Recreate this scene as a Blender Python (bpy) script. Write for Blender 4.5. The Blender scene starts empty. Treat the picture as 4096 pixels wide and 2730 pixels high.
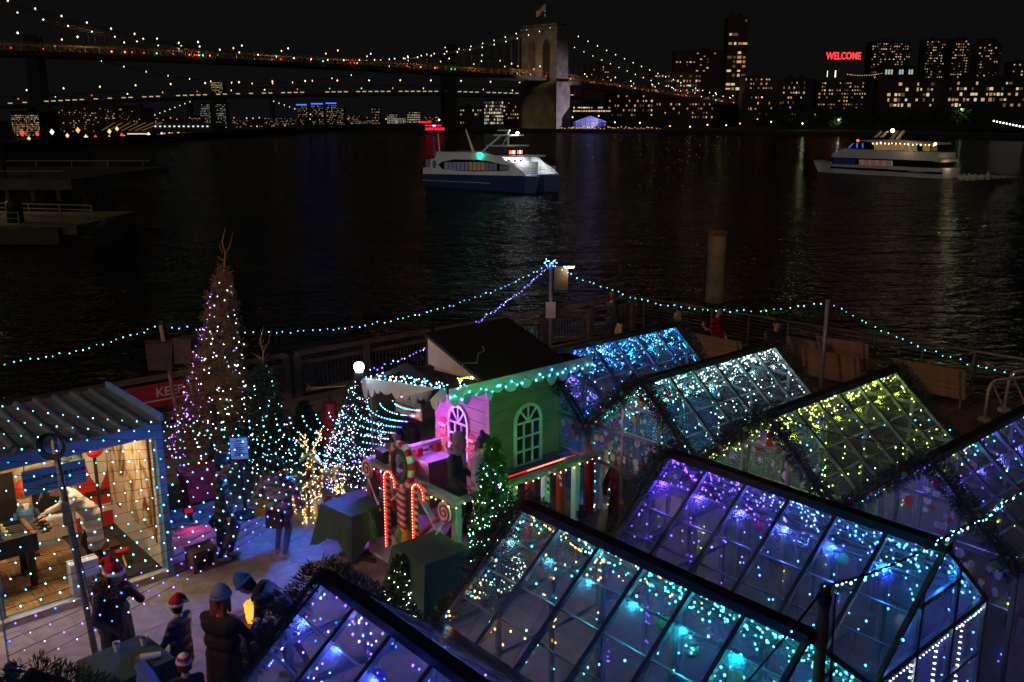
import bpy, bmesh, math, random
import numpy as np
from mathutils import Vector, Matrix, Euler
random.seed(7); rng = np.random.default_rng(7)
R = math.radians
sc = bpy.context.scene
col = sc.collection

# ------------------------------------------------------------------ camera
CAM_H = 7.0; PITCH = R(13.522); FPX = 3680.14            # focal length in photograph pixels (4096 wide)
cam_d = bpy.data.cameras.new('camera'); cam = bpy.data.objects.new('camera', cam_d); col.objects.link(cam)
cam.location = (0, 0, CAM_H); cam.rotation_euler = (R(90) - PITCH, 0, 0)
cam_d.sensor_width = 36.0; cam_d.lens = FPX / 4096 * 36.0; cam_d.clip_start = 0.05; cam_d.clip_end = 12000
sc.camera = cam
sc.render.resolution_x = 1024; sc.render.resolution_y = 682

# ------------------------------------------------------------------ night sky
w = bpy.data.worlds.new('World'); sc.world = w; w.use_nodes = True
nt = w.node_tree; nt.nodes.clear()
wo = nt.nodes.new('ShaderNodeOutputWorld'); wb = nt.nodes.new('ShaderNodeBackground')
wg = nt.nodes.new('ShaderNodeTexCoord'); ws = nt.nodes.new('ShaderNodeSeparateXYZ'); wr = nt.nodes.new('ShaderNodeValToRGB')
nt.links.new(wg.outputs['Generated'], ws.inputs[0]); nt.links.new(ws.outputs['Z'], wr.inputs[0])
wr.color_ramp.elements[0].position = 0.0; wr.color_ramp.elements[0].color = (0.0046, 0.0044, 0.0046, 1)   # city glow low over the horizon
wr.color_ramp.elements[1].position = 0.5; wr.color_ramp.elements[1].color = (0.0036, 0.0037, 0.0042, 1)
nt.links.new(wr.outputs[0], wb.inputs[0]); wb.inputs[1].default_value = 0.9
nt.links.new(wb.outputs[0], wo.inputs[0])

sun_d = bpy.data.lights.new('city_glow','SUN'); sun_d.energy = 0.11; sun_d.angle = R(60); sun_d.color = (1.0,0.88,0.78)      # weak fill added for the lit city behind the viewpoint
sun_o = bpy.data.objects.new('city_glow', sun_d); col.objects.link(sun_o); sun_o.location = (-10,-20,40); sun_o.rotation_euler = (R(58),0,R(-25))
# ------------------------------------------------------------------ render settings
sc.view_settings.view_transform = 'Standard'; sc.view_settings.look = 'None'
sc.view_settings.exposure = 0.0; sc.view_settings.gamma = 1.0; sc.view_settings.use_curve_mapping = False
cy = sc.cycles
cy.use_denoising = True; cy.transparent_max_bounces = 40; cy.max_bounces = 6; cy.diffuse_bounces = 2; cy.glossy_bounces = 3
cy.transmission_bounces = 6; cy.sample_clamp_indirect = 2.5; cy.sample_clamp_direct = 0.0; cy.use_light_tree = True
cy.caustics_reflective = False; cy.caustics_refractive = False; cy.blur_glossy = 0.6
cy.use_adaptive_sampling = True; cy.adaptive_threshold = 0.012

# ------------------------------------------------------------------ pixel helpers (photograph pixels, 4096 x 2730, to points in the place)
_f = Vector((0, math.cos(PITCH), -math.sin(PITCH))); _r = Vector((1, 0, 0)); _u = _r.cross(_f); CAMP = Vector((0, 0, CAM_H))
def ray(x, y): return _r * ((x - 2048) / FPX) - _u * ((y - 1365) / FPX) + _f
def G(x, y, z=0.0):
    d = ray(x, y); return CAMP + d * ((z - CAM_H) / d.z)
def AT(x, y, Y):
    d = ray(x, y); return CAMP + d * (Y / d.y)
WATER = -2.6
def ON(x, y, A, u):                                                # pixel onto the upright plane through A along u: (distance along u, height)
    d = ray(x, y); A = Vector(A); n = Vector((-u.y, u.x, 0)); t = n.dot(A - CAMP)/n.dot(d); p = CAMP + d*t; return ((p-A).dot(u), p.z)

# ------------------------------------------------------------------ materials
MATS = {}
def M(name, c, rough=0.6, metal=0.0, noise=0.25, scale=6.0, bump=0.0, bscale=None, spec=0.4, emit=None, es=0.0, coord='Object'):
    if name in MATS: return MATS[name]
    m = bpy.data.materials.new(name); m.use_nodes = True; MATS[name] = m
    n = m.node_tree; b = n.nodes['Principled BSDF']; L = n.links.new
    b.inputs['Roughness'].default_value = rough; b.inputs['Metallic'].default_value = metal
    b.inputs['Specular IOR Level'].default_value = spec
    tc = n.nodes.new('ShaderNodeTexCoord'); t = n.nodes.new('ShaderNodeTexNoise'); t.inputs['Scale'].default_value = scale
    t.inputs['Detail'].default_value = 5; L(tc.outputs[coord], t.inputs['Vector'])
    rp = n.nodes.new('ShaderNodeValToRGB'); e = rp.color_ramp.elements
    e[0].position = 0.3; e[1].position = 0.72
    e[0].color = (*[x * (1 - noise) for x in c], 1); e[1].color = (*[min(1, x * (1 + noise)) for x in c], 1)
    L(t.outputs['Fac'], rp.inputs[0]); L(rp.outputs[0], b.inputs['Base Color'])
    if bump:
        t2 = n.nodes.new('ShaderNodeTexNoise'); t2.inputs['Scale'].default_value = bscale or scale * 8; t2.inputs['Detail'].default_value = 4
        L(tc.outputs[coord], t2.inputs['Vector'])
        bp = n.nodes.new('ShaderNodeBump'); bp.inputs['Strength'].default_value = bump; bp.inputs['Distance'].default_value = 0.02
        L(t2.outputs['Fac'], bp.inputs['Height']); L(bp.outputs[0], b.inputs['Normal'])
    if emit:
        b.inputs['Emission Color'].default_value = (*emit, 1); b.inputs['Emission Strength'].default_value = es
    return m
def EM(name, c, s, sample=True):
    if name in MATS: return MATS[name]
    m = bpy.data.materials.new(name); m.use_nodes = True; MATS[name] = m
    n = m.node_tree; n.nodes.clear(); o = n.nodes.new('ShaderNodeOutputMaterial'); e = n.nodes.new('ShaderNodeEmission')
    e.inputs[0].default_value = (*c, 1); e.inputs[1].default_value = s; n.links.new(e.outputs[0], o.inputs[0])
    if not sample: m.cycles.emission_sampling = 'NONE'
    return m
def BULB(name, s, sample=True):                                   # bulbs carry their own colour in the attribute 'glow'
    if name in MATS: return MATS[name]
    m = bpy.data.materials.new(name); m.use_nodes = True; MATS[name] = m
    n = m.node_tree; n.nodes.clear(); o = n.nodes.new('ShaderNodeOutputMaterial'); e = n.nodes.new('ShaderNodeEmission')
    a = n.nodes.new('ShaderNodeAttribute'); a.attribute_name = 'glow'
    n.links.new(a.outputs['Color'], e.inputs[0]); e.inputs[1].default_value = s; n.links.new(e.outputs[0], o.inputs[0])
    if not sample: m.cycles.emission_sampling = 'NONE'
    return m
def STRIPE(name, c1, c2, scale, axis=2, twist=0.0, rough=0.45):    # painted spiral or straight stripes
    if name in MATS: return MATS[name]
    m = bpy.data.materials.new(name); m.use_nodes = True; MATS[name] = m
    n = m.node_tree; b = n.nodes['Principled BSDF']; L = n.links.new; b.inputs['Roughness'].default_value = rough
    tc = n.nodes.new('ShaderNodeTexCoord'); sp = n.nodes.new('ShaderNodeSeparateXYZ'); L(tc.outputs['Object'], sp.inputs[0])
    ad = n.nodes.new('ShaderNodeMath'); ad.operation = 'MULTIPLY_ADD'; ad.inputs[1].default_value = twist
    L(sp.outputs[0], ad.inputs[0]); L(sp.outputs[axis], ad.inputs[2])
    mu = n.nodes.new('ShaderNodeMath'); mu.operation = 'MULTIPLY'; mu.inputs[1].default_value = scale; L(ad.outputs[0], mu.inputs[0])
    fr = n.nodes.new('ShaderNodeMath'); fr.operation = 'FRACT'; L(mu.outputs[0], fr.inputs[0])
    gt = n.nodes.new('ShaderNodeMath'); gt.operation = 'GREATER_THAN'; gt.inputs[1].default_value = 0.5; L(fr.outputs[0], gt.inputs[0])
    mx = n.nodes.new('ShaderNodeMix'); mx.data_type = 'RGBA'; L(gt.outputs[0], mx.inputs['Factor'])
    mx.inputs['A'].default_value = (*c1, 1); mx.inputs['B'].default_value = (*c2, 1); L(mx.outputs['Result'], b.inputs['Base Color'])
    return m
def QUILT(name, c, pitch=14.0, rough=0.45):                          # quilted padded jacket: ribs along the height
    if name in MATS: return MATS[name]
    m = M(name, c, rough, noise=0.15); n = m.node_tree; b = n.nodes['Principled BSDF']; L = n.links.new
    tc = n.nodes.new('ShaderNodeTexCoord'); wv = n.nodes.new('ShaderNodeTexWave'); wv.bands_direction = 'Z'
    wv.inputs['Scale'].default_value = pitch / 6.28; wv.inputs['Distortion'].default_value = 1.2; wv.inputs['Detail'].default_value = 1
    L(tc.outputs['Object'], wv.inputs[0]); bp = n.nodes.new('ShaderNodeBump'); bp.inputs['Strength'].default_value = 0.9; bp.inputs['Distance'].default_value = 0.03
    L(wv.outputs['Fac'], bp.inputs['Height']); L(bp.outputs[0], b.inputs['Normal'])
    return m
def GLASS(name, tint, dust=0.05, gloss=1.0):
    if name in MATS: return MATS[name]
    m = bpy.data.materials.new(name); m.use_nodes = True; MATS[name] = m
    n = m.node_tree; n.nodes.clear(); L = n.links.new
    o = n.nodes.new('ShaderNodeOutputMaterial'); tr = n.nodes.new('ShaderNodeBsdfTransparent'); tr.inputs[0].default_value = (*tint, 1)
    gl = n.nodes.new('ShaderNodeBsdfGlossy'); gl.inputs['Roughness'].default_value = 0.07; gl.inputs[0].default_value = (gloss, gloss, gloss, 1)
    ge = n.nodes.new('ShaderNodeNewGeometry'); dt = n.nodes.new('ShaderNodeVectorMath'); dt.operation = 'DOT_PRODUCT'; L(ge.outputs['Incoming'], dt.inputs[0]); L(ge.outputs['Normal'], dt.inputs[1])
    def mth(op, a, b=None):
        q = n.nodes.new('ShaderNodeMath'); q.operation = op; L(a, q.inputs[0])
        if b is not None: q.inputs[1].default_value = b
        return q.outputs[0]
    sb = n.nodes.new('ShaderNodeMath'); sb.operation = 'SUBTRACT'; sb.inputs[0].default_value = 1.0; L(mth('ABSOLUTE', dt.outputs['Value']), sb.inputs[1])      # Schlick reflectance of a thin pane
    fr = mth('ADD', mth('MULTIPLY', mth('POWER', sb.outputs[0], 5.0), 0.5), 0.03)
    m1 = n.nodes.new('ShaderNodeMixShader'); L(fr, m1.inputs[0]); L(tr.outputs[0], m1.inputs[1]); L(gl.outputs[0], m1.inputs[2])
    tl = n.nodes.new('ShaderNodeBsdfTranslucent'); tl.inputs[0].default_value = (0.8, 0.85, 0.9, 1)
    tc = n.nodes.new('ShaderNodeTexCoord'); tn = n.nodes.new('ShaderNodeTexNoise'); tn.inputs['Scale'].default_value = 2.3; tn.inputs['Detail'].default_value = 6
    L(tc.outputs['Object'], tn.inputs[0]); mp = n.nodes.new('ShaderNodeMapRange'); mp.inputs['From Min'].default_value = 0.3; mp.inputs['From Max'].default_value = 0.75
    mp.inputs['To Min'].default_value = dust * 0.35; mp.inputs['To Max'].default_value = dust * 1.9; L(tn.outputs['Fac'], mp.inputs[0])
    bp = n.nodes.new('ShaderNodeBump'); bp.inputs['Strength'].default_value = 0.25; bp.inputs['Distance'].default_value = 0.01; L(tn.outputs['Fac'], bp.inputs['Height']); L(bp.outputs[0], gl.inputs['Normal'])
    m2 = n.nodes.new('ShaderNodeMixShader'); L(mp.outputs[0], m2.inputs[0]); L(m1.outputs[0], m2.inputs[1]); L(tl.outputs[0], m2.inputs[2])
    L(m2.outputs[0], o.inputs[0]); return m

# ------------------------------------------------------------------ mesh builder
class MB:
    def __init__(s): s.v = []; s.f = []; s.mi = []; s.c = []
    def add(s, vs, fs, mi=0):
        k = len(s.v); s.v += [tuple(p) for p in vs]; s.f += [tuple(k + i for i in f) for f in fs]; s.mi += [mi] * len(fs); return s
    def box(s, a, b, mi=0):
        x0, y0, z0 = a; x1, y1, z1 = b
        return s.add([(x0,y0,z0),(x1,y0,z0),(x1,y1,z0),(x0,y1,z0),(x0,y0,z1),(x1,y0,z1),(x1,y1,z1),(x0,y1,z1)],
                     [(0,3,2,1),(4,5,6,7),(0,1,5,4),(1,2,6,5),(2,3,7,6),(3,0,4,7)], mi)
    def cbox(s, c, d, mi=0): return s.box([c[i]-d[i]/2 for i in range(3)], [c[i]+d[i]/2 for i in range(3)], mi)
    def bar(s, p, q, w, h=None, mi=0, up=(0,0,1)):                   # rectangular bar from p to q
        p = Vector(p); q = Vector(q); h = h or w; d = (q - p).normalized(); u = Vector(up)
        if abs(d.dot(u)) > 0.98: u = Vector((1,0,0))
        x = d.cross(u).normalized(); y = x.cross(d).normalized(); vs = []
        for c in (p, q):
            for a, b in ((-1,-1),(1,-1),(1,1),(-1,1)): vs.append(c + x*(a*w/2) + y*(b*h/2))
        return s.add(vs, [(0,3,2,1),(4,5,6,7),(0,1,5,4),(1,2,6,5),(2,3,7,6),(3,0,4,7)], mi)
    def tube(s, pts, r, n=6, mi=0, cap=True):                           # round tube through pts; r one value or one per point
        pts = [Vector(p) for p in pts]; rs = r if isinstance(r, (list, tuple)) else [r]*len(pts); k = len(s.v); px = None
        for i, p in enumerate(pts):
            d = (pts[min(i+1, len(pts)-1)] - pts[max(i-1, 0)]).normalized()
            if px is None:
                u = Vector((0,0,1)) if abs(d.z) < 0.9 else Vector((1,0,0)); px = d.cross(u).normalized()
            px = (px - d*px.dot(d)).normalized(); y = d.cross(px)
            for j in range(n):
                a = 2*math.pi*j/n; s.v.append(tuple(p + px*(rs[i]*math.cos(a)) + y*(rs[i]*math.sin(a))))
        for i in range(len(pts)-1):
            for j in range(n):
                s.f.append((k+i*n+j, k+i*n+(j+1)%n, k+(i+1)*n+(j+1)%n, k+(i+1)*n+j)); s.mi.append(mi)
        if cap:
            s.f.append(tuple(k+j for j in reversed(range(n)))); s.mi.append(mi)
            s.f.append(tuple(k+(len(pts)-1)*n+j for j in range(n))); s.mi.append(mi)
        return s
    def lathe(s, prof, c=(0,0,0), n=16, mi=0, axis='z'):
        k = len(s.v); c = Vector(c)
        for r, z in prof:
            for j in range(n):
                a = 2*math.pi*j/n; x, y = r*math.cos(a), r*math.sin(a)
                p = {'z': (x,y,z), 'x': (z,x,y), 'y': (x,z,y)}[axis]; s.v.append(tuple(c + Vector(p)))
        for i in range(len(prof)-1):
            for j in range(n):
                s.f.append((k+i*n+j, k+i*n+(j+1)%n, k+(i+1)*n+(j+1)%n, k+(i+1)*n+j)); s.mi.append(mi)
        s.f.append(tuple(k+j for j in reversed(range(n)))); s.mi.append(mi)
        s.f.append(tuple(k+(len(prof)-1)*n+j for j in range(n))); s.mi.append(mi)
        return s
    def ball(s, c, r, n=10, m=7, mi=0, sz=1.0):
        return s.lathe([(max(1e-4, r*math.sin(math.pi*i/m)), -r*sz*math.cos(math.pi*i/m)) for i in range(m+1)], c, n, mi)
    def prism(s, poly, y0, y1, mi=0, plane='xz'):                       # polygon extruded along the third axis
        n = len(poly); f = {'xz': lambda a,b,t: (a,t,b), 'xy': lambda a,b,t: (a,b,t), 'yz': lambda a,b,t: (t,a,b)}[plane]
        vs = [f(a,b,y0) for a,b in poly] + [f(a,b,y1) for a,b in poly]
        return s.add(vs, [tuple(range(n)), tuple(range(2*n-1, n-1, -1))] + [(i, i+n, (i+1)%n+n, (i+1)%n) for i in range(n)], mi)
    def octa(s, p, r, c=None):
        x, y, z = p; k = len(s.v)
        s.v += [(x+r,y,z),(x-r,y,z),(x,y+r,z),(x,y-r,z),(x,y,z+r*1.25),(x,y,z-r*1.25)]
        s.f += [(k,k+2,k+4),(k+2,k+1,k+4),(k+1,k+3,k+4),(k+3,k,k+4),(k+2,k,k+5),(k+1,k+2,k+5),(k+3,k+1,k+5),(k,k+3,k+5)]
        s.mi += [0]*8
        if c is not None: s.c += [(*c, 1.0)]*6
        return s
    def mesh(s, name, mats=None, smooth=False):
        me = bpy.data.meshes.new(name); me.from_pydata(s.v, [], s.f)
        if mats:
            for m in (mats if isinstance(mats, (list, tuple)) else [mats]): me.materials.append(m)
        if any(s.mi): me.polygons.foreach_set('material_index', s.mi)
        if s.c and len(s.c) == len(s.v):
            a = me.attributes.new('glow', 'FLOAT_COLOR', 'POINT'); a.data.foreach_set('color', [x for q in s.c for x in q])
        if smooth: me.polygons.foreach_set('use_smooth', [True]*len(me.polygons))
        me.update(); return me
    def build(s, name, mats, parent=None, smooth=False, **kw): return obj(name, s.mesh(name, mats, smooth), parent, **kw)
def obj(name, me, parent=None, loc=None, rot=None, scale=None, kind=None):
    o = bpy.data.objects.new(name, me); col.objects.link(o)
    if parent is not None: o.parent = parent
    if loc is not None: o.location = loc
    if rot is not None: o.rotation_euler = rot
    if scale is not None: o.scale = scale
    if kind: o['kind'] = kind
    return o
def tag(o, label, cat, group=None):
    o['label'] = label; o['category'] = cat
    if group: o['group'] = group
    return o
def thing(name, label, cat, loc=(0,0,0), rotz=0.0, group=None):
    o = bpy.data.objects.new(name, None); col.objects.link(o); o.empty_display_size = 0.2
    o.location = loc; o.rotation_euler = (0, 0, rotz); return tag(o, label, cat, group)
def struct(o): o['kind'] = 'structure'; return o
def cpy(o, parent=None, **kw):
    c = o.copy(); col.objects.link(c)
    if parent is not None: c.parent = parent
    for k, v in kw.items(): setattr(c, k, v)
    return c
def lamp(name, kind, energy, color, parent=None, loc=(0,0,0), target=None, size=0.1, spot=60, blend=0.4):
    d = bpy.data.lights.new(name, kind); d.energy = energy; d.color = color
    if kind == 'SPOT': d.spot_size = R(spot); d.spot_blend = blend
    if kind == 'AREA': d.size = size
    else: d.shadow_soft_size = size
    o = bpy.data.objects.new(name, d); col.objects.link(o)
    if parent is not None: o.parent = parent
    o.location = loc
    if target is not None: o.rotation_euler = (Vector(target) - Vector(loc)).to_track_quat('-Z', 'Y').to_euler()
    return o
def text_mesh(body, size, mat, name, depth=0.004, align='CENTER', bold=0.0):
    c = bpy.data.curves.new(name, 'FONT'); c.body = body; c.size = size; c.extrude = depth; c.offset = bold
    c.align_x = align; c.align_y = 'CENTER'; c.resolution_u = 3
    o = bpy.data.objects.new('tmp', c); col.objects.link(o); dg = bpy.context.evaluated_depsgraph_get()
    me = bpy.data.meshes.new_from_object(o.evaluated_get(dg)); bpy.data.objects.remove(o); bpy.data.curves.remove(c)
    me.name = name; me.materials.clear(); me.materials.append(mat); return me
def bez(p, q, sag, n=16):
    p = Vector(p); q = Vector(q); return [p.lerp(q, i/n) - Vector((0,0,sag*4*(i/n)*(1-i/n))) for i in range(n+1)]
def resample(pts, step):
    pts = [Vector(p) for p in pts]; out = []; acc = 0.0
    for a, b in zip(pts, pts[1:]):
        L = (b-a).length
        while acc < L: out.append(a.lerp(b, acc/L)); acc += step
        acc -= L
    return out
E1 = Vector((0.6631, -0.7485, 0)); E2 = Vector((0.7485, 0.6631, 0)); YAW = math.atan2(E2.y, E2.x)       # the pier's own axes
# colours
CYAN=(0.06,0.62,1.0); ICE=(0.55,0.95,1.0); TEAL=(0.10,1.0,0.75); BLUE=(0.03,0.12,1.0); PURP=(0.20,0.07,1.0); VIO=(0.5,0.22,1.0)
WARM=(1.0,0.62,0.18); GOLD=(1.0,0.66,0.16); LIME=(0.72,1.0,0.10); WHITE=(0.9,1.0,0.95); ORNG=(1.0,0.42,0.08); REDL=(1.0,0.05,0.03); MINT=(0.45,1.0,0.75)
def mixc(a, b, t): return tuple(a[i]*(1-t)+b[i]*t for i in range(3))
WIRE = M('black wire', (0.012,0.012,0.014), 0.6)
def string_light(label, paths, colorf, step=0.16, r=0.011, group=None, mat=None, wire=0.0035, jit=0.02, name='string_light', parent=None, cat='string light'):
    """one run of fairy lights: the wire and its bulbs (too small to count one by one)"""
    if parent is None: t = thing(name, label, cat, paths[0][0], 0, group); off = Vector(paths[0][0])
    else: t = parent; off = Vector((0,0,0))
    wm = MB(); bm = MB()
    for path in paths:
        path = [Vector(p) - off for p in path]
        if wire: wm.tube(path, wire, 3, cap=False)
        for i, p in enumerate(resample(path, step)):
            q = p + Vector((random.uniform(-jit,jit), random.uniform(-jit,jit), random.uniform(-jit,jit)-0.012))
            c = colorf(i, q + off); bm.octa(q, r*random.uniform(0.75,1.15), c)
    if wire: wm.build('wire', WIRE, t)
    bm.build('bulbs', mat or BULB('bulb light',11.0), t, kind='stuff')
    return t
def pick(*cs):
    return lambda i, p: random.choice(cs)
# ================================================================== the setting: water, pier, paving
def water_mat():
    m = bpy.data.materials.new('river water'); m.use_nodes = True; n = m.node_tree; L = n.links.new; b = n.nodes['Principled BSDF']
    b.inputs['Base Color'].default_value = (0.004, 0.006, 0.007, 1); b.inputs['Roughness'].default_value = 0.17; b.inputs['IOR'].default_value = 1.333
    b.inputs['Specular IOR Level'].default_value = 0.5
    tc = n.nodes.new('ShaderNodeTexCoord')
    def nz(sx, sy, rot, detail, dist):
        mp = n.nodes.new('ShaderNodeMapping'); mp.inputs['Scale'].default_value = (sx, sy, 1); mp.inputs['Rotation'].default_value = (0, 0, rot)
        L(tc.outputs['Object'], mp.inputs[0]); t = n.nodes.new('ShaderNodeTexNoise'); t.inputs['Scale'].default_value = 1; t.inputs['Detail'].default_value = detail
        t.inputs['Distortion'].default_value = dist; L(mp.outputs[0], t.inputs[0]); return t
    a = nz(0.36, 0.72, R(8), 5, 0.6); c = nz(0.06, 0.11, R(-12), 3, 0.3); d = nz(0.9, 2.4, R(4), 3, 0.4)
    e = nz(0.15, 0.30, R(14), 3, 0.5)
    s0 = n.nodes.new('ShaderNodeMath'); s0.operation = 'MULTIPLY_ADD'; s0.inputs[1].default_value = 2.3; L(e.outputs['Fac'], s0.inputs[0]); L(a.outputs['Fac'], s0.inputs[2])
    s1 = n.nodes.new('ShaderNodeMath'); s1.operation = 'MULTIPLY_ADD'; s1.inputs[1].default_value = 2.6; L(c.outputs['Fac'], s1.inputs[0]); L(s0.outputs[0], s1.inputs[2])
    s2 = n.nodes.new('ShaderNodeMath'); s2.operation = 'MULTIPLY_ADD'; s2.inputs[1].default_value = 0.55; L(d.outputs['Fac'], s2.inputs[0]); L(s1.outputs[0], s2.inputs[2])
    bp = n.nodes.new('ShaderNodeBump'); bp.inputs['Strength'].default_value = 1.0; bp.inputs['Distance'].default_value = 0.95; L(s2.outputs[0], bp.inputs['Height']); gl = n.nodes.new('ShaderNodeBsdfGlossy'); gl.inputs[0].default_value = (0.72,0.73,0.74,1); gl.inputs['Roughness'].default_value = 0.11; L(bp.outputs[0], gl.inputs['Normal'])
    df = n.nodes.new('ShaderNodeBsdfDiffuse'); df.inputs[0].default_value = (0.006,0.008,0.009,1); fr = n.nodes.new('ShaderNodeFresnel'); fr.inputs[0].default_value = 1.33; L(bp.outputs[0], fr.inputs['Normal'])
    mx = n.nodes.new('ShaderNodeMixShader'); L(fr.outputs[0], mx.inputs[0]); L(df.outputs[0], mx.inputs[1]); L(gl.outputs[0], mx.inputs[2]); L(mx.outputs[0], n.nodes['Material Output'].inputs[0])
    return m
mb = MB()
mb.add([(-5000,-300,WATER),(5000,-300,WATER),(5000,9000,WATER),(-5000,9000,WATER)], [(0,1,2,3)])
struct(mb.build('river_water', water_mat()))

PC = Vector((4.2, 30.9, 0)); PL = Vector((-0.773, -0.635, 0)); PR = Vector((0.721, -0.693, 0))          # pier corner and its two edges
pend_l = PC + PL*40; pend_r = PC + PR*40
slab_poly = [(PC.x,PC.y),(pend_l.x,pend_l.y),(-26.3,-14),(32.8,-14),(pend_r.x,pend_r.y)]
CONC = M('pier concrete', (0.20,0.19,0.185), 0.85, noise=0.3, scale=1.3, bump=0.35, bscale=30)
JOINT = M('joint sand', (0.15,0.142,0.137), 0.95, noise=0.3, scale=4)
pier = struct(MB().prism(slab_poly, -0.75, -0.008, plane='xy').build('pier_deck', [JOINT]))
struct(MB().prism([(a*1.0,b*1.0) for a,b in slab_poly], -1.15, -0.76, plane='xy').build('pier_beam', [M('weathered timber beam', (0.09,0.07,0.05), 0.9)]))
# irregular paving stones (each cut from its neighbours)
def clip(poly, px, py, nx, ny):
    out = []
    for i in range(len(poly)):
        a, b = poly[i], poly[(i+1) % len(poly)]
        da = (a[0]-px)*nx+(a[1]-py)*ny; db = (b[0]-px)*nx+(b[1]-py)*ny
        if da <= 0: out.append(a)
        if (da < 0 < db) or (db < 0 < da): t = da/(da-db); out.append((a[0]+(b[0]-a[0])*t, a[1]+(b[1]-a[1])*t))
    return out
sites = []
for i in range(15):
    for j in range(18):
        p = Vector((-8.6,11.6,0)) + E1*(i*0.56-2.6+random.uniform(-.2,.2)) + E2*(j*0.56-1.2+random.uniform(-.2,.2)); sites.append((p.x,p.y))
STONE = [M('paving stone %s' % s, c, 0.82, noise=0.22, scale=5, bump=0.3, bscale=60) for s, c in (('grey',(0.25,0.24,0.235)),('warm grey',(0.255,0.242,0.232)),('pale grey',(0.265,0.255,0.25)),('dark grey',(0.235,0.225,0.222)))]
pave = struct(MB().prism([(-9.0,9.0),(0.6,9.0),(0.6,19.0),(-9.0,19.0)], -0.0079, -0.0045, plane='xy').build('pavement', [JOINT]))
for (x,y) in sites:
    poly = [(x-1.2,y-1.2),(x+1.2,y-1.2),(x+1.2,y+1.2),(x-1.2,y+1.2)]
    for (a,b) in sites:
        if (a,b) != (x,y) and abs(a-x) < 2 and abs(b-y) < 2:
            dx, dy = a-x, b-y; l = math.hypot(dx,dy); poly = clip(poly, x+dx/2-dx/l*0.0035, y+dy/2-dy/l*0.0035, dx, dy)
            if not poly: break
    if len(poly) >= 3 and -9.2 < x < 1.0:
        z = random.uniform(-0.001, 0.0015)
        o = MB().prism([(a-x,b-y) for a,b in poly], -0.0042, z, plane='xy').build('paving_stone', [random.choice(STONE)], pave, loc=(x,y,0))
# concrete elsewhere on the pier
struct(MB().prism([(0.6,-13.5),(26,-13.5),(26,8.5),(PC.x-0.3,30.4),(0.6,27.2)], -0.0079, -0.002, plane='xy').build('concrete_paving', [CONC]))
struct(MB().prism([(-20,-13.5),(0.59,-13.5),(0.59,8.99),(-20,8.99)], -0.0079, -0.002, plane='xy').build('concrete_paving', [CONC]))
struct(MB().prism([(-12.5,14.2),(-9.05,17),(-9.05,19.02),(0.59,19.02),(0.59,27.2),(-1,25.9),(-12.5,16.4)], -0.0079, -0.002, plane='xy').build('concrete_paving', [CONC]))
# boardwalk along the right-hand rail
PLANK = [M('boardwalk plank %d' % k, c, 0.8, noise=0.35, scale=3, bump=0.3) for k, c in enumerate([(0.21,0.145,0.10),(0.185,0.125,0.085),(0.24,0.165,0.11)])]
IN = Vector((-0.693,-0.721,0))
bw = struct(MB().prism([tuple((PC+PR*a+IN*b).xy) for a,b in ((0.2,0.2),(21.5,0.2),(21.5,5.3),(0.2,5.3))], -0.0015, 0.001, plane='xy').build('boardwalk', [JOINT]))
pm = [MB().box((-2.5,-0.068,0.0013),(2.5,0.068,0.022)).mesh('plank', PLANK[k]) for k in range(3)]
for i in range(140):
    c = PC + PR*(0.35+i*0.15) + IN*2.75
    obj('plank', random.choice(pm), bw, loc=(c.x,c.y,0), rot=(0,0,math.atan2(IN.y,IN.x)+random.uniform(-.002,.002)))

# ------------------------------------------------------------------ railings at the pier edge
STEEL = M('brushed steel', (0.30,0.29,0.28), 0.38, 0.9, noise=0.15)
DARKST = M('dark painted steel', (0.06,0.06,0.065), 0.45, 0.5)
WOODR = M('weathered grey rail wood', (0.15,0.115,0.085), 0.75, noise=0.35, scale=4, bump=0.3)
t = thing('cable_railing', 'steel cable railing with slim posts along the boardwalk benches', 'railing', tuple(PC+PR*0.4))
n = 18; stp = 1.32
for i in range(n): MB().cbox((0,0,0.55),(0.05,0.05,1.1)).build('post', STEEL, t, loc=tuple(PR*(i*stp)), rot=(0,0,R(-45)))
q = PR*((n-1)*stp)
MB().tube([(0,0,1.12),(q.x,q.y,1.12)], 0.033, 8).build('top_rail', STEEL, t, smooth=True)
for k in range(9): MB().tube([(0,0,0.14+k*0.108),(q.x,q.y,0.14+k*0.108)], 0.006, 4).build('cable', STEEL, t)
def timber_rail(a, b, label, npost, slat):
    t = thing('timber_railing', label, 'railing', tuple(a)); d = b - a; L = d.length; u = d.normalized(); yaw = math.atan2(u.y,u.x)
    for i in range(npost+1):
        p = u*(L*i/npost); MB().cbox((0,0,0.56),(0.17,0.13,1.12)).build('post', WOODR, t, loc=tuple(p), rot=(0,0,yaw))
    MB().bar((0,0,1.16),tuple(Vector((d.x,d.y,1.16))), 0.24, 0.07).build('top_rail', WOODR, t)
    MB().bar((0,0,0.9),tuple(Vector((d.x,d.y,0.9))), 0.05, 0.09).build('rail', WOODR, t)
    MB().bar((0,0,0.12),tuple(Vector((d.x,d.y,0.12))), 0.05, 0.09).build('rail', WOODR, t)
    for i in range(npost):
        p0 = u*(L*i/npost+0.12); p1 = u*(L*(i+1)/npost-0.12)
        if slat:
            for k in range(9): MB().bar((p0.x,p0.y,0.2+k*0.075),(p1.x,p1.y,0.2+k*0.075), 0.02, 0.05).build('slat', WOODR, t)
        else:
            mm = MB(); m = int((p1-p0).length/0.11)
            for k in range(m): q = p0.lerp(p1,(k+.5)/m); mm.cbox((q.x,q.y,0.51),(0.016,0.016,0.76))
            mm.build('pickets', DARKST, t, kind='stuff')
    return t
timber_rail(PC+PL*0.1, PC+PL*8.2, 'timber topped railing with dark pickets at the pier corner', 4, False)
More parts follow.
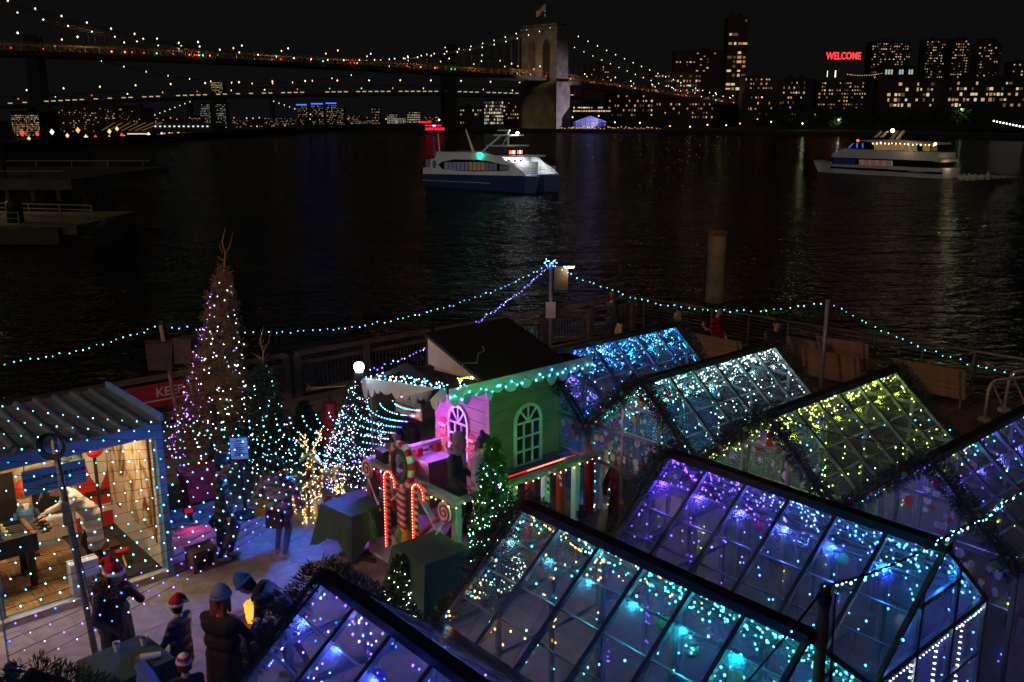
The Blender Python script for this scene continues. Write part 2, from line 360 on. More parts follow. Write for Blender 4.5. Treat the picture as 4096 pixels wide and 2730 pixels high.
timber_rail(PC+PL*8.5, PC+PL*12.6, 'timber topped picket railing behind the blue floodlight', 2, False)
timber_rail(PC+PL*12.9, PC+PL*26.0, 'timber railing with horizontal slats carrying the red banner', 6, True)
# red banner on the slatted railing
ba = Vector(G(622,1625,0.82)); bn = PC+PL*17.6
tb = thing('banner', 'red banner with white lettering KEEP TH and arrow on slatted railing', 'banner', tuple(PC+PL*15.0+Vector((0.1,-0.14,0.0))), math.atan2(-PL.y,-PL.x))
MB().box((-2.05,-0.01,0.5),(0.45,0.0,1.06)).build('cloth', M('red banner vinyl', (0.42,0.035,0.035),0.5), tb)
WHT = M('white paint', (0.78,0.78,0.76), 0.5, noise=0.08)
tm = text_mesh('KEEP TH', 0.30, WHT, 'lettering', 0.003, 'LEFT', 0.004)
obj('lettering', tm, tb, loc=(-1.25,-0.016,0.84), rot=(R(90),0,0))
MB().prism([(-1.75,0.66),(-1.6,0.61),(-1.6,0.645),(0.1,0.645),(0.1,0.675),(-1.6,0.675),(-1.6,0.71)], -0.016, -0.011).build('arrow', WHT, tb)

# lone mooring pile in the river
pp = AT(2858,1180,49.0)
t = thing('mooring_pile', 'thick round timber mooring pile with rusty cap standing in the river', 'pile', (pp.x,49.0,WATER-1))
ztop = AT(2858,940,49.0).z
MB().lathe([(0.50,0),(0.50,1.4),(0.485,3),(0.49,ztop-WATER+1)], n=20).build('shaft', M('algae stained timber', (0.30,0.25,0.15),0.85,noise=0.4,scale=1.2,bump=0.4,bscale=12), t, smooth=True)
MB().lathe([(0.50,ztop-WATER+1.002),(0.52,ztop-WATER+1.05),(0.52,ztop-WATER+1.16),(0.2,ztop-WATER+1.27)], n=20).build('cap', M('rusty iron', (0.30,0.12,0.06),0.8,noise=0.4,scale=5), t, smooth=True)

# ------------------------------------------------------------------ the two neighbouring piers at the left
t = thing('neighbour_pier', 'long dark pier with yellow light strips under its railing', 'pier', (-75,118,WATER))
MB().box((-60,-6,1.4),(22,26,2.6)).build('deck', M('dark pier deck',(0.14,0.13,0.12),0.85,noise=0.3,scale=0.4), t)
for k in range(12): MB().lathe([(0.35,-2),(0.35,1.4)], n=8).build('pile', WOODR, t, loc=(-14+k*3.1,-5.4,0))
for k in range(12): MB().cbox((0,0,3.1),(0.12,0.12,1.0)).build('post', DARKST, t, loc=(-14+k*3.1,-5.7,0))
MB().box((-30,-5.75,3.55),(21,-5.65,3.65)).build('top_rail', STEEL, t)
MB().box((-30,-5.76,2.72),(8,-5.66,2.80)).build('light_strip', EM('yellow strip light',(1.0,0.62,0.16),1.5), t)
MB().box((-30,-5.76,3.20),(-2,-5.66,3.27)).build('light_strip', EM('yellow strip light',(1,0.62,.16),1.5), t)
for k in range(6): MB().cbox((0,0,3.1),(0.1,0.1,1.0)).build('post', STEEL, t, loc=(-8+k*5.4,24,0))
MB().box((-10,23.9,3.5),(20,24.05,3.62)).build('top_rail', STEEL, t)
x0 = AT(12,700,119).x+75
t2 = thing('light_mast', 'tall dark steel mast with a lit white panel on the far pier', 'mast', (-75+x0,116,0))
MB().box((0,-0.8,0),(0.9,0.8,16)).build('shaft', DARKST, t2); MB().box((1.0,-0.5,0),(1.9,0.5,7)).build('shaft', DARKST, t2)
MB().box((-1.1,-0.9,6.5),(-0.1,-0.85,11.5)).build('panel', EM('cool panel light',(0.75,0.85,1.0),1.2), t2)
t = thing('landing_stage', 'low landing stage with pale pipe railings and mooring bollards', 'landing stage', (-37,76,WATER))
MB().box((-30,-4.5,0.9),(3.2,7,1.6)).build('deck', M('yellowish concrete deck',(0.22,0.20,0.13),0.85,noise=0.3,scale=0.5), t)
MB().box((-30,-5.0,0.2),(2.0,-4.55,1.5)).build('fender', WOODR, t)
MB().lathe([(1.5,-1),(1.7,0.3),(1.7,1.2),(0.9,1.9)], n=14).build('fender', M('black rubber',(0.02,0.02,0.02),0.7), t, loc=(5.2,-2,0))
PIPE = M('galvanised pipe', (0.42,0.42,0.36), 0.5, 0.6)
for k in range(7): MB().cbox((0,0,2.15),(0.09,0.09,1.1)).build('post', PIPE, t, loc=(-16+k*3.0,5.5-k*0.75,0))
for zz in (2.68,2.3,1.95): MB().bar((-16,5.5,zz),(2,1.0,zz),0.07).build('rail', PIPE, t)
for k in range(8): MB().cbox((0,0,2.1),(0.09,0.09,1.0)).build('post', PIPE, t, loc=(-24+k*3.2,-3.8,0))
for zz in (2.55,2.1): MB().bar((-24,-3.8,zz),(-1.6,-3.8,zz),0.07).build('rail', PIPE, t)
for x in (-9.2,-2.8): MB().lathe([(0.62,1.6),(0.62,3.2),(0.5,3.4),(0.2,3.5)], n=12).build('bollard', DARKST, t, loc=(x,-2.0,0), smooth=True)
tl = thing('assumed_pier_lamp', 'assumed sodium lamp on a short post over the landing stage', 'street lamp', (-52,78,WATER+1.6))  # lamp out of frame, assumed for the yellowish light on the stage
MB().tube([(0,0,0),(0,0,5)],0.08,8).build('post', DARKST, tl); MB().ball((0,0,5.15),0.25).build('globe', EM('sodium globe',(1,.6,.15),6), tl)
lamp('assumed_pier_light','POINT',700,(1,0.72,0.3),tl,(0.6,-0.6,5.2),size=0.25)
# ================================================================== far shore
SIL = [M('night building %d' % k, c, 0.85, noise=0.3, scale=0.05) for k, c in enumerate([(0.055,0.045,0.042),(0.045,0.046,0.052),(0.075,0.05,0.042),(0.06,0.06,0.06)])]
WINM = [EM('window warm', (1.0,0.62,0.22), 0.62), EM('window amber', (1.0,0.50,0.13), 0.42), EM('window pale', (1.0,0.85,0.55), 0.72), EM('window cool', (0.75,0.95,0.85), 0.45), EM('window dim', (0.8,0.45,0.18), 0.13)]
wmesh = [MB().box((-0.5,-0.5,-0.5),(0.5,0.5,0.5)).mesh('window', m) for m in WINM]
def building(label, x0, x1, ytop, Y, nx, ny, frac, wm=(0,1,2,4), name='apartment_building', depth=22, mat=None, wy=None, group=None, roof='flat', fill=(0.48,0.42), stuff=False, rows=None, cat='building', base=-1.5):
    """a building seen between photograph columns x0 and x1 with its roof at row ytop, standing Y metres out"""
    a = AT(x0, 520, Y); b = AT(x1, 520, Y); top = AT((x0+x1)/2, ytop, Y).z; W = b.x-a.x; Hh = top-base
    t = thing(name, label, cat, ((a.x+b.x)/2, Y, base), 0, group); m = mat or random.choice(SIL)
    MB().box((-W/2,0,0),(W/2,depth,Hh)).build('wall', m, t)
    if roof == 'flat':
        MB().box((-W/2-0.3,-0.3,Hh),(W/2+0.3,depth+0.3,Hh+0.8)).build('cornice', m, t)
        for k in range(random.randint(1,2)):
            q = random.uniform(-.35,.2)*W; MB().box((q,4,Hh+0.81),(q+W*.16,10,Hh+3.4)).build('roof_house', m, t)
    elif roof == 'step':
        MB().box((-W*.32,2,Hh),(W*.32,depth-2,Hh+6)).build('upper_storey', m, t)
    zb = AT(x0, wy, Y).z-base if wy else 3.0
    nx = int(nx*1.5); cw = W/nx; ch = (Hh-1.0-zb)/ny; joined = MB()
    for j in range(ny):
        rf = frac*(rows[j % len(rows)] if rows else random.uniform(0.6,1.4))
        for i in range(nx):
            if random.random() < rf:
                c = (-W/2+cw*(i+.5), -0.12, zb+ch*(j+.5)); s = (cw*fill[0]*random.uniform(.5,1.3), 0.25, ch*fill[1]*random.uniform(.6,1.1))
                if stuff: joined.cbox(c, s, 0)
                else: obj('window', wmesh[random.choice(wm)], t, loc=c, scale=s)
    if stuff and joined.v: joined.build('windows', WINM[random.choice(wm)], t, kind='stuff')
    return t
# --- Brooklyn side
building('flat-roofed block with lit flats left of the tall slim tower', 2600,2795,292,1000,11,4,0.5, wy=372)
building('dark wide block with a lit corner strip before the slim tower', 2690,2892,205,1120,10,7,0.14, wy=290)
building('tallest slim dark tower with a lit glass face', 2893,2970,70,1050,3,16,0.42, wy=365, rows=(1.6,1.9,.2,1.9,1.8,1.6,1.7,1.5,1.2,.2,1.5,.1,.3,0,.1,.6), fill=(0.75,0.55))
building('low block with a lit top floor right of the slim tower', 2968,3090,306,980,8,3,0.6, wy=362)
building('dark brick block with few lit windows beside the sign building', 3120,3240,318,900,8,6,0.3, wy=440)
signb = building('broad hotel block under the red rooftop sign', 3262,3452,322,900,13,8,0.42, wy=440, name='hotel_building')
building('set back tower with pale scattered windows right of the red sign', 3460,3612,168,1250,12,14,0.30, wy=315, name='tower_block')
building('left half of the twin towers with amber windows', 3672,3748,160,1250,6,14,0.42, wy=315, name='tower_block')
building('right half of the twin towers with amber windows', 3776,3840,158,1260,5,14,0.48, wy=315, name='tower_block')
building('narrow stone tower with two columns of lit windows', 3880,3968,172,1230,7,13,0.30, wy=320, name='tower_block', roof='step')
building('dark stepped tower at the end of the skyline', 4020,4120,250,1300,6,5,0.10, wy=320, name='tower_block')
building('low waterfront terrace with large bright glazed rooms', 3535,3760,322,820,11,5,0.42, wy=432, wm=(0,2,0,4), fill=(0.72,0.6), name='terrace_building')
building('low waterfront terrace with lit balconies and rooftop pavilions', 3762,4130,318,800,17,5,0.42, wy=432, wm=(0,2,1,4), fill=(0.72,0.6), name='terrace_building')
building('red brick warehouse with small paired windows', 2985,3120,375,850,10,4,0.22, wy=470, mat=SIL[2], name='warehouse')
building('dark warehouse behind the waterfront trees', 3120,3270,440,760,10,2,0.15, wy=500, name='warehouse')
building('old waterfront warehouse with string lights at its foot', 2420,2620,372,900,12,5,0.30, wy=470, mat=SIL[2], name='warehouse')
building('long brick warehouse beyond the lit pavilion', 2620,2850,405,880,14,4,0.26, wy=478, mat=SIL[2], name='warehouse')
building('glass fronted market hall behind the lit pavilion', 2290,2440,420,880,10,2,0.8, wm=(2,0), wy=452, fill=(0.85,0.45), name='market_hall')
building('arched loft block rising behind the bridge deck', 2330,2440,260,960,8,8,0.12, wy=345)
building('loft block left of the stone tower with a bright glazed corner', 1937,2013,400,900,8,7,0.85, wy=500, wm=(2,3,4,4), fill=(0.7,0.66))
building('dark loft block hidden behind the stone tower', 2013,2120,402,930,8,6,0.3, wy=495)
building('low dark sheds beside the far bridge pier', 1820,1937,430,950,8,4,0.12, wy=500, name='warehouse')
# row of arched lit windows on a roof terrace
t = thing('roof_terrace', 'row of round arched lit windows on a terrace under the set back tower', 'building', (AT(3595,287,1050).x,1050,0)); ztr = AT(3595,287,1050).z
MB().box((-19,0,0),(19,16,ztr+6)).build('wall', SIL[1], t)
for k, sx in enumerate((3545,3556,3567,3600,3610,3638,3648)):
    x = AT(sx,287,1050).x-t.location.x
    MB().prism([(x-1,ztr-3)]+[(x-1.0*math.cos(a),ztr+1.0+1.3*math.sin(a)) for a in (0,.6,1.2,1.57,1.94,2.54,3.14)]+[(x+1,ztr-3)], -0.3, -0.05).build('window', WINM[3], t)
# rooftop sign
za = AT(3374,226,905)
t = thing('rooftop_sign', 'glowing red WELCOME letters on a rooftop frame', 'sign', (za.x,905,za.z-5))
hz = AT(3374,211,905).z-AT(3374,240,905).z
wl = text_mesh('WELCOME', 1.0, EM('red neon',(1.0,0.025,0.03),3.4), 'letters', 0.02, bold=0.012); v = [q.co for q in wl.vertices]; ww = max(q.x for q in v)-min(q.x for q in v); hh = max(q.y for q in v)-min(q.y for q in v)
sxw = (AT(3443,226,905).x-AT(3304,226,905).x)/ww
obj('letters', wl, t, loc=(0,-0.5,5), rot=(R(90),0,0), scale=(sxw,hz/hh,6))
for k in range(8): MB().bar((-17+k*4.9,0.6,-9),(-17+k*4.9,0.6,9.5),0.25).build('frame_post', DARKST, t)
for zz in (1,9): MB().bar((-18,0.6,zz),(18,0.6,zz),0.25).build('frame_rail', DARKST, t)
lamp('sign_glow','POINT',5000,(1,0.03,0.03),t,(0,-4,5),size=8)
za = AT(3330,298,898)
t = thing('hotel_sign', 'pair of pale glowing figures reading 1 1 on the hotel roof', 'sign', (za.x,898,za.z))
for k, sx in enumerate((3309,3341)):
    nm = text_mesh('1', 1.0, EM('pale neon',(1.0,0.85,0.5),2.0), 'figure', 0.02, bold=0.02 if k else -0.01)
    obj('figure', nm, t, loc=(AT(sx,298,898).x-za.x,-0.3,0), rot=(R(90),0,0), scale=(8 if k else 6,8.5,5))
string_light('sagging amber string lights on the hotel roof terrace', [bez(AT(3390,298,890), AT(3528,294,890), 1.5, 10)], pick(WARM), 1.6, 0.32, mat=BULB('far bulb',1.6), wire=0.05, jit=0.0)
# --- blue lit pavilion at the foot of the bridge
pv = AT(2362,508,790)
t = thing('pavilion', 'glass pavilion glowing blue violet beside the stone bridge tower', 'pavilion', (pv.x,790,WATER+2))
BLG = EM('blue violet glow', (0.22,0.25,1.0), 0.8); hw = 13; zb0 = 2.2; ev = 6.0; rg = 10.5
MB().box((-hw-2,0,0),(hw+2,22,2.2)).build('plinth', SIL[1], t)
MB().prism([(-hw,zb0),(-hw,ev),(0,rg),(hw,ev),(hw,zb0)], 0.4, 20).build('glazing', M('violet lit glass',(0.05,0.05,0.09),0.3,emit=(0.12,0.10,0.5),es=0.25), t)
for x in range(-12,13,4): MB().bar((x,0.2,zb0),(x,0.2,ev+(rg-ev)*(1-abs(x)/hw)),0.35).build('column', BLG, t)
MB().bar((-hw,0.1,ev),(0,0.1,rg),0.5).build('rafter', BLG, t); MB().bar((hw,0.1,ev),(0,0.1,rg),0.5).build('rafter', BLG, t); MB().bar((-hw,0.1,ev),(hw,0.1,ev),0.4).build('tie_beam', BLG, t)
lamp('pavilion_light','POINT',260,(0.25,0.2,1.0),t,(0,-5,5),size=3)
string_light('amber party lights along the quay beside the pavilion', [[AT(2250,515,780),AT(2320,511,780),AT(2520,512,780),AT(2640,516,780)]], pick(WARM,WARM,ORNG), 2.3, 0.42, mat=BULB('far bulb',1.6), wire=0, jit=0.9)
# --- quay walls and land
QUAY = M('dark quay stone', (0.05,0.05,0.048), 0.9, noise=0.3, scale=0.1)
def strip(name, pts, z0, z1, mat, back):
    mb = MB()
    for (xa,ya),(xb,yb) in zip(pts, pts[1:]):
        mb.add([(xa,ya,z0),(xb,yb,z0),(xb,yb,z1),(xa,ya,z1),(xa*1.02,ya+back,z1),(xb*1.02,yb+back,z1)], [(0,1,2,3),(3,2,5,4)])
    return struct(mb.build(name, mat))
def shore(lst): return [tuple(G(x,y,WATER).xy) for x,y in lst]
LANDM = M('dark shore ground', (0.03,0.032,0.026), 0.95, noise=0.3, scale=0.05)
strip('brooklyn_shore', shore([(1850,532),(2200,531),(2450,533),(2800,535),(3000,540),(3300,545),(3700,552),(4300,560)]), WATER-2, -0.3, QUAY, 1800)
strip('far_shore', shore([(900,520),(1250,517),(1600,517),(1900,519)]), WATER-2, -0.5, QUAY, 2500)
strip('manhattan_shore', shore([(-500,640),(0,600),(260,592),(500,575),(760,552),(960,528),(1100,521)]), WATER-2, 0.2, QUAY, 900)
# --- trees on the Brooklyn quay
LEAFD = M('dark quay foliage', (0.035,0.055,0.02), 0.9, noise=0.5, scale=0.6)
BARK = M('bark', (0.07,0.05,0.035), 0.9)
def far_tree(label, sx, sy, Y, r, h, group='trees along the far quay'):
    g = AT(sx, sy, Y); t = thing('quay_tree', label, 'tree', (g.x,Y,-0.4), 0, group)
    MB().tube([(0,0,0),(0,0,h*0.6)],[0.5,0.25],6).build('trunk', BARK, t)
    mb = MB(); n = 320
    for k in range(n):
        a = random.uniform(0,6.28); u = random.random()**0.5; zz = random.uniform(-1,1); rr = r*u*math.sqrt(max(0,1-zz*zz*.8))*(1+.25*math.sin(3*a+sx))
        p = Vector((rr*math.cos(a),rr*math.sin(a),h*0.62+zz*h*0.38)); s = random.uniform(.4,1.0)*r*0.2
        d1 = Vector((random.uniform(-1,1),random.uniform(-1,1),random.uniform(-1,1))).normalized()*s; d2 = d1.orthogonal().normalized()*s
        mb.add([p-d1,p+d2*.6,p+d1,p-d2*.6],[(0,1,2,3)])
    mb.build('crown', LEAFD, t)
for k, sx in enumerate((3060,3120,3180,3215,3290,3350,3420,3480,3560,3640,3720,3790,3900,3980,4060)):
    far_tree('dark leafy tree on the quay below the lit apartment blocks', sx, 535, random.uniform(690,740), random.uniform(7,10), random.uniform(13,19))
# lit trees and park lamps
def quay_lamp(sx, sytop, Y, label, c, e, hgt=7):
    p = AT(sx, sytop, Y); t = thing('quay_lamp', label, 'street lamp', (p.x,Y,-0.4), 0, 'lamps along the far quay'); z = p.z+0.4
    MB().tube([(0,0,0),(0,0,z)],0.1,5).build('post', DARKST, t); MB().ball((0,0,z),0.55,6,4).build('globe', EM('lamp '+str(c), c, 5), t)
    if e: lamp('quay_lamp_light','POINT',e,c,t,(0,-2.5,z),size=0.5)
quay_lamp(3846,438,680,'greenish white lamp lighting a tree on the quay',(0.6,1.0,0.5),900)
quay_lamp(3354,480,690,'pale lamp lighting low shrubs on the quay',(0.9,1.0,0.6),800)
quay_lamp(3210,495,700,'lamp lighting a green tree near the brick block',(0.8,1.0,0.5),600)
far_tree('bright green tree lit by a quay lamp', 3835, 535, 682, 8, 15, None); far_tree('low green tree lit by a pale quay lamp', 3345, 535, 692, 7, 9, None)
for sx, sy in ((2290,470),(2460,490),(2560,492),(2680,505),(2760,508),(2830,500),(2905,502),(2960,495),(3030,478),(3085,488),(3165,505),(3180,508),(2445,520),(2395,465)):
    quay_lamp(sx, sy, 800, 'small amber lamp on the waterfront', random.choice([(1,.6,.2),(1,.75,.4),(1,.35,.1)]), 0)
quay_lamp(3048,390,760,'orange lamp beside the bridge approach',(1,.3,.05),800)
for k in range(10):
    sx = 3975+k*13; quay_lamp(sx, 485+k*2.6, 620-k*6, 'white lamp on the sloping footbridge', (1,0.95,0.8), 0)
# --- Manhattan side and far blocks
hb = building('hotel block with an even grid of warm windows near the shore road', 50,160,452,520,14,12,0.85, wy=545, fill=(0.5,0.38), name='hotel_building')
for a,b,yt,lab in ((160,235,440,'dark apartment slab behind the far bridge pier'),(240,330,432,'red brick slab with a few white windows'),(330,420,425,'red brick slab with scattered amber windows'),(425,500,428,'taller brick slab with reddish top lamps'),(500,570,436,'brick slab at the end of the riverside row')):
    building(lab, a,b,yt,620,9,11,0.17, wy=530, wm=(0,2,4,1), mat=SIL[2], fill=(0.4,0.4))
building('orange lit parking building by the river', 660,770,490,760,14,5,0.95, wm=(1,1,4), wy=530, fill=(0.8,0.7), name='parking_building')
building('twin lit tower, left slab, behind the farthest bridge', 806,846,415,2000,5,12,0.7, wm=(3,3,4), wy=500, name='tower_block'); building('twin lit tower, right slab, behind the farthest bridge', 868,908,415,2000,5,12,0.7, wm=(3,3,4), wy=500, name='tower_block')
building('tall rounded tower top above the far bridge deck', 856,903,327,2300,7,7,0.8, wm=(0,2,0), wy=372, name='tower_block')
for a,b,yt,lab in ((1190,1232,424,'first blue topped riverside tower'),(1250,1296,420,'second blue topped riverside tower'),(1308,1350,418,'third blue topped riverside tower'),(1350,1378,430,'plain lit tower beside the blue topped ones')):
    t = building(lab, a,b,yt,2000,7,12,0.45, wy=515, name='tower_block')
    if yt < 428:
        W = AT(b,500,2000).x-AT(a,500,2000).x; hgt = AT(a,yt,2000).z+1.5; MB().box((-W/2,-1,hgt+0.9),(W/2,0,hgt+3.2)).build('roof_light', EM('blue roof light',(0.05,0.12,1.0),2.2), t)
for a,b,yt,lab in ((1060,1130,470,'low lit blocks beyond the farthest bridge'),(1130,1190,478,'low dim blocks beyond the farthest bridge'),(1395,1440,460,'lit block right of the blue topped towers'),(1490,1520,430,'slim lit tower over the river bend'),(1550,1590,455,'small lit block near the bright white ones'),(1582,1625,470,'low white lit block'),(1630,1682,445,'bright white lit office block'),(1700,1760,465,'dim block beside the far bridge pier'),(770,806,470,'dark block by the orange building'),(925,1000,478,'dim row of blocks at the river bend'),(560,660,470,'dim row of blocks beyond the brick slabs'),(1440,1490,480,'low dim block at the river bend')):
    building(lab, a,b,yt,1800,9,7,0.4 if 'bright' not in lab and 'white' not in lab else 0.9, wy=512, wm=(2,3,2) if 'white' in lab else (0,1,4,2))
# lights at the waterline of the far shore and the shore road
t = string_light('row of shore road lamps along the far waterline', [[AT(60,540,430),AT(420,535,520),AT(700,532,700),AT(1100,512,1500),AT(1500,512,1700),AT(1780,512,1700)]], pick(WARM,WARM,WHITE,REDL,ORNG), 11, 1.1, mat=BULB('far bulb',1.6), wire=0, jit=3.0, name='road_lights', cat='road lights')
t = thing('ferry_terminal', 'low shed with a row of white lamps and sloping lit roof ribs', 'shed', (AT(560,560,560).x,560,-0.2))
MB().box((-26,0,0),(46,18,5)).build('wall', SIL[1], t)
for k in range(7): MB().bar((-22+k*4,-0.5,1),(-14+k*4.6,-0.5,5.5),0.5).build('roof_rib', WINM[4], t)
for k in range(12): MB().cbox((10+k*2.8,-0.4,3.4),(0.9,0.4,0.7)).build('lamp', EM('white shed lamp',(0.9,1,1),1.2), t)
MB().box((-6,-3,-1.2),(6,-2.6,-0.6)).build('dock_light', EM('dock light',(1,.8,.45),1.0), t)

# ================================================================== the suspension bridges
STONE_T = M('granite bridge tower', (0.17,0.145,0.12), 0.9, noise=0.35, scale=0.15, bump=0.3, bscale=1.5)
BST = M('bridge steel', (0.10,0.085,0.07), 0.7, noise=0.2, scale=0.2)
TB = Vector((27.6, 813, 0)); BD = Vector((-0.698, -0.716, 0)).normalized(); BN = Vector((BD.y,-BD.x,0))     # tower, direction to the Manhattan side, side direction
if BN.x < 0: BN = -BN
byaw = math.atan2(BD.y, BD.x)
br = thing('suspension_bridge', 'long stone towered suspension bridge strung with white lamps', 'bridge', (TB.x,TB.y,WATER), byaw)    # local x: along the deck to the left, local y: across
def dk(s): return 43.5 + 2.6*(1-((s-243)/243)**2) if s >= 0 else max(20.0, 43.5 + s*0.062)      # deck height over water
def cab(s):
    if s >= 0: u = (s-243)/243; return 47.5 + (85-47.5)*u*u
    u = -s/283; return 85 - (85-31)*(1-(1-u)**1.35) if u < 1 else 31
# tower
ty = 21.5; tx = 8.5
tw = MB(); tw.box((-tx,-ty,-4),(tx,ty,38)); tw.build('tower_base', STONE_T, br)
MB().box((-tx-1.2,-ty-1.2,38),(tx+1.2,ty+1.2,40.5)).build('string_course', STONE_T, br)
for y0,y1 in ((-20,-12.5),(-4.2,4.2),(12.5,20)): MB().box((-7.2,y0,40.5),(7.2,y1,68)).build('pier_shaft', STONE_T, br)
for s in (-1,1):                                                       # the two pointed arches
    yc = s*8.35; w0 = 4.15; arch = [(yc-w0,68)] + [(yc-w0+w0*k/6, 68+7.6*math.sin(math.acos(1-k/6*1.0)) if k else 68) for k in range(1,7)]
    arch += [(2*yc-a, b) for a, b in reversed(arch[:-1])]
    poly = [(yc-w0,77.5)] + arch + [(yc+w0,77.5)]
    MB().prism(poly, -7.0, 7.0, plane='yz').build('arch', STONE_T, br)
for y0,y1 in ((-20,-12.5),(-4.2,4.2),(12.5,20)): MB().box((-7.2,y0,68),(7.2,y1,77.5)).build('pier_shaft', STONE_T, br)
MB().box((-7.4,-20.2,77.5),(7.4,20.2,82)).build('tower_cap', STONE_T, br); MB().box((-8.2,-21,82),(8.2,21,84.5)).build('cornice', STONE_T, br); MB().box((-6.5,-19,84.5),(6.5,19,87)).build('tower_top', STONE_T, br)
for y0 in (-20.6,-8,4): MB().box((-tx-1.6,y0,-4),(-tx,y0+3.5,37)).build('buttress', STONE_T, br)
# deck, truss and rails
seg = [-420,-340,-260,-180,-90,0,60,120,180,243,306,366,426,486,560,640]
dm = MB()
for a,b in zip(seg,seg[1:]):
    dm.bar((a,0,dk(a)-1.2),(b,0,dk(b)-1.2), 26, 2.4, up=(0,0,1))
dm.build('deck', BST, br)
for yy in (-13,-5.5,5.5,13):
    m2 = MB(); xs = list(range(-300,560,8))
    for a,b in zip(xs,xs[1:]):
        h = 4.6
        m2.bar((a,yy,dk(a)+h),(b,yy,dk(b)+h),0.3); m2.bar((a,yy,dk(a)),(a,yy,dk(a)+h),0.22); m2.bar((a,yy,dk(a)),(b,yy,dk(b)+h),0.16)
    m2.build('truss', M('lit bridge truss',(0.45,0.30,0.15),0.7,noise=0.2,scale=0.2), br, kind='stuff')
for yy in (-12.6,-4.2,4.2,12.6):
    pts = [(s,yy,cab(s)) for s in range(-283,487,11)]; MB().tube(pts,0.28,4,cap=False).build('cable', BST, br)
    m3 = MB()
    for s in range(-270,486,9):
        if abs(s) > 8 and cab(s)-dk(s) > 6: m3.bar((s,yy,dk(s)),(s,yy,cab(s)),0.07)
    m3.build('suspenders', BST, br, kind='stuff')
for yy in (-13.2,13.2):                                                  # necklace lamps, one by one along the two outer cables
    lm = MB()
    for s in list(range(-275,-6,13))+list(range(8,487,13)): lm.octa((s,yy,cab(s)+0.8),0.46,(0.92,1.0,0.80))
    lm.build('cable_lamps', BULB('necklace lamp',3.0), br, kind='stuff')
lm = MB()
for s in range(-330,560,34): lm.octa((s,random.choice((-4,4)),dk(s)+9.5),0.55,(1,0.97,0.85)); lm.octa((s+14,10,dk(s)+6.5),0.5,(1,.62,.18))
lm.build('roadway_lamps', BULB('necklace lamp',3.0), br, kind='stuff')
lm = MB()
for k in range(60):
    s = random.uniform(-320,540); lm.octa((s,14.2,dk(s)+1.2),random.uniform(.3,.55),random.choice([(1,.03,.02)]*4+[(1,.35,.08)]*3+[(0.1,1,.6)]))
lm.build('tail_lights', BULB('necklace lamp',3.0), br, kind='stuff')
for s in range(-280,540,60):                                               # roadway lamps light the deck trusses
    lamp('roadway_light','POINT',2600,(1,0.6,0.25),br,(s,0,dk(s)+8),size=1)
fl = MB().tube([(0,0,87),(0,0,104)],0.22,6).build('flagpole', STEEL, br)
fm = MB(); 
for k in range(7):
    y0 = k*1.35; fm.add([(0.4+0.5*math.sin(k),-y0,98.5-k*.75),(0.4+.5*math.sin(k+1),-y0-1.35,98.5-(k+1)*.75),(0.4+.5*math.sin(k+1),-y0-1.35,103.5-(k+1)*.75),(0.4+.5*math.sin(k),-y0,103.5-k*.75)],[(0,1,2,3)])
fm.build('flag', STRIPE('flag stripes',(0.7,0.7,0.7),(0.4,0.1,0.1),1/1.4), br)
lamp('flag_light','SPOT',60000,(1,1,0.95),br,(-6,6,88),target=(0,-4,101),size=0.3,spot=40)
lamp('tower_wash','SPOT',120000,(0.82,0.72,1.0),br,(-8,62,3),target=(0,21,20),size=1,spot=75)
lamp('tower_wash','SPOT',22000,(1.0,0.85,0.35),br,(46,-4,2),target=(8,0,10),size=1,spot=60)
lamp('tower_wash','SPOT',26000,(1.0,0.8,0.5),br,(70,30,48),target=(0,0,70),size=1,spot=60)
# steel towered bridge behind
mb0 = Vector((-76,1140,0)); mb1 = Vector((-508,1023,0)); md = (mb1-mb0).normalized(); ML = (mb1-mb0).length
b2 = thing('steel_bridge', 'dark steel suspension bridge with a lit train deck behind the stone one', 'bridge', (mb0.x,mb0.y,WATER), math.atan2(md.y,md.x))
def mz(s): u = s/ML; return (40.5 - 1.0*u - 13*u*u) if s > 0 else 40.5+s*0.02
MST = M('dark bridge steel', (0.03,0.035,0.045), 0.6)
for s in (0,ML):
    for yy in (-15,15): MB().box((s-6,yy-3.5,-2),(s+6,yy+3.5,96)).build('tower_leg', MST, b2)
    MB().box((s-5,-14,70),(s+5,14,80)).build('tower_brace', MST, b2); MB().box((s-9,-20,-3),(s+9,20,9)).build('tower_pier', MST, b2)
m2 = MB(); m4 = MB(); xs = list(range(-330,int(ML)+260,30))
for a,b in zip(xs,xs[1:]):
    m2.bar((a,0,mz(a)-1.5),(b,0,mz(b)-1.5),34,3.0); m2.bar((a,17,mz(a)+8),(b,17,mz(b)+8),0.8)
    m2.bar((a,17,mz(a)),(a+15,17,mz(a)+8),0.5); m2.bar((a+15,17,mz(a)+8),(b,17,mz(b)),0.5)
m2.build('deck', MST, b2)
sgn = 1 if (Matrix.Rotation(math.atan2(md.y,md.x),3,'Z') @ Vector((0,1,0))).y < 0 else -1
for s in range(-150,int(ML)+150,7):
    if random.random() < 0.75: m4.cbox((s,sgn*17.3,mz(s)+1.6),(4.2,0.3,1.0))
m4.build('train_windows', EM('train window',(1,.82,.45),0.55), b2, kind='stuff')
lm = MB()
for s in range(-300,int(ML)+250,36): lm.octa((s,sgn*16,mz(s)+14),0.9,(1,.62,.2)); lm.octa((s+9,sgn*16,mz(s)+5),0.7,random.choice([(1,.04,.03),(1,.8,.4),(.1,1,.4),(1,.5,.1)]))
def mcab(s):
    if s < 0: return max(mz(s)+6, 94+s*0.27)
    u = (s-ML/2)/(ML/2); return 49+(94-49)*u*u
for s in range(-170,int(ML),22): lm.octa((s,sgn*15,mcab(s)),0.75,(1,.75,.35))
lm.build('lamps', BULB('necklace lamp',3.0), b2, kind='stuff')
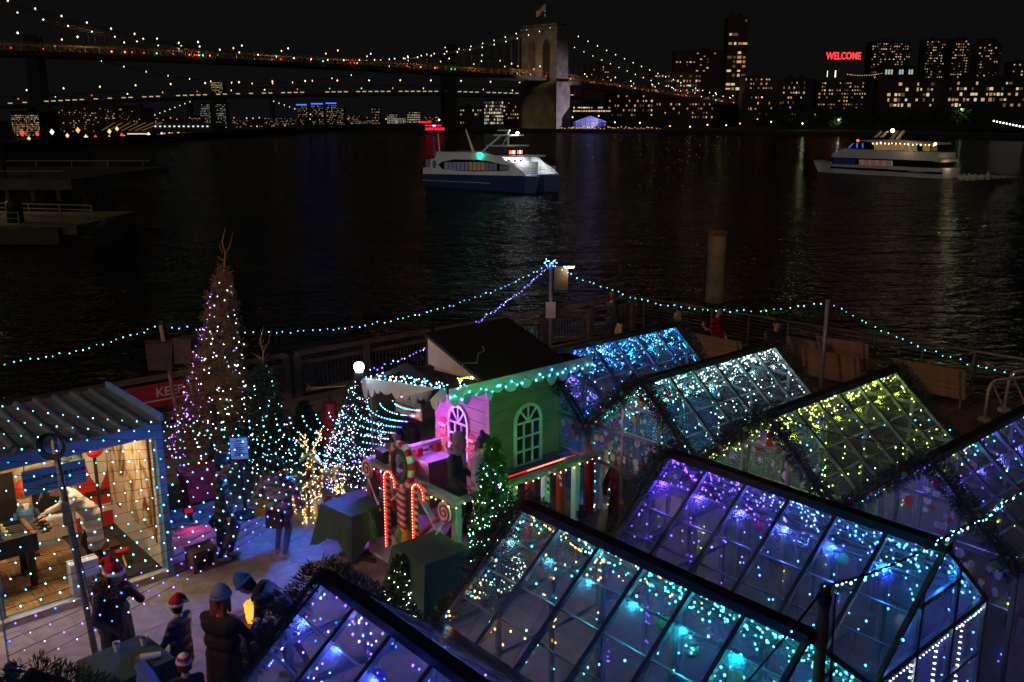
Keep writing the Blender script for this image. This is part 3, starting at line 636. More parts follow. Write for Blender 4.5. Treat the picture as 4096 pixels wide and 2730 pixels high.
MB().tube([(s,sgn*15,mcab(s)) for s in range(-170,int(ML)+1,20)],0.5,4,cap=False).build('cable', MST, b2)
# small farthest bridge
b3 = thing('distant_bridge', 'tiny far bridge with two lit cable spans beyond the steel one', 'bridge', (AT(905,470,2400).x,2400,0)); z0 = AT(900,478,2400).z
MB().box((-330,-8,z0-5),(420,8,z0)).build('deck', MST, b3)
lm = MB()
for s in range(-330,420,16): lm.octa((s,-9,z0+random.uniform(0,4)),1.5,random.choice([(1,.7,.3),(1,.85,.6),(1,.3,.1)]))
for k in range(9): lm.octa((-190+k*13,-9,z0+6+k*4.6),1.3,(1,1,.7)); lm.octa((125-k*0+k*13,-9,z0+44-k*4.6),1.3,(1,1,.7))
lm.build('lamps', BULB('far bulb',1.6), b3, kind='stuff')
for x in (-90,118): MB().box((x-5,-8,-10),(x+5,8,z0+52)).build('tower', MST, b3)
# ================================================================== boats
BWHITE = M('white boat paint', (0.62,0.63,0.64), 0.35, noise=0.08, scale=0.6)
NAVY = M('navy boat paint', (0.02,0.035,0.11), 0.4, noise=0.15, scale=0.5)
DGLASS = M('dark boat glass', (0.008,0.009,0.012), 0.15, spec=0.6)
def local_poly(pts, A, u, z=(0,0), ox=0, oy=0, k=1.0): return [ON(ox+a*k, oy+b*k, A, u) for a,b in pts]
# --- the commuter ferry
FA = Vector((-13.06,138.64,0)); FB = Vector((1.66,124.49,0)); FU = (FB-FA).normalized(); FY = math.atan2(FU.y,FU.x); FW = 6.6
t = thing('passenger_ferry', 'white and navy commuter ferry with swoosh window and bright open bow', 'ferry', (FA.x,FA.y,0), FY)
fz = lambda pts: local_poly(pts, FA, FU, ox=1600, oy=500, k=0.34)
top = fz([(268,578),(1490,603)])
hull = [(0.0,WATER-0.6),(20.2,WATER-0.6),(20.4,top[1][1]),(0.0,top[0][1])]
# two hulls and the deck between them, bow raked
hm = MB(); zt0, zt1 = top[0][1], top[1][1]
prof = [(0.0,0),(17.5,0),(20.2,0.35)]
hm.add([(0,0,WATER-.6),(20.0,0.5,WATER-.6),(20.0,FW-.5,WATER-.6),(0,FW,WATER-.6),(0,0,zt0),(20.4,0,zt1),(20.4,FW,zt1),(0,FW,zt0)],[(0,3,2,1),(4,5,6,7),(0,1,5,4),(1,2,6,5),(2,3,7,6),(3,0,4,7)])
hm.add([(20.0,0.5,WATER-.6),(21.4,0.9,WATER-.6),(22.2,1.2,zt1-.05),(20.39,0.02,zt1-.05),(20.0,2.2,WATER-.6),(20.39,2.6,zt1-.05)],[(0,1,2,3),(1,4,5,2),(0,4,1),(3,2,5)])
hm.add([(20.0,FW-.5,WATER-.6),(21.4,FW-.9,WATER-.6),(22.2,FW-1.2,zt1-.05),(20.39,FW-.02,zt1-.05),(20.0,FW-2.2,WATER-.6),(20.39,FW-2.6,zt1-.05)],[(3,2,1,0),(2,5,4,1),(1,4,0),(5,2,3)])
hm.build('hull', NAVY, t)
rub = fz([(270,650),(1060,688)]); MB().bar((rub[0][0],-0.06,rub[0][1]),(rub[1][0],-0.06,rub[1][1]),0.1,0.08).build('rubbing_strake', M('grey rubber strake',(0.35,0.35,0.38),0.6), t)
side = fz([(270,577),(272,505),(355,500),(362,402),(405,398),(432,325),(600,322),(830,325),(910,325),(1010,332),(1110,360),(1200,400),(1300,452),(1400,520),(1488,602)])
MB().prism(side, 0.0, 0.14).build('side_panel', BWHITE, t); MB().prism(side, FW-.14, FW).build('side_panel', BWHITE, t)
win = fz([(450,470),(500,432),(640,406),(900,412),(1050,428),(1170,460),(1282,482),(1285,538),(1170,545),(900,550),(640,540),(500,520)])
MB().prism(win, -0.03, -0.005).build('window_band', DGLASS, t)
FWIN = [EM('ferry window violet',(0.42,0.40,0.62),0.10), EM('ferry window tan',(0.75,0.5,0.28),0.11), EM('ferry window grey',(0.45,0.45,0.5),0.08)]
for k in range(13):
    x0 = 525+k*48; yt = 438 + max(0,(k-9))*6; yb = 538; m = FWIN[0] if k < 6 else FWIN[1] if k < 10 else FWIN[2]
    MB().prism(fz([(x0,yt),(x0+40,yt+2),(x0+40,yb),(x0,yb-10+min(k,2)*5)]), -0.05, -0.035).build('window_pane', m, t)
for k in range(3): MB().prism(fz([(1178+k*36,475+k*4),(1206+k*36,478+k*4),(1206+k*36,532),(1178+k*36,535)]), -0.05, -0.035).build('window_pane', FWIN[2], t)
# roof, wheelhouse, bow cabin
rz = ON(1600+600*.34, 500+322*.34, FA, FU)[1]
MB().box((2.6,0.1,rz-.18),(12.6,FW-.1,rz-.02)).build('roof', BWHITE, t)
MB().box((0.2,0.2,zt0+.02),(17.0,FW-.2,rz-1.2)).build('cabin', M('ferry interior',(0.2,0.2,0.22),0.7), t)
cz = zt1+2.35
MB().box((15.6,0.6,zt1+.02),(15.75,FW-.6,cz)).build('bow_bulkhead', BWHITE, t)
MB().box((13.6,0.35,cz),(18.6,FW-.35,cz+.16)).build('bow_roof', BWHITE, t)
MB().box((12.4,1.2,cz+.16),(15.6,FW-1.2,cz+1.35)).build('wheelhouse', M('wheelhouse paint',(0.05,0.05,0.055),0.4), t)
MB().box((12.2,1.0,cz+1.35),(16.0,FW-1.0,cz+1.5)).build('wheelhouse_roof', BWHITE, t)
for y in (1.5,2.7,3.9): MB().box((15.76,y,zt1+.25),(15.80,y+.55,zt1+1.9)).build('door', DGLASS, t)
MB().box((15.76,1.5,cz-.35),(15.9,4.6,cz-.2)).build('bow_lamp', EM('bow strip light',(0.95,1,0.95),12), t)
lamp('bow_light','AREA',420,(0.95,1.0,0.95),t,(17.3,FW/2,cz-.1),target=(17.3,FW/2,0),size=2.2)
lamp('bow_light','POINT',120,(0.95,1.0,0.95),t,(16.6,1.0,cz-.5),size=0.3)
for y in (0.25,FW-.25): MB().tube([(14.0,y,cz+.1),(17.2,y,cz-.3),(20.2,y,zt1+.1)],0.09,6).build('bow_arch', BWHITE, t)
for k in range(9): MB().cbox((0,0,zt1+.5),(0.05,0.05,1.0)).build('rail_post', BWHITE, t, loc=(20.25,0.3+k*(FW-.6)/8,0))
for zz in (.35,.7,1.02): MB().bar((20.25,.3,zt1+zz),(20.25,FW-.3,zt1+zz),0.05).build('rail', BWHITE, t); MB().bar((16.2,.25,zt1+zz),(20.25,.25,zt1+zz),0.05).build('rail', BWHITE, t)
for k in range(5): MB().cbox((16.2+k*.95,.25,zt1+.5),(.05,.05,1.0)).build('rail_post', BWHITE, t)
lb = MB(); lb.lathe([(0.30+0.09*math.cos(a),0.09*math.sin(a)) for a in [i*math.pi/4 for i in range(9)]], n=14, axis='y'); lb.build('life_ring', M('orange life ring',(0.6,0.14,0.03),0.6), t, loc=(16.4,0.12,zt1+.8))
dp = ON(1600+1455*.34, 500+360*.34, FA, FU); dm = MB(); dw = MB()
MB().box((15.7,1.6,cz+.2),(15.9,4.9,cz+.95)).build('display', DGLASS, t)
for k, cx in enumerate((0,.38,.72,1.0,1.65,2.03,2.37)): (dm if k%3!=2 else dw).box((15.91,1.75+cx,cz+.36),(15.93,1.98+cx,cz+.80))
dm.build('display_figures', EM('red display',(1,.10,.04),5), t); dw.build('display_figures', EM('white display',(1,.85,.85),4), t)
nv = ON(1600+943*.34, 500+357*.34, FA, FU); MB().ball((nv[0],-.2,nv[1]),0.17,10,6).build('starboard_light', EM('starboard green',(0.0,1.0,0.55),60), t)
sl = ON(1600+1200*.34, 500+180*.34, FA, FU)
MB().tube([(10.6,1.6,rz),(13.6,2.6,cz+2.9)],0.13,6).build('mast_strut', BWHITE, t); MB().tube([(10.6,FW-1.6,rz),(13.6,FW-2.6,cz+2.9)],0.13,6).build('mast_strut', BWHITE, t)
MB().tube([(14.2,FW/2,cz+1.5),(14.2,FW/2,cz+3.3)],0.16,8).build('mast', BWHITE, t)
MB().box((12.8,1.8,cz+2.75),(15.8,FW-1.8,cz+2.95)).build('mast_platform', BWHITE, t); MB().box((13.2,2.2,cz+3.4),(15.4,2.5,cz+3.6)).build('radar', BWHITE, t)
MB().ball((16.0,FW/2,cz+3.15),0.2,8,6).build('mast_light', EM('mast lamp',(1,1,.92),30), t)
lamp('mast_lamp_light','POINT',60,(1,1,.92),t,(16.0,FW/2-.6,cz+3.3),size=.2)
MB().tube([(9.4,1.2,rz),(7.4,1.6,rz+3.2)],[0.22,0.08],6).build('exhaust_mast', BWHITE, t); MB().tube([(2.9,0.6,rz-.2),(2.6,0.6,rz+2.6)],0.07,6).build('antenna', BWHITE, t)
MB().box((0.2,0.4,zt0+1.0),(1.3,0.9,zt0+1.25)).build('stern_rail', BWHITE, t)
em = ON(1600+405*.34, 500+465*.34, FA, FU); ring = MB().lathe([(0.52,-.01),(0.52,.01),(0.40,.01),(0.40,-.01)], n=20, axis='y'); ring.build('emblem', M('teal emblem',(0.10,0.32,0.33),0.5), t, loc=(em[0],-.02,em[1]), scale=(0.8,1,1.25))
# --- the dinner cruise boat
CA = Vector(G(3245,689,WATER)); CB = Vector(G(3760,716,WATER)); CA.z = CB.z = 0; CU = (CB-CA).normalized(); CYW = math.atan2(CU.y,CU.x); CW = 5.6
t = thing('cruise_boat', 'three deck white dinner cruise boat with amber lights along its top deck', 'cruise boat', (CA.x,CA.y,0), CYW)       # local x runs aft, y to the far side
cz_ = lambda pts: local_poly(pts, CA, CU, ox=3100, oy=450, k=0.4233)
hp = cz_([(355,565),(320,455),(400,475),(530,490),(1000,505),(1560,532),(1585,532),(1585,585),(1575,622)]); hb_ = cz_([(355,565),(1735,622)])
hm = MB(); n = len(hp); L_ = hp[-1][0]
def bm_(x): return max(0.4, min(1.0, (x+0.8)/6.0))**0.7*CW/2
pts_top = [(x,z) for x,z in hp[1:7]]
vs = []; fs = []
for x,z in pts_top: hw = bm_(x); vs += [(x,CW/2-hw,z),(x,CW/2+hw,z),(max(x,.6),CW/2-hw*.8,WATER-.5),(max(x,.6),CW/2+hw*.8,WATER-.5)]
for i in range(len(pts_top)-1):
    a = i*4; b = a+4; fs += [(a,a+2,b+2,b),(a+1,b+1,b+3,a+3),(a,b,b+1,a+1)]
fs += [(0,1,3,2),(len(vs)-4,len(vs)-2,len(vs)-1,len(vs)-3)]
hm.add(vs,fs).build('hull', BWHITE, t)
st = cz_([(470,565),(1560,628)])
sk = cz_([(510,520),(1010,545),(1580,578)]); MB().tube([(x,CW/2-bm_(x)-.05,z) for x,z in sk],0.18,4).build('rubbing_strake', DGLASS, t)
d1 = cz_([(530,425),(1520,464),(1520,525),(530,488)]); MB().prism(d1, 0.35, CW-.35).build('main_deck_cabin', DGLASS, t)
for k in range(14):
    q = cz_([(785+k*23,447+k*.8),(803+k*23,448+k*.8),(803+k*23,506+k*.4),(785+k*23,504+k*.4)])
    MB().prism(q, 0.28, 0.34).build('window', EM('dining window %d' % (k%3), [(0.75,.42,.3),(0.6,.5,.42),(.85,.35,.25)][k%3], 0.13+.05*(k%2)), t)
for k in range(8): q = cz_([(545+k*26,436+k),(566+k*26,437+k),(566+k*26,490+k*.5),(545+k*26,489+k*.5)]); MB().prism(q,0.28,0.34).build('window', EM('blue lit window',(0.03,.05,.25),0.10), t)
d2 = cz_([(538,392),(650,345),(1000,362),(1540,385),(1545,462),(530,424)]); MB().prism(d2, 0.1, CW-.1).build('upper_deck', BWHITE, t)
wh = cz_([(655,340),(712,292),(905,290),(908,352)]); MB().prism(wh, 1.0, CW-1.0).build('wheelhouse', DGLASS, t)
BLW = EM('blue wheelhouse glow',(0.06,.18,1),0.75)
for a in ([(662,335),(706,295),(714,295),(676,337)],[(740,294),(752,294),(752,337),(740,337)],[(794,294),(804,294),(804,338),(794,338)],[(515,460),(530,428),(538,428),(522,470)]): MB().prism(cz_(a),.9,.98).build('window_frame', BLW, t)
cp = cz_([(905,285),(1500,308),(1510,306),(1505,290),(1060,262),(890,262),(760,268)]); MB().prism(cp, 0.4, CW-.4).build('canopy', BWHITE, t)
AMBW = EM('amber deck glow',(0.85,.52,.25),0.20)
for k in range(8):
    x0 = 915+k*66; q = cz_([(x0,292+k*2.2),(x0+58,294+k*2.2),(x0+58,358+k*2),(x0,352+k*2)])
    if k != 6: MB().prism(q, 0.9, 0.95).build('clear_curtain', AMBW, t)
    MB().bar((q[0][0],.8,q[0][1]),(q[3][0],.8,q[3][1]),.12).build('deck_post', BWHITE, t)
q = cz_([(1445,310),(1505,310),(1505,370),(1445,370)]); MB().prism(q,0.9,0.95).build('clear_curtain', EM('dim deck glow',(0.8,.5,.2),0.09), t)
string_light('amber fairy lights under the cruise boat canopy', [[(x,0.5,z) for x,z in cz_([(912,290),(1300,302),(1500,311)])]], pick(GOLD,WARM), 0.75, 0.13, mat=BULB('boat bulb',9), wire=0, jit=0.1, parent=t)
for a in ([(880,238),(945,175),(955,178),(905,240)],[(1030,258),(1090,175),(1118,175),(1062,255)]): MB().prism(cz_(a), 1.6, 2.0).build('mast', BWHITE, t); MB().prism(cz_(a), CW-2.0, CW-1.6).build('mast', BWHITE, t)
m_ = cz_([(1010,175),(768,268),(1500,300)])
MB().ball((m_[0][0],3.3,m_[0][1]),0.33,8,6).build('mast_light', EM('amber mast lamp',(1,.62,.2),22), t)
MB().ball((m_[1][0],.5,m_[1][1]),0.22,8,6).build('port_light', EM('port red',(1,.02,.05),10), t); MB().ball((m_[2][0],.5,m_[2][1]),0.22,8,6).build('stern_light', EM('stern amber',(1,.6,.2),12), t)
e = cz_([(1480,447),(1565,450),(1565,474),(1480,466)]); MB().prism(e, 0.2, CW-.2).build('stern_canopy', M('gold lit canopy',(0.7,.55,.3),.5), t)
ls = cz_([(1560,480)])[0]; lamp('stern_light_glow','POINT',50,(1,.75,.35),t,(ls[0]+1.2,1.6,ls[1]-.3),size=.4)
lm_ = cz_([(1250,330)])[0]; lamp('deck_light','AREA',260,(1,.66,.3),t,(lm_[0],2.8,lm_[1]+.6),target=(lm_[0],2.7,-5),size=4)
lamp('deck_light','POINT',60,(1,.66,.3),t,(lm_[0],-1.2,lm_[1]),size=1.5)
# foam behind the boat
wp = G(3850,722,WATER); wq = G(4080,708,WATER); fm = MB()
for k in range(260):
    u = random.random(); p = Vector(wp.lerp(wq,u)) + Vector((random.uniform(-.6,.6), random.uniform(-1.5,1.5), 0.02+abs(random.gauss(0,.35))*(1-u)))
    s = random.uniform(.12,.5)*(1.1-u); fm.octa(p,s)
fo = fm.build('wake_foam', M('river foam',(0.55,0.52,0.42),0.8)); fo['kind'] = 'stuff'
tag(fo,'pale foaming wake behind the dinner cruise boat','wake')
# --- the small red lit boat near the far bridge pier
RA = AT(1625,545,640); t = thing('tour_boat', 'small far boat glowing red along its decks', 'boat', (RA.x,640,WATER))
MB().prism([(0,0.2),(1.5,-.8),(25,-.8),(26,2.0),(-1.5,2.6)],0,6).build('hull', SIL[1], t); MB().box((4,.5,2.6),(24,5.5,5)).build('cabin', SIL[1], t); MB().box((14,1,5),(25,5,8)).build('upper_deck', SIL[1], t)
RG = EM('red deck glow',(1,.01,.03),1.6)
MB().box((13,.3,2.7),(26,.45,4.4)).build('deck_light', RG, t); MB().box((13,.8,5.4),(24,.95,6.2)).build('deck_light', RG, t); MB().box((9,.8,7.6),(17,.95,8.6)).build('deck_light', RG, t)
MB().box((18,.2,5.2),(20,.3,6.1)).build('screen', EM('blue screen',(.25,.4,1),3), t); MB().ball((22.5,0.4,9.6),.5,6,4).build('mast_light', EM('white mast lamp',(1,.95,.8),6), t)
# ================================================================== the glass houses
ALU = M('aluminium glazing bar', (0.36,0.37,0.38), 0.35, 0.85, noise=0.12, scale=3)
RIDGE = M('dark ridge profile', (0.045,0.045,0.05), 0.35, 0.6)
PANE = GLASS('dusty greenhouse glass', (0.96,0.975,0.985), 0.11)
NEEDLE = M('fir needles', (0.030,0.062,0.028), 0.75, noise=0.5, scale=9)
NEEDLE2 = M('fir needles blue', (0.026,0.052,0.040), 0.75, noise=0.5, scale=9)
def needles(mb, path, rad, n, ln=0.09, wd=0.010, mi=0):
    pts = [Vector(p) for p in path]; segs = list(zip(pts, pts[1:])); ls = [(b-a).length for a,b in segs]; T = sum(ls)
    for _ in range(n):
        s = random.random()*T; i = 0
        while i < len(ls)-1 and s > ls[i]: s -= ls[i]; i += 1
        a,b = segs[i]; d = (b-a).normalized(); c = a + d*s; o = d.orthogonal().normalized(); o = Matrix.Rotation(random.uniform(0,6.28),3,d) @ o
        p = c + o*(rad*random.random()**0.6*0.75); q = p + (o + d*random.uniform(-.5,.7)).normalized()*ln*random.uniform(.6,1.25)
        w = (q-p).cross(Vector((random.uniform(-1,1),random.uniform(-1,1),random.uniform(-1,1)))).normalized()*wd*random.uniform(.8,1.6); m = p.lerp(q,.5)
        mb.add([p,m+w,q,m-w],[(0,1,2,3)],mi)
def bauble(parent, loc, r, mat, label=None, group=None, drop=0.2):
    mb = MB(); mb.ball((0,0,0), r, 12, 8)
    if parent is None:
        t = thing('bauble', label, 'ornament', loc, 0, group); mb.build('ball', mat, t, smooth=True)
        MB().lathe([(r*.25,r*.96),(r*.25,r*1.16)],n=8).build('cap', STEEL, t); MB().tube([(0,0,r*1.16),(0,0,r*1.16+drop)],0.002,3).build('cord', WIRE, t)
        return t
    return mb.build('bauble', mat, parent, smooth=True, loc=loc)
BAUB = {'red': M('red bauble',(0.45,0.02,0.03),0.2,noise=.1), 'green': M('green bauble',(0.10,0.35,0.05),0.2,noise=.1), 'gold': M('gold bauble',(0.6,0.42,0.10),0.22,0.7,noise=.1), 'plum': M('plum bauble',(0.25,0.03,0.2),0.2), 'disco': M('mirror bauble',(0.7,0.72,0.6),0.12,0.95,noise=.5,scale=60), 'orange': M('rust bauble',(0.5,0.14,0.04),0.3)}
STICK = [M('white window sticker',(0.72,0.75,0.72),0.7,noise=.06), M('red window sticker',(0.55,0.07,0.04),0.7,noise=.1), M('yellow window sticker',(0.6,0.46,0.10),0.7,noise=.1), M('orange window sticker',(0.55,0.22,0.06),.7,noise=.1), M('lilac window sticker',(0.5,0.45,0.72),.7,noise=.06)]
ZE = 2.107; ZA = 3.041
def greenhouse(label, short, org, yaw, W, L, bulbs, gable=0, ze=ZE, za=ZA, nb=6, nr=4, stick=0, content='table', dens=1.0, lamps=(), garl=(0,), group='glass dining houses', lit=1.0, ridge_c=None, near_gable_open=False):
    """local x across the gable, y along the ridge; y = 0 is the decorated end"""
    t = thing('glass_house', label, 'glass house', (org[0],org[1],0), yaw, group)
    sl = math.hypot(W/2, za-ze); ang = math.atan2(za-ze, W/2); bay = L/nb; rowh = sl/nr
    MB().bar((W/2,-.04,za+.02),(W/2,L+.04,za+.02),0.13,0.09).build('ridge_beam', RIDGE, t)
    for x in (0,W): MB().bar((x,-.02,ze),(x,L+.02,ze),0.07,0.08).build('eave_beam', ALU, t); MB().bar((x,0,.06),(x,L,.06),0.07,0.1).build('sill_beam', ALU, t)
    pst = MB().cbox((0,0,ze/2+.03),(0.055,0.055,ze-.07)).mesh('post', ALU)
    for x in (0,W):
        for k in (0,2,4,6): obj('post', pst, t, loc=(x,L*k/6,0))
    rf = [MB().bar((0,0,ze),(W/2,0,za),0.045,0.05).mesh('rafter', ALU), MB().bar((W,0,ze),(W/2,0,za),0.045,0.05).mesh('rafter', ALU)]
    for k in range(nb+1):
        for m in rf: obj('rafter', m, t, loc=(0,bay*k,0))
    for r in range(1,nr):
        f = r/nr
        for s in (0,1): x = W/2*f if s == 0 else W-W/2*f; MB().bar((x,0,ze+(za-ze)*f-.012),(x,L,ze+(za-ze)*f-.012),0.022,0.018).build('purlin', ALU, t)
    pn = MB().box((0.012,0.012,-.003),(bay-.012,rowh-.006,.003)).mesh('pane', PANE)        # roof panes: x along the bay, y up the slope
    for s in (0,1):
        for b in range(nb):
            for r in range(nr):
                f = (r*rowh)/sl
                if s == 0: M4 = Matrix.Translation((W/2*f, bay*(b+1), ze+(za-ze)*f+.022)) @ Matrix.Rotation(R(-90),4,'Z') @ Matrix.Rotation(ang,4,'X')
                else: M4 = Matrix.Translation((W-W/2*f, bay*b, ze+(za-ze)*f+.022)) @ Matrix.Rotation(R(90),4,'Z') @ Matrix.Rotation(ang,4,'X')
                o = obj('pane', pn, t); o.matrix_local = M4
    wp = MB().box((.03,-.003,.12),(L/3-.03,.003,ze-.05)).mesh('pane', PANE)
    for s,x in ((0,0),(1,W)):
        for k in range(3): obj('pane', wp, t, loc=(x,L*k/3,0), rot=(0,0,R(90)))
    # gable ends: mullions, tie beams, panes; the decorated end carries stickers
    zt = ze-0.62                                                       # transom over the door
    for y in (0,L):
        for x in (W*.33,W*.67): MB().bar((x,y,.1),(x,y,ze+(za-ze)*.66),0.04,0.05).build('mullion', ALU, t)
        MB().bar((0,y,ze),(W,y,ze),0.05,0.06).build('tie_beam', ALU, t); MB().bar((.03,y,zt),(W-.03,y,zt),0.035,0.045).build('transom', ALU, t); MB().bar((W*.3,y,ze+.48),(W*.7,y,ze+.48),0.035,0.045).build('transom', ALU, t)
        for i in range(3):
            x0 = W*(i*.33+.01)+.02; x1 = W*((i+1)*.33+(.01 if i==2 else 0))-.02
            MB().box((x0,y-.003,zt+.03),(x1,y+.003,ze-.04)).build('pane', PANE, t)
            MB().box((x0,y-.003,.12),(x1,y+.003,zt-.03)).build('pane', PANE, t)
        MB().prism([(.06,ze+.04),(W-.06,ze+.04),(W/2,za-.05)], y-.003, y+.003).build('pane', PANE, t)
    if stick:
        sm = MB()
        for _ in range(stick):
            if random.random() < .7: x = random.uniform(.1,W-.1); z = random.uniform(zt+.08,ze-.08)
            else: f = random.random(); x = W/2+(random.random()-.5)*W*.7*(1-f); z = ze+.08+f*(za-ze)*.7
            r = random.uniform(.025,.06); m = random.choice((0,0,0,0,1,2,3,4)); k = len(sm.v)
            if random.random() < .45:
                pts = [(x+r*math.cos(a*math.pi/6)*(1 if a%2 else .42), z+r*math.sin(a*math.pi/6)*(1 if a%2 else .42)) for a in range(12)]
            else: pts = [(x+r*math.cos(a*math.pi/5), z+r*1.2*math.sin(a*math.pi/5)) for a in range(10)]
            sm.prism(pts,-.009,-.006,mi=m)
        sm.build('window_stickers', STICK, t, kind='stuff')
    # fairy lights inside: dense drape under the ridge, lines down rafters and posts
    bm = MB(); mat = BULB('bulb light',11.0); r0 = 0.0102
    def put(p, r=r0): bm.octa(p, r*random.uniform(.7,1.15), bulbs(p[1]/L, p[2], p))
    for _ in range(int(230*dens)):
        s = random.choice((-1,1)); f = random.random()**2.2; y = random.uniform(.05,L-.05); put((W/2+s*(W/2*f*.9+.03), y, za-(za-ze)*f-.05-random.random()*.06))
    for k in range(nb+1):
        for s in (0,1):
            for q in range(int(12*dens)):
                if random.random() < .45: f = random.random(); put((W/2*f if s == 0 else W-W/2*f, bay*k+random.uniform(-.03,.03), ze+(za-ze)*f-.05))
    for x in (0.05,W-.05):
        for q in range(int(16*dens)): put((x, random.uniform(.02,L-.02), ze-.03+random.uniform(-.03,.03)))
    for x in (.06,W-.06,W*.33,W*.67):
        for y in (.05,L-.05):
            for q in range(int(9*dens)): put((x+random.uniform(-.03,.03), y, random.uniform(.6,ze+.2)))
    for q in range(int(30*dens)):
        for y in (.04,L-.04): f = random.random(); s = random.choice((-1,1)); put((W/2+s*W/2*f*.95, y, za-(za-ze)*f-.06))
    lt = thing('fairy_lights', 'fairy lights draped inside the %s glass house' % short, 'string light', (org[0],org[1],0), yaw, 'fairy lights inside the glass houses')
    bm.build('bulbs', mat, lt, kind='stuff')
    for (c0_,c1_,en) in lamps:                                     # added point lamps standing in for the summed glow of the drape
        for q in range(12):
            f = (q+.5)/12; s = -1 if q%2 else 1; lamp('added_bulb_glow','POINT',en*.5,mixc(c0_,c1_,f),lt,(W/2+s*W*.13,L*f,za-.27),size=.015)
    wmb = MB()
    for k in range(5):
        y = L*(k+.5)/5; wmb.tube([(.1,y,ze+.02),(W/2-.3,y+.2,za-.3),(W/2,y+.1,za-.1),(W/2+.35,y-.1,za-.32),(W-.1,y,ze+.02)],0.003,3,cap=False)
    wmb.build('wire', WIRE, lt)
    # garlands over the gables
    for y in garl:
        gy = -.09 if y == 0 else L+.09
        gt = thing('garland', ('fir garland with baubles over the front gable of the %s glass house' if y == 0 else 'plain fir garland over the back gable of the %s glass house') % short, 'garland', (org[0],org[1],0), yaw, 'fir garlands over the glass house gables')
        mb = MB(); pth = [(-.05,gy,ze-.12),(W*.25,gy,(ze+za)/2+.02),(W/2,gy,za+.06),(W*.75,gy,(ze+za)/2+.02),(W+.05,gy,ze-.12)]
        needles(mb, pth, .15, 4200, .065, .0045); needles(mb, [pth[1],pth[2],pth[3]], .18, 1400, .07, .0045)
        mb.build('foliage', NEEDLE if y == 0 else NEEDLE2, gt)
        MB().tube(pth, .03, 5).build('stem', BARK, gt)
        for k in range(6):
            f = (k+.5)/6; p = Vector(pth[0]).lerp(Vector(pth[2]), f*2) if f < .5 else Vector(pth[2]).lerp(Vector(pth[4]), f*2-1)
            bauble(gt, (p.x, gy-.16 if y == 0 else gy+.16, p.z-.05), .04, BAUB[('red','gold','green')[k%3]])
    return t
CH = M('dark perforated metal', (0.06,0.065,0.08), 0.5, 0.6); TBL = M('dark table top', (0.10,0.075,0.055), 0.45)
def cafe_table(label, loc, yaw, group='dining tables inside the glass houses', l=1.2):
    t = thing('dining_table', label, 'table', loc, yaw, group); MB().box((-l/2,-.35,.72),(l/2,.35,.755)).build('table_top', TBL, t)
    for x in (-l/2+.08,l/2-.08):
        for y in (-.28,.28): MB().cbox((x,y,.36),(.04,.04,.72)).build('leg', DARKST, t)
    return t
def cafe_chair(label, loc, yaw, group='metal chairs inside the glass houses'):
    t = thing('metal_chair', label, 'chair', loc, yaw, group)
    MB().box((-.21,-.21,.44),(.21,.21,.465)).build('seat', CH, t); bk = MB()
    for i in range(7):
        for j in range(6): bk.cbox((-.18+i*.06,.2,.56+j*.06),(.038,.012,.038))
    bk.bar((-.21,.2,.52),(-.21,.2,.9),.02); bk.bar((.21,.2,.52),(.21,.2,.9),.02); bk.bar((-.21,.2,.9),(.21,.2,.9),.02); bk.build('backrest', CH, t)
    for x in (-.19,.19):
        for y in (-.19,.19): MB().cbox((x,y,.22),(.025,.025,.44)).build('leg', CH, t)
    return t
AA = R(-48.456); DA = Vector((math.cos(AA),math.sin(AA),0)); NA = Vector((-DA.y,DA.x,0)); A0 = Vector((1.279,14.583,0)); WA = 2.254; LA = 3.57
BA = R(40.94); DB = Vector((math.cos(BA),math.sin(BA),0)); NB = Vector((DB.y,-DB.x,0)); B0 = Vector((-.748,8.208,0)); WB = 2.374; LB = 3.318
def rowA(i): return A0 + DA*(WA*i)
def rowB(i): return B0 + DB*(WB*i)
g_ = 0.04
def col2(a, b, noise=.15):
    return lambda u, z, p: mixc(a, b, min(1,max(0,u+random.uniform(-noise,noise))))
def spotty(base, other, pr): return lambda u, z, p: other if random.random() < pr else base(u,z,p)
# row A, decorated gable towards the walkway
greenhouse('far glass house glowing bright azure behind the gingerbread hut', 'azure lit', rowA(-1)+DA*g_, AA, WA-2*g_, LA, spotty(col2(BLUE,CYAN,.5),MINT,.12), stick=30, lamps=(((.01,.12,1),(.01,.24,1),7.0),), dens=1.35, garl=(0,LA))
greenhouse('glass house with white and mint lights behind the menu sheets', 'white and mint lit', rowA(0)+DA*g_, AA, WA-2*g_, LA, spotty(col2(TEAL,WHITE,.3),ICE,.25), stick=70, lamps=(((.1,.8,.7),(.55,.7,.7),1.6),), dens=1.3, garl=(0,LA))
greenhouse('glass house with lime green lights before the slatted benches', 'lime lit', rowA(1)+DA*g_, AA, WA-2*g_, LA, spotty(lambda u,z,p: mixc(LIME,(1,.95,.3),random.random()*.6),CYAN,.10), stick=70, lamps=(((.45,.7,.03),(.6,.8,.05),1.9),), dens=0.75, garl=(0,LA))
greenhouse('glass house with violet and lime lights next to the lime green one', 'violet and lime lit', rowA(2)+DA*g_, AA, WA-2*g_, LA, lambda u,z,p: random.choice((BLUE,PURP,PURP,LIME,CYAN)), stick=80, lamps=(((.12,.06,1),(.1,.2,1),3.2),), dens=0.7)
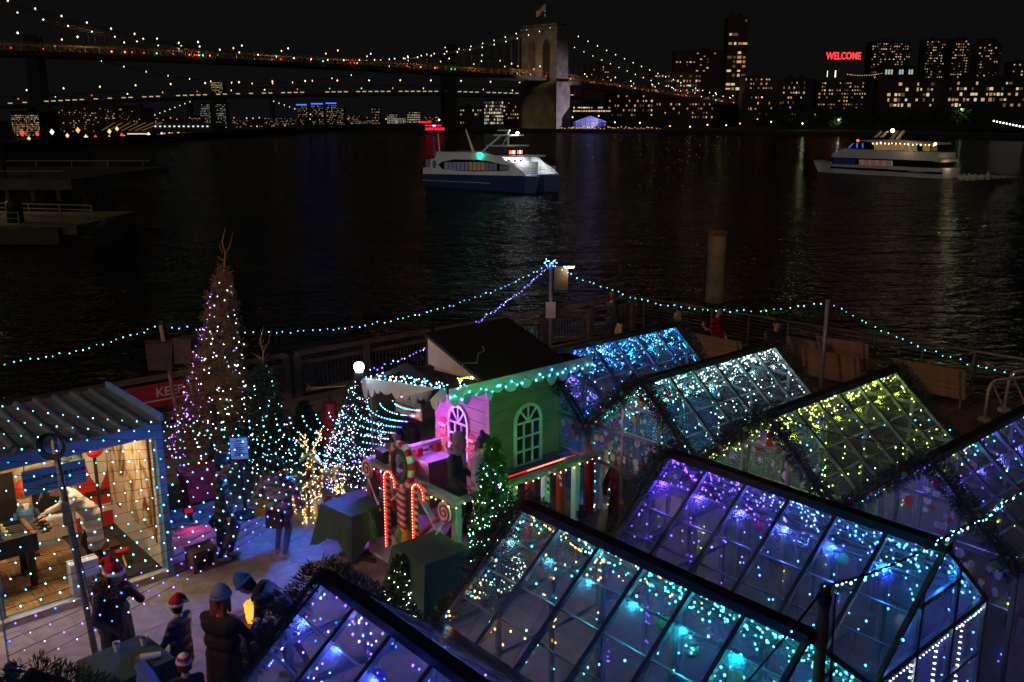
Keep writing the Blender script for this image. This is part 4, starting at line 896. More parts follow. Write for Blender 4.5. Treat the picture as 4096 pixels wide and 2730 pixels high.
# row B, decorated gable away from the camera
def oB(i): return rowB(i+1)-DB*g_
greenhouse('glass house glowing violet at one end and blue at the other', 'violet and blue lit', oB(1), BA+math.pi, WB-2*g_, LB, lambda u,z,p: mixc(PURP, (0.08,0.5,1.0), min(1,max(0,(u-.25)*1.9+random.uniform(-.12,.12)))), lamps=(((.11,.02,1),(.0,.16,1),11.0),), dens=1.05, garl=(0,))
greenhouse('glass house with amber and turquoise lights over two diners in red hats', 'amber and turquoise lit', oB(0), BA+math.pi, WB-2*g_, LB, lambda u,z,p: (random.choice((ORNG,WARM,ORNG,CYAN)) if random.random() > u*1.5+.05 else mixc(TEAL,CYAN,.45)), lamps=(((.05,.12,.16),(.0,.6,.8),4.5),), dens=1.0, garl=(0,))
greenhouse('glass house glowing deep blue beside the small lit fir', 'deep blue lit', oB(-1), BA+math.pi, WB-2*g_, LB, lambda u,z,p: random.choice((BLUE,VIO,PURP,(0.15,.4,1))), lamps=(((.04,.10,1),(.04,.05,1),8.0),), dens=1.1, garl=(0,))
greenhouse('glass house with violet eaves behind the cup table', 'cup table side', oB(-2), BA+math.pi, WB-2*g_, LB, lambda u,z,p: random.choice((BLUE,VIO,TEAL)), dens=0.3, garl=(0,))
pz = G(2150,1335,2.55)
greenhouse('small violet glass house peeping over the hut roof', 'small violet', (pz.x-.2,pz.y-.7,0), BA+math.pi, 1.9, 2.2, lambda u,z,p: random.choice((PURP,VIO,(.4,.2,1))), lamps=(((.16,.04,1),(.16,.04,1),1.6),), dens=0.7, garl=(0,), ze=1.75, za=2.5, nb=4)
# furniture inside
def inA(i, x, y): return tuple(rowA(i)+DA*x+NA*y)
def inB(i, x, y): return tuple(rowB(i+1)-DB*x+NB*y)
for n_, (pf, i, lab) in enumerate(((inA,-1,'azure lit'),(inA,0,'white and mint lit'),(inA,1,'lime lit'),(inA,2,'violet and lime lit'),(inB,1,'violet and blue lit'),(inB,0,'amber and turquoise lit'),(inB,-1,'deep blue lit'))):
    yw = (AA if pf is inA else BA+math.pi)
    cafe_table('dark dining table inside the %s glass house' % lab, pf(i,1.13,1.75), yw+R(90), l=1.5)
    cafe_chair('metal chair on the wall side of the %s glass house table' % lab, pf(i,.45,1.3), yw+R(90)); cafe_chair('metal chair across the table in the %s glass house' % lab, pf(i,1.85,2.2), yw-R(90))
for (pf,i,x,y,z,c,lab) in ((inB,1,1.0,.8,2.62,'green','dark green bauble hanging in the violet end of the violet and blue house'),(inB,1,1.25,1.35,2.62,'red','crimson bauble hanging midway in the violet and blue house'),(inB,1,1.3,1.9,2.6,'disco','mirrored bauble hanging in the violet and blue house'),(inB,1,1.3,2.35,2.6,'green','bright green bauble in the blue end of the violet and blue house'),(inB,1,1.35,2.85,2.6,'plum','plum bauble hanging in the blue end of the violet and blue house'),
    (inB,0,.95,1.3,2.55,'red','red bauble hanging under the amber lights'),(inB,0,1.2,1.9,2.55,'green','lime bauble hanging beside the turquoise lights'),(inB,0,1.3,2.3,2.5,'disco','mirrored bauble hanging beside the turquoise lights'),(inB,0,1.3,2.75,2.45,'orange','rust bauble hanging beside the turquoise lights'),(inB,-1,1.25,.9,2.55,'plum','plum bauble hanging in the deep blue house'),
    (inA,1,.9,.6,2.7,'red','red bauble hanging under the lime lights'),(inA,0,.9,.9,2.65,'red','red bauble hanging under the white lights'),(inA,0,1.0,1.8,2.6,'gold','gold bauble hanging under the white lights'),(inA,0,1.1,.5,2.6,'green','green bauble hanging near the mint gable'),(inA,2,.8,.8,2.6,'plum','plum bauble hanging in the violet and lime house'),(inA,2,1.1,1.3,2.62,'orange','rust bauble hanging in the violet and lime house')):
    q = pf(i,x,y); bauble(None, (q[0],q[1],z), .075, BAUB[c], lab, 'baubles hanging in the glass houses', drop=.25)
cq = inB(1,1.15,1.95); t = thing('table_candle', 'lit candle jar on the table in the violet and blue house', 'candle', (cq[0],cq[1],.756)); MB().lathe([(.035,0),(.04,.12)],n=10).build('jar', EM('candle glow',(1,.75,.5),1.6), t)
# turf strip and three white menu sheets on the mint house gable
for k, x in enumerate((1.28,1.60,1.90)):
    q = rowA(0)+DA*x-NA*.03; t = thing('menu_sheet', 'white paper sheet taped to the glass door panes beside the red haired visitor', 'notice', (q.x,q.y,1.02), AA, 'paper sheets on the glass gable'); MB().box((-.1,-.004,0),(.1,0,.36)).build('paper', WHT, t)
# ================================================================== the container games kiosk
KBLUE = M('blue painted steel', (0.13,0.32,0.55), 0.45, 0.1, noise=.15, scale=3); ROOFST = M('corrugated roof steel', (0.16,0.25,0.33), 0.4, 0.5, noise=.3, scale=2.5)
CREAM = M('cream corrugated wall', (0.62,0.50,0.34), 0.6, noise=.08); WAIN = M('white wainscot', (0.72,0.68,0.60), 0.55, noise=.06)
FR_ = Vector((-5.33,13.3,0)); KO = FR_ - E2*6.0
k = thing('container_kiosk', 'blue shipping container opened as a warm lit games room', 'kiosk', tuple(KO), YAW)       # local x along the open front, y into the room
KH = 2.53; KD = 2.44
for x in (0.0,5.9): MB().box((x,0,0),(x+.1,.14,KH)).build('corner_post', KBLUE, k)
MB().box((0.1,0,2.32),(5.9,.12,KH)).build('header_beam', KBLUE, k); MB().box((5.9,.14,2.42),(6.0,KD,KH)).build('side_beam', KBLUE, k)
MB().box((0.1,.0,0),(5.9,.1,.1)).build('sill_beam', M('pale threshold',(0.5,0.46,0.38),.6), k)
MB().box((0,.1,0.0),(6,KD,.10)).build('floor_frame', KBLUE, k)
mb = MB(); pr = []; n = 30
for i in range(n+1): x = 6.0*i/n; pr += [(x, KD, 2.55+(0.035 if i%2 else 0))]
x = 0; prof = []
while x < 6.0: prof += [(x,2.535),(x+.19,2.535),(x+.215,2.585),(x+.265,2.585)]; x += .29
prof = [(min(a,6.0),b) for a,b in prof] + [(6.0,2.535),(6.0,2.515),(0,2.515)]
MB().prism(prof, -.02, KD+.02).build('roof', ROOFST, k)
MB().bar((6.02,0,2.6),(6.02,KD,2.6),.05,.09).build('roof_edge', KBLUE, k)
# back wall of narrow battens, side wall with a framed snowy mural
MB().box((0.1,KD-.06,.1),(5.95,KD,2.5)).build('back_wall', CREAM, k)
bt = MB().box((0,-.018,.1),(.035,0,2.48)).mesh('batten', CREAM)
for i in range(74): obj('batten', bt, k, loc=(0.15+i*.07,KD-.06,0))
MB().box((5.86,.14,.1),(5.9,KD-.06,.62)).build('wainscot', WAIN, k); MB().box((5.87,.14,.62),(5.91,KD-.06,2.42)).build('side_wall', WAIN, k)
def mural():
    m = bpy.data.materials.new('printed winter mural'); m.use_nodes = True; n = m.node_tree; b = n.nodes['Principled BSDF']; L = n.links.new
    tc = n.nodes.new('ShaderNodeTexCoord'); mp = n.nodes.new('ShaderNodeMapping'); mp.inputs['Scale'].default_value = (1,1.6,0.7); L(tc.outputs['Object'], mp.inputs[0])
    t = n.nodes.new('ShaderNodeTexNoise'); t.inputs['Scale'].default_value = 1.9; t.inputs['Detail'].default_value = 9; t.inputs['Distortion'].default_value = 1.4; L(mp.outputs[0], t.inputs[0])
    r = n.nodes.new('ShaderNodeValToRGB'); e = r.color_ramp.elements; e[0].position=.36; e[0].color=(.10,.045,.022,1); e[1].position=.5; e[1].color=(.70,.55,.36,1)
    q = e.new(.42); q.color=(.34,.20,.09,1); q = e.new(.62); q.color=(.78,.70,.58,1); q = e.new(.75); q.color=(.30,.05,.03,1); L(t.outputs['Fac'], r.inputs[0]); L(r.outputs[0], b.inputs['Base Color']); return m
MB().box((5.85,.30,.55),(5.868,KD-.14,2.28)).build('mural', mural(), k)
for a in ((5.84,.25,.50,5.86,.30,2.33),(5.84,KD-.14,.5,5.86,KD-.09,2.33)): MB().box(a[:3],a[3:]).build('mural_frame', M('gilt frame',(.35,.2,.08),.5), k)
# parquet tiles of slats
WT = [M('floor slat %d' % i, c, .55, noise=.35, scale=7) for i, c in enumerate([(.26,.14,.065),(.33,.18,.085),(.21,.11,.05),(.40,.24,.12)])]
tl = [[MB().cbox((0,-.1125+j*.075,.006),(.29,.068,.012)).mesh('floor_tile', WT[m]) for j in range(4)] for m in range(4)]
tms = []
for m in range(4):
    q = MB()
    for j in range(4): q.cbox((0,-.108+j*.072,.006),(.286,.064,.012),0)
    tms.append(q.mesh('floor_tile', WT[m]))
for i in range(10):
    for j in range(7): obj('floor_tile', random.choice(tms), k, loc=(2.9+.15+i*.295,.30+j*.295,.10), rot=(0,0,R(90)*((i+j)%2)))
MB().box((5.0,.15,.1),(5.86,KD-.06,.118)).build('rubber_mat', M('dark rubber mat',(.035,.03,.028),.9,noise=.2,scale=20), k)
# lamps of the kiosk
for x in (1.6,3.4,5.0):
    MB().box((x-.5,.9,2.46),(x+.5,1.0,2.51)).build('ceiling_lamp', EM('warm tube lamp',(1,.72,.36),6), k)
    lamp('ceiling_lamp_light','AREA',30,(1,.70,.36),k,(x,.95,2.44),target=(x,1.3,0),size=.8)
# things inside the kiosk (kiosk coordinates to world)
def KW(x,y,z=0): p = KO + E2*x - E1*y; return (p.x,p.y,z)
RED = M('red fabric print',(0.55,.03,.025),.6,noise=.1); WHITEP = M('off white print',(.75,.70,.62),.6,noise=.06); GREENP = M('green print',(.08,.22,.06),.6,noise=.4,scale=14); DARKP = M('dark print',(.07,.03,.02),.6); SKYP = M('pale blue print',(.35,.52,.55),.6)
t = thing('festive_panel', 'tall printed panel in red, white and fir green beside the mural', 'panel', KW(5.58,KD-.1,.1), YAW)
MB().box((-.33,0,0),(.33,.03,2.25)).build('board', SKYP, t)
MB().box((-.33,-.004,0),(.33,-.001,.72)).build('red_print', RED, t); MB().box((-.33,-.009,.28),(.33,-.005,.42)).build('white_band', WHITEP, t)
MB().prism([(-.32,.42),(.33,.42),(.33,1.55),(.16,1.75),(-.05,1.62),(-.2,1.2)],-.010,-.006).build('red_print', RED, t)
MB().box((-.33,-.016,.60),(.33,-.012,.70)).build('dark_band', DARKP, t)
MB().prism([(-.12,1.36),(-.02,.95),(.1,.72),(.24,.98),(.32,1.36),(.22,1.6),(-.04,1.6)],-.016,-.012).build('white_print', WHITEP, t)
MB().prism([(-.1,1.58),(.32,1.58),(.33,1.74),(-.12,1.72)],-.022,-.018).build('white_band', WHITEP, t)
gm = MB(); needles(gm, [(-.3,-.02,1.2),(-.22,-.02,1.6),(-.1,-.02,1.95),(.2,-.02,2.15)], .12, 420, .11, .012); gm.build('fir_print', GREENP, t)
for x,z,r,c in ((-.12,1.9,.075,'plum'),(.08,1.98,.06,'orange'),(-.2,1.55,.055,'red'),(-.26,1.28,.06,'plum')): MB().lathe([(r,-.004),(r,.004)],n=14,axis='y').build('bauble_print', BAUB[c], t, loc=(x,-.03,z))
t = thing('kiosk_sign', 'hanging blue sign board reading RUDOLPH\'S GAME ROOM', 'sign', KW((ON(123,1855,KO,E2)[0]+ON(304,1822,KO,E2)[0])/2,.06,1.86), YAW)
MB().box((-.42,-.02,0),(.42,.02,.36)).build('board', M('sign blue',(.14,.36,.46),.5,noise=.06), t)
DKT = M('dark lettering',(.02,.03,.05),.6)
obj('lettering', text_mesh("RUDOLPH'S GAME ROOM", .072, DKT, 'lettering', .002, bold=.002), t, loc=(0,-.024,.22), rot=(R(90),0,0)); obj('lettering', text_mesh('WATERMARKBAR.COM', .045, DKT, 'lettering', .002), t, loc=(0,-.024,.11), rot=(R(90),0,0))
for x in (-.38,.38): MB().tube([(x,0,.36),(x,0,.47)],.006,4).build('cord', WIRE, t)
BLKB = M('black chalkboard',(.018,.018,.02),.7,noise=.3,scale=5); PINE = M('pine frame',(.45,.27,.11),.6)
for (x0,x1,z0,z1,lab) in ((3.5,4.42,.55,1.5,'chalkboard in a pine frame behind the football table'),(4.62,5.2,.55,1.45,'chalkboard with pink scribbles behind the bent over player')):
    t = thing('chalkboard', lab, 'chalkboard', KW((x0+x1)/2,KD-.09,z0), YAW); w_ = (x1-x0)/2
    MB().box((-w_,-.012,0),(w_,0,z1-z0)).build('board', BLKB, t)
    for a in ((-w_-.03,0,w_+.03,.03),(-w_-.03,z1-z0-.03,w_+.03,z1-z0)): MB().box((a[0],-.02,a[1]),(a[2],-.013,a[3])).build('frame_rail', PINE, t)
    for s in (-1,1): MB().box((s*w_-.03,-.02,.03),(s*w_,-.013,z1-z0-.03)).build('frame_stile', PINE, t)
    if x0 > 4.5:
        for q in range(3): MB().tube([(-.2+q*.15,-.02,.3+.1*q),(-.1+q*.12,-.02,.55),(-.15+q*.14,-.02,.35)],.006,4).build('chalk_mark', M('pink chalk',(.5,.3,.28),.9), t)
t = thing('wall_poster', 'small cream notice poster on the battens over the football table', 'poster', KW(4.05,KD-.09,1.55), YAW); MB().box((-.2,-.012,0),(.2,0,.5)).build('paper', WHITEP, t)
for q in range(5): MB().box((-.13,-.016,.1+q*.07),(.13,-.0125,.12+q*.07)).build('print_line', M('ochre print',(.4,.25,.08),.7), t)
# football table
t = thing('football_table', 'dark table football with white and blue players on steel rods', 'games table', KW(3.55,1.05,.112), YAW); BLK = M('black laminate',(.02,.022,.028),.4)
MB().box((-.72,-.36,.62),(.72,-.33,.90)).build('side_panel', BLK, t); MB().box((-.72,.33,.62),(.72,.36,.90)).build('side_panel', BLK, t); MB().box((-.72,-.33,.62),(-.69,.33,.90)).build('end_panel', BLK, t); MB().box((.66,-.33,.62),(.72,.33,.90)).build('end_panel', M('brown end panel',(.16,.09,.05),.5), t)
MB().box((-.69,-.33,.66),(.66,.33,.68)).build('pitch', M('dark green pitch',(.04,.10,.06),.7), t)
for x in (-.62,.62):
    for y in (-.27,.27): MB().lathe([(.055,0),(.055,.62)],n=12).build('leg', BLK, t, loc=(x,y,0)); MB().lathe([(.06,-.0),(.06,.05)],n=12).build('foot_ring', STEEL, t, loc=(x,y,0))
MB().lathe([(.085,-.004),(.085,.004),(.065,.004),(.065,-.004)],n=18,axis='y').build('goal_ring', STEEL, t, loc=(.12,-.366,.75))
PW = M('ivory player',(.75,.62,.38),.5); PB = M('blue player',(.03,.05,.25),.5)
for i in range(8):
    y = -.27+i*.077; MB().tube([(-.68,y,.845),(.86+.05*(i%2),y,.845)],.008,6).build('rod', STEEL, t); MB().tube([(.80+.05*(i%2),y,.845),(.92+.05*(i%2),y,.845)],.016,6).build('handle', BLK, t)
    for q in range(3): x = -.45+q*.36+(i%2)*.12; mb = MB(); mb.cbox((x,y,.82),(.03,.022,.13)); mb.ball((x,y,.905),.02,8,5); mb.build('player', PW if i%2 else PB, t)
# nutcracker figure
t = thing('nutcracker', 'painted wooden nutcracker soldier with red cap behind the football table', 'figurine', KW(4.42,1.95,.112), YAW); NB_ = M('nutcracker blue',(.06,.14,.26),.45)
for s in (-1,1): MB().lathe([(.05,.04),(.055,.36)],n=10).build('leg', RED, t, loc=(s*.06,0,0)); MB().box((s*.06-.05,-.08,0),(s*.06+.05,.05,.05)).build('boot', BLK, t); MB().tube([(s*.14,0,.78),(s*.19,-.02,.6),(s*.17,-.1,.48)],.035,8).build('arm', NB_, t)
MB().lathe([(.1,.36),(.12,.5),(.1,.62),(.13,.82),(.05,.88)],n=12).build('coat', NB_, t, smooth=True); MB().lathe([(.125,.46),(.125,.5)],n=12).build('belt', BAUB['gold'], t); MB().lathe([(.05,.87),(.085,.92),(.09,1.04),(.07,1.08)],n=12).build('head', M('painted face',(.7,.45,.3),.5), t, smooth=True)
MB().lathe([(.1,1.04),(.11,1.12),(.10,1.25),(.03,1.32)],n=12).build('cap', RED, t, smooth=True); MB().lathe([(.105,1.03),(.105,1.07)],n=12).build('cap_band', BAUB['gold'], t); MB().prism([(-.05,.94),(.05,.94),(.0,.78)],-.1,-.07).build('beard', WHITEP, t)
# high striker and mallets
t = thing('high_striker', 'black high striker pole with a round red bell', 'game', KW(5.42,1.5,.12), YAW)
MB().box((-.2,-.2,0),(.2,.2,.05)).build('base', DARKP, t); MB().tube([(0,0,.05),(0,0,1.62)],.028,8).build('pole', BLK, t); MB().lathe([(.005,-.06),(.11,-.045),(.14,0),(.13,.03)],n=18,axis='y').build('bell', RED, t, loc=(0,-.06,1.72), smooth=True); MB().ball((0,-.13,1.72),.018,8,6).build('bell_stud', STEEL, t); MB().lathe([(.04,.05),(.06,.12),(.02,.16)],n=10).build('striker_pad', STEEL, t)
t = thing('toy_mallet', 'red headed toy mallet with yellow handle on the rubber mat', 'mallet', KW(5.45,.62,.14), YAW)
MB().lathe([(.055,-.1),(.06,-.06),(.06,.06),(.055,.1)],n=12,axis='x').build('head', RED, t, loc=(0,.1,.16), smooth=True); MB().tube([(0,.1,.14),(-.03,-.16,.0)],.016,8).build('handle', M('yellow handle',(.65,.42,.03),.5), t)
t = thing('parcel_stack', 'brown parcels stacked on the kiosk floor by the panel', 'box', KW(5.2,1.15,.112), YAW); CARD = M('brown card',(.34,.19,.09),.8)
MB().box((-.17,-.14,0),(.17,.14,.16)).build('parcel', CARD, t); MB().box((-.1,-.12,.16),(.14,.1,.29)).build('parcel', CARD, t, rot=(0,0,.3))
t = thing('wood_box', 'small open wooden box outside the kiosk corner post', 'box', tuple(FR_+E2*.42+E1*.05), YAW)
for a in ((-.2,-.16,0,-.15,.16,.36),(.15,-.16,0,.2,.16,.36),(-.15,-.16,.31,.15,.16,.36),(-.15,.12,0,.15,.16,.31),(-.15,-.16,0,.15,.12,.05)): MB().box(a[:3],a[3:]).build('board', WOODR, t)

# pole of the light net with a coil of cable and white box
pb = G(386,2640,0); pt_ = G(212,1752,3.12)
t = thing('net_pole', 'leaning grey pole with a coil of cable in front of the kiosk', 'pole', (pb.x,pb.y,0)); d = Vector((pt_.x-pb.x,pt_.y-pb.y,3.15)); POLE = M('blue grey pole',(.16,.20,.25),.45,.4)
MB().tube([(0,0,0),tuple(d*.33),tuple(d*.66),tuple(d)],.042,10).build('shaft', POLE, t, smooth=True)
cm = MB()
for i in range(5): r = .13+.012*i; cm.tube([tuple(d*.965+Vector((r*math.cos(a),-.05-.012*i,r*math.sin(a)))) for a in [q*math.pi/10 for q in range(21)]],.008,4)
cm.build('cable_coil', WIRE, t); MB().tube([tuple(d*.97+Vector((.03,-.05,0))),tuple(d*.5+Vector((.06,-.03,0))),tuple(d*.12+Vector((.1,0,0)))],.008,4).build('cable', WIRE, t)
MB().box((-.05,-.06,0),(.05,-.04,.32)).build('clamp', POLE, t, loc=tuple(d*.62))
t = thing('paper_carton', 'white carton leaning behind the leaning pole at the kiosk edge', 'box', KW(4.72,.2,.11), YAW); MB().box((-.2,-.1,0),(.2,.1,.5)).build('carton', M('white carton',(.6,.66,.7),.6), t); MB().box((-.19,-.104,.2),(.19,-.101,.26)).build('tape', M('clear tape',(.45,.45,.42),.4), t)

# ================================================================== gingerbread hut on its deck
QO = Vector((-.81,12.36,0)); ZD = .6
def QW(x,y,z=0): p = QO + E2*x - E1*y; return (p.x,p.y,z)
CRED = M('candy red paint',(.50,.03,.03),.45,noise=.1); CWHT = M('candy white paint',(.74,.74,.72),.45,noise=.05); DKWD = M('stained deck wood',(.22,.15,.11),.65,noise=.35,scale=4); RAILP = M('grey rail paint',(.34,.32,.34),.6,noise=.1); GTRIM = M('grey green trim',(.22,.26,.20),.6)
t = dk_ = thing('hut_deck', 'raised wooden deck with candy coloured railing round the gingerbread hut', 'deck', tuple(QO), YAW)
MB().box((.03,.03,.04),(3.3,2.42,ZD-.03)).build('frame', DKWD, t)
pk = MB().box((0,.0,ZD-.03),(.135,2.40,ZD)).mesh('deck_board', DKWD)
for i in range(24): obj('deck_board', pk, t, loc=(.04+i*.1385,.02,0))
sk_ = [(1.0,0),(2.33,0),(2.33,.58),(2.2,.62),(2.1,.50),(1.95,.56),(1.85,.44),(1.7,.55),(1.5,.48),(1.35,.58),(1.2,.47),(1.0,.54)]
MB().prism([(a,b) for a,b in sk_], -.03, .0, plane='yz').build('snow_skirt', CWHT, t)
def railpost(x,y,m,w=.09): MB().box((x-w/2,y-w/2,ZD),(x+w/2,y+w/2,1.60)).build('post', m, t)
for y,m in ((.03,RAILP),(1.15,DKWD),(2.28,DKWD)): railpost(.03,y,m,.11)
MB().box((-.06,-.05,1.60),(.10,2.36,1.67)).build('hand_rail', RAILP, t); MB().box((.105,-.05,1.60),(3.25,.07,1.665)).build('hand_rail', GTRIM, t); MB().box((.105,2.24,1.60),(1.46,2.36,1.665)).build('hand_rail', RAILP, t)
for i in range(9): railpost(.45+i*.34,.03,(CWHT,CRED)[i%2],.10)
for i,m in ((.5,CWHT),(1.0,CRED),(1.4,CRED)): railpost(i,2.3,m,.11)
for (a,b,m) in (((.05,.1,ZD+.05),(.05,1.1,1.55),CWHT),((.05,1.1,ZD+.05),(.05,.1,1.55),CRED),((.05,1.2,ZD+.05),(.05,2.22,1.55),CRED),((.05,2.22,ZD+.05),(.05,1.2,1.55),CWHT)): MB().bar(a,b,.035,.09,up=(1,0,0)).build('brace', m, t)
# hut
WALL = M('gingerbread wall boards',(.27,.19,.14),.6,noise=.18,scale=3,bump=.25)
t = hut = thing('gingerbread_hut', 'small board clad hut with arched windows and white icing trim', 'hut', QW(0,0,0), YAW)
X0,X1,Y0,Y1 = 1.48,3.18,1.0,2.46
MB().box((X0+.03,Y0+.03,ZD),(X1-.03,Y1-.03,3.02)).build('core_wall', WALL, t)
nbz = 12; bh = (3.0-ZD)/nbz
for i in range(nbz):
    z = ZD+i*bh; sp = random.uniform(.3,.7)
    for a,b in ((0,sp),(sp,1)):
        x0 = X0+(X1-X0)*a; x1 = X0+(X1-X0)*b; MB().box((x0+.003,Y0,z+.004),(x1-.003,Y0+.03,z+bh-.006)).build('board', WALL, t)
    sp = random.uniform(.3,.7)
    for a,b in ((0,sp),(sp,1)):
        y0 = Y0+(Y1-Y0)*a; y1 = Y0+(Y1-Y0)*b; MB().box((X0,y0+.034 if a==0 else y0+.003,z+.004),(X0+.03,y1-.003,z+bh-.006)).build('board', WALL, t)
MB().box((X0-.02,Y0-.02,ZD),(X0+.10,Y0-.001,3.0)).build('corner_board', WALL, t)
MB().box((X0-.02,Y0-.001,ZD),(X0-.001,Y0+.09,3.0)).build('corner_board', WALL, t)
# counter ledge, red panel and rope light under the green side
MB().box((X0-.05,Y0-.13,1.30),(X1+.1,Y0-.02,1.36)).build('ledge', GTRIM, t); MB().box((X0,Y0-.06,1.0),(X1,Y0-.005,1.295)).build('ledge_panel', M('dark red panel',(.25,.02,.02),.5), t)
MB().box((X0+.1,Y0-.10,1.26),(X1,Y0-.07,1.29)).build('rope_light', EM('red rope light',(1,.04,.03),1.0), t)
rl = MB()
for i in range(20): rl.octa((X0+.75+i*.045,Y0-.11,1.275),.012,(1,.15,.08))
rl.build('rope_bulbs', BULB('bulb light',11.0), t, kind='stuff')
# arched windows
PANEH = M('reflective dark glass',(.012,.014,.018),.06,spec=.9)
def arched(axis, c, w_, z0, zs, zt):
    """w half width, sill z0, spring zs, crown zt"""
    win = MB(); rise = zt-zs; arc = [(w_*math.cos(a), zs+rise*math.sin(a)) for a in [math.pi*i/12 for i in range(13)]]
    def P(u,z,d): return (c[0]+u, c[1]-d, z) if axis == 'x' else (c[0]-d, c[1]-u, z)
    def strip(poly, d0, d1, name, m, par):
        mb = MB(); n_ = len(poly); mb.add([P(a,b,d0) for a,b in poly]+[P(a,b,d1) for a,b in poly],[tuple(range(n_)),tuple(range(2*n_-1,n_-1,-1))]+[(i,i+n_,(i+1)%n_+n_,(i+1)%n_) for i in range(n_)]); return mb.build(name, m, par)
    win = strip([(-w_,z0)]+arc[::-1]+[(w_,z0)], .004, .012, 'window', PANEH, hut)
    def barx(a,b,wd,d=.03): 
        mb = MB(); mb.bar(P(a[0],a[1],.022),P(b[0],b[1],.022),wd,.03,up=(0,-1,0) if axis=='x' else (-1,0,0)); mb.build('glazing_bar', CWHT, win)
    pts = [(-w_,z0)]+arc[::-1]+[(w_,z0)]
    fm_ = MB()
    for a,b in zip(pts, pts[1:]+pts[:1]): fm_.bar(P(a[0],a[1],.022),P(b[0],b[1],.022),.05,.036,up=(0,-1,0) if axis=='x' else (-1,0,0))
    fm_.build('frame', CWHT, win)
    for f in (1/3.,2/3.): x = -w_+2*w_*f; barx((x,z0),(x,zs),.026)
    for q in range(1,4): z = z0+(zs-z0)*q/3; barx((-w_,z),(w_,z),.028)
    for a in (50,90,130): barx((0,zs),(w_*.97*math.cos(R(a)),zs+rise*.97*math.sin(R(a))),.024)
arched('x',(2.31,Y0),.29,1.36,2.10,2.40); arched('y',(X0,1.78),.25,1.45,2.06,2.36)
# roofs
FELT = M('black roofing felt',(.018,.015,.014),.9,noise=.3,scale=6)
MB().add([(1.20,.82,3.06),(3.05,.82,3.06),(3.05,2.32,3.56),(1.20,2.32,3.56),(1.20,.82,3.0),(3.05,.82,3.0),(3.05,2.32,3.50),(1.20,2.32,3.50)],[(0,1,2,3),(7,6,5,4),(0,4,5,1),(1,5,6,2),(2,6,7,3),(3,7,4,0)]).build('roof', FELT, t)
TAN = M('tan gable panel',(.45,.27,.15),.6,noise=.12)
MB().prism([(.95,3.02),(2.28,3.02),(2.28,3.47)],1.23,1.26,plane='yz').build('gable_panel', TAN, t)
MB().prism([(.95,3.02),(2.28,3.02),(2.28,3.47)],3.0,3.03,plane='yz').build('gable_panel', TAN, t); MB().box((1.27,2.25,3.02),(3.0,2.28,3.46)).build('gable_panel', TAN, t)
MB().add([(.55,.85,3.0),(1.2,.85,3.03),(1.2,2.9,2.93),(.55,3.1,2.70),(.55,.85,2.95),(1.2,.85,2.98),(1.2,2.9,2.88),(.55,3.1,2.65)],[(0,1,2,3),(7,6,5,4),(0,4,5,1),(1,5,6,2),(2,6,7,3),(3,7,4,0)]).build('porch_roof', FELT, t)
MB().box((.55,2.98,ZD),(.63,3.06,2.66)).build('porch_post', DKWD, t)
MB().box((3.06,.85,2.94),(3.6,1.6,2.99)).build('eave_board', FELT, t)
ICE_ = M('white icing board',(.70,.74,.78),.5,noise=.05)
def icing(p0, p1, seed, n_=11):
    rr = random.Random(seed); L = (Vector(p1)-Vector(p0)).length; pts = [(0,0)]; x = 0
    lobes = []
    while x < L-.05:
        wl = min(rr.uniform(.16,.34), L-x); dp = rr.uniform(.20,.36)
        for q in range(0,9): a = q/8; pts.append((x+wl*a, -.16-(dp-.16)*math.sin(math.pi*a)**.8))
        x += wl
    pts += [(L,0)]; return pts, L
def icing_obj(p0, p1, seed):
    pts, L = icing(p0,p1,seed); p0 = Vector(p0); p1 = Vector(p1); u = (p1-p0).normalized(); nrm = Vector((u.y,-u.x,0)).normalized(); mb = MB(); n_ = len(pts)
    vs = [p0+u*a+Vector((0,0,b+.05)) for a,b in pts]; vs += [v+nrm*.03 for v in vs]
    mb.add(vs,[tuple(range(n_)),tuple(range(2*n_-1,n_-1,-1))]+[(i,i+n_,(i+1)%n_+n_,(i+1)%n_) for i in range(n_)]); return mb.build('icing_trim', ICE_, hut)
icing_obj((.52,.80,3.0),(3.62,.80,3.0),3); icing_obj((.50,3.16,2.69),(.50,.83,3.0),8)
# hanging sign of the hut
t = thing('hut_sign', 'cream board with SANTA\'S GINGERBREAD HOUSE hung from the icing', 'sign', QW(.66,2.06,2.30), YAW)
MB().box((-.015,-.36,0),(.015,.36,.27)).build('board', M('cream board',(.62,.52,.36),.6), t); MB().box((-.02,-.375,-.015),(.02,.375,-.001)).build('edge', CRED, t)
for y,ln in ((.1,"SANTA'S"),(0,'')): pass
obj('lettering', text_mesh("SANTA'S GINGERBREAD HOUSE", .046, DKT, 'lettering', .002), t, loc=(-.018,0,.16), rot=(R(90),0,R(-90))); obj('lettering', text_mesh('WATERMARK NYC', .034, DKT, 'lettering', .002), t, loc=(-.018,0,.09), rot=(R(90),0,R(-90)))
for y in (-.3,.3): MB().tube([(0,y,.27),(0,y,.52)],.006,4).build('cord', WIRE, t)
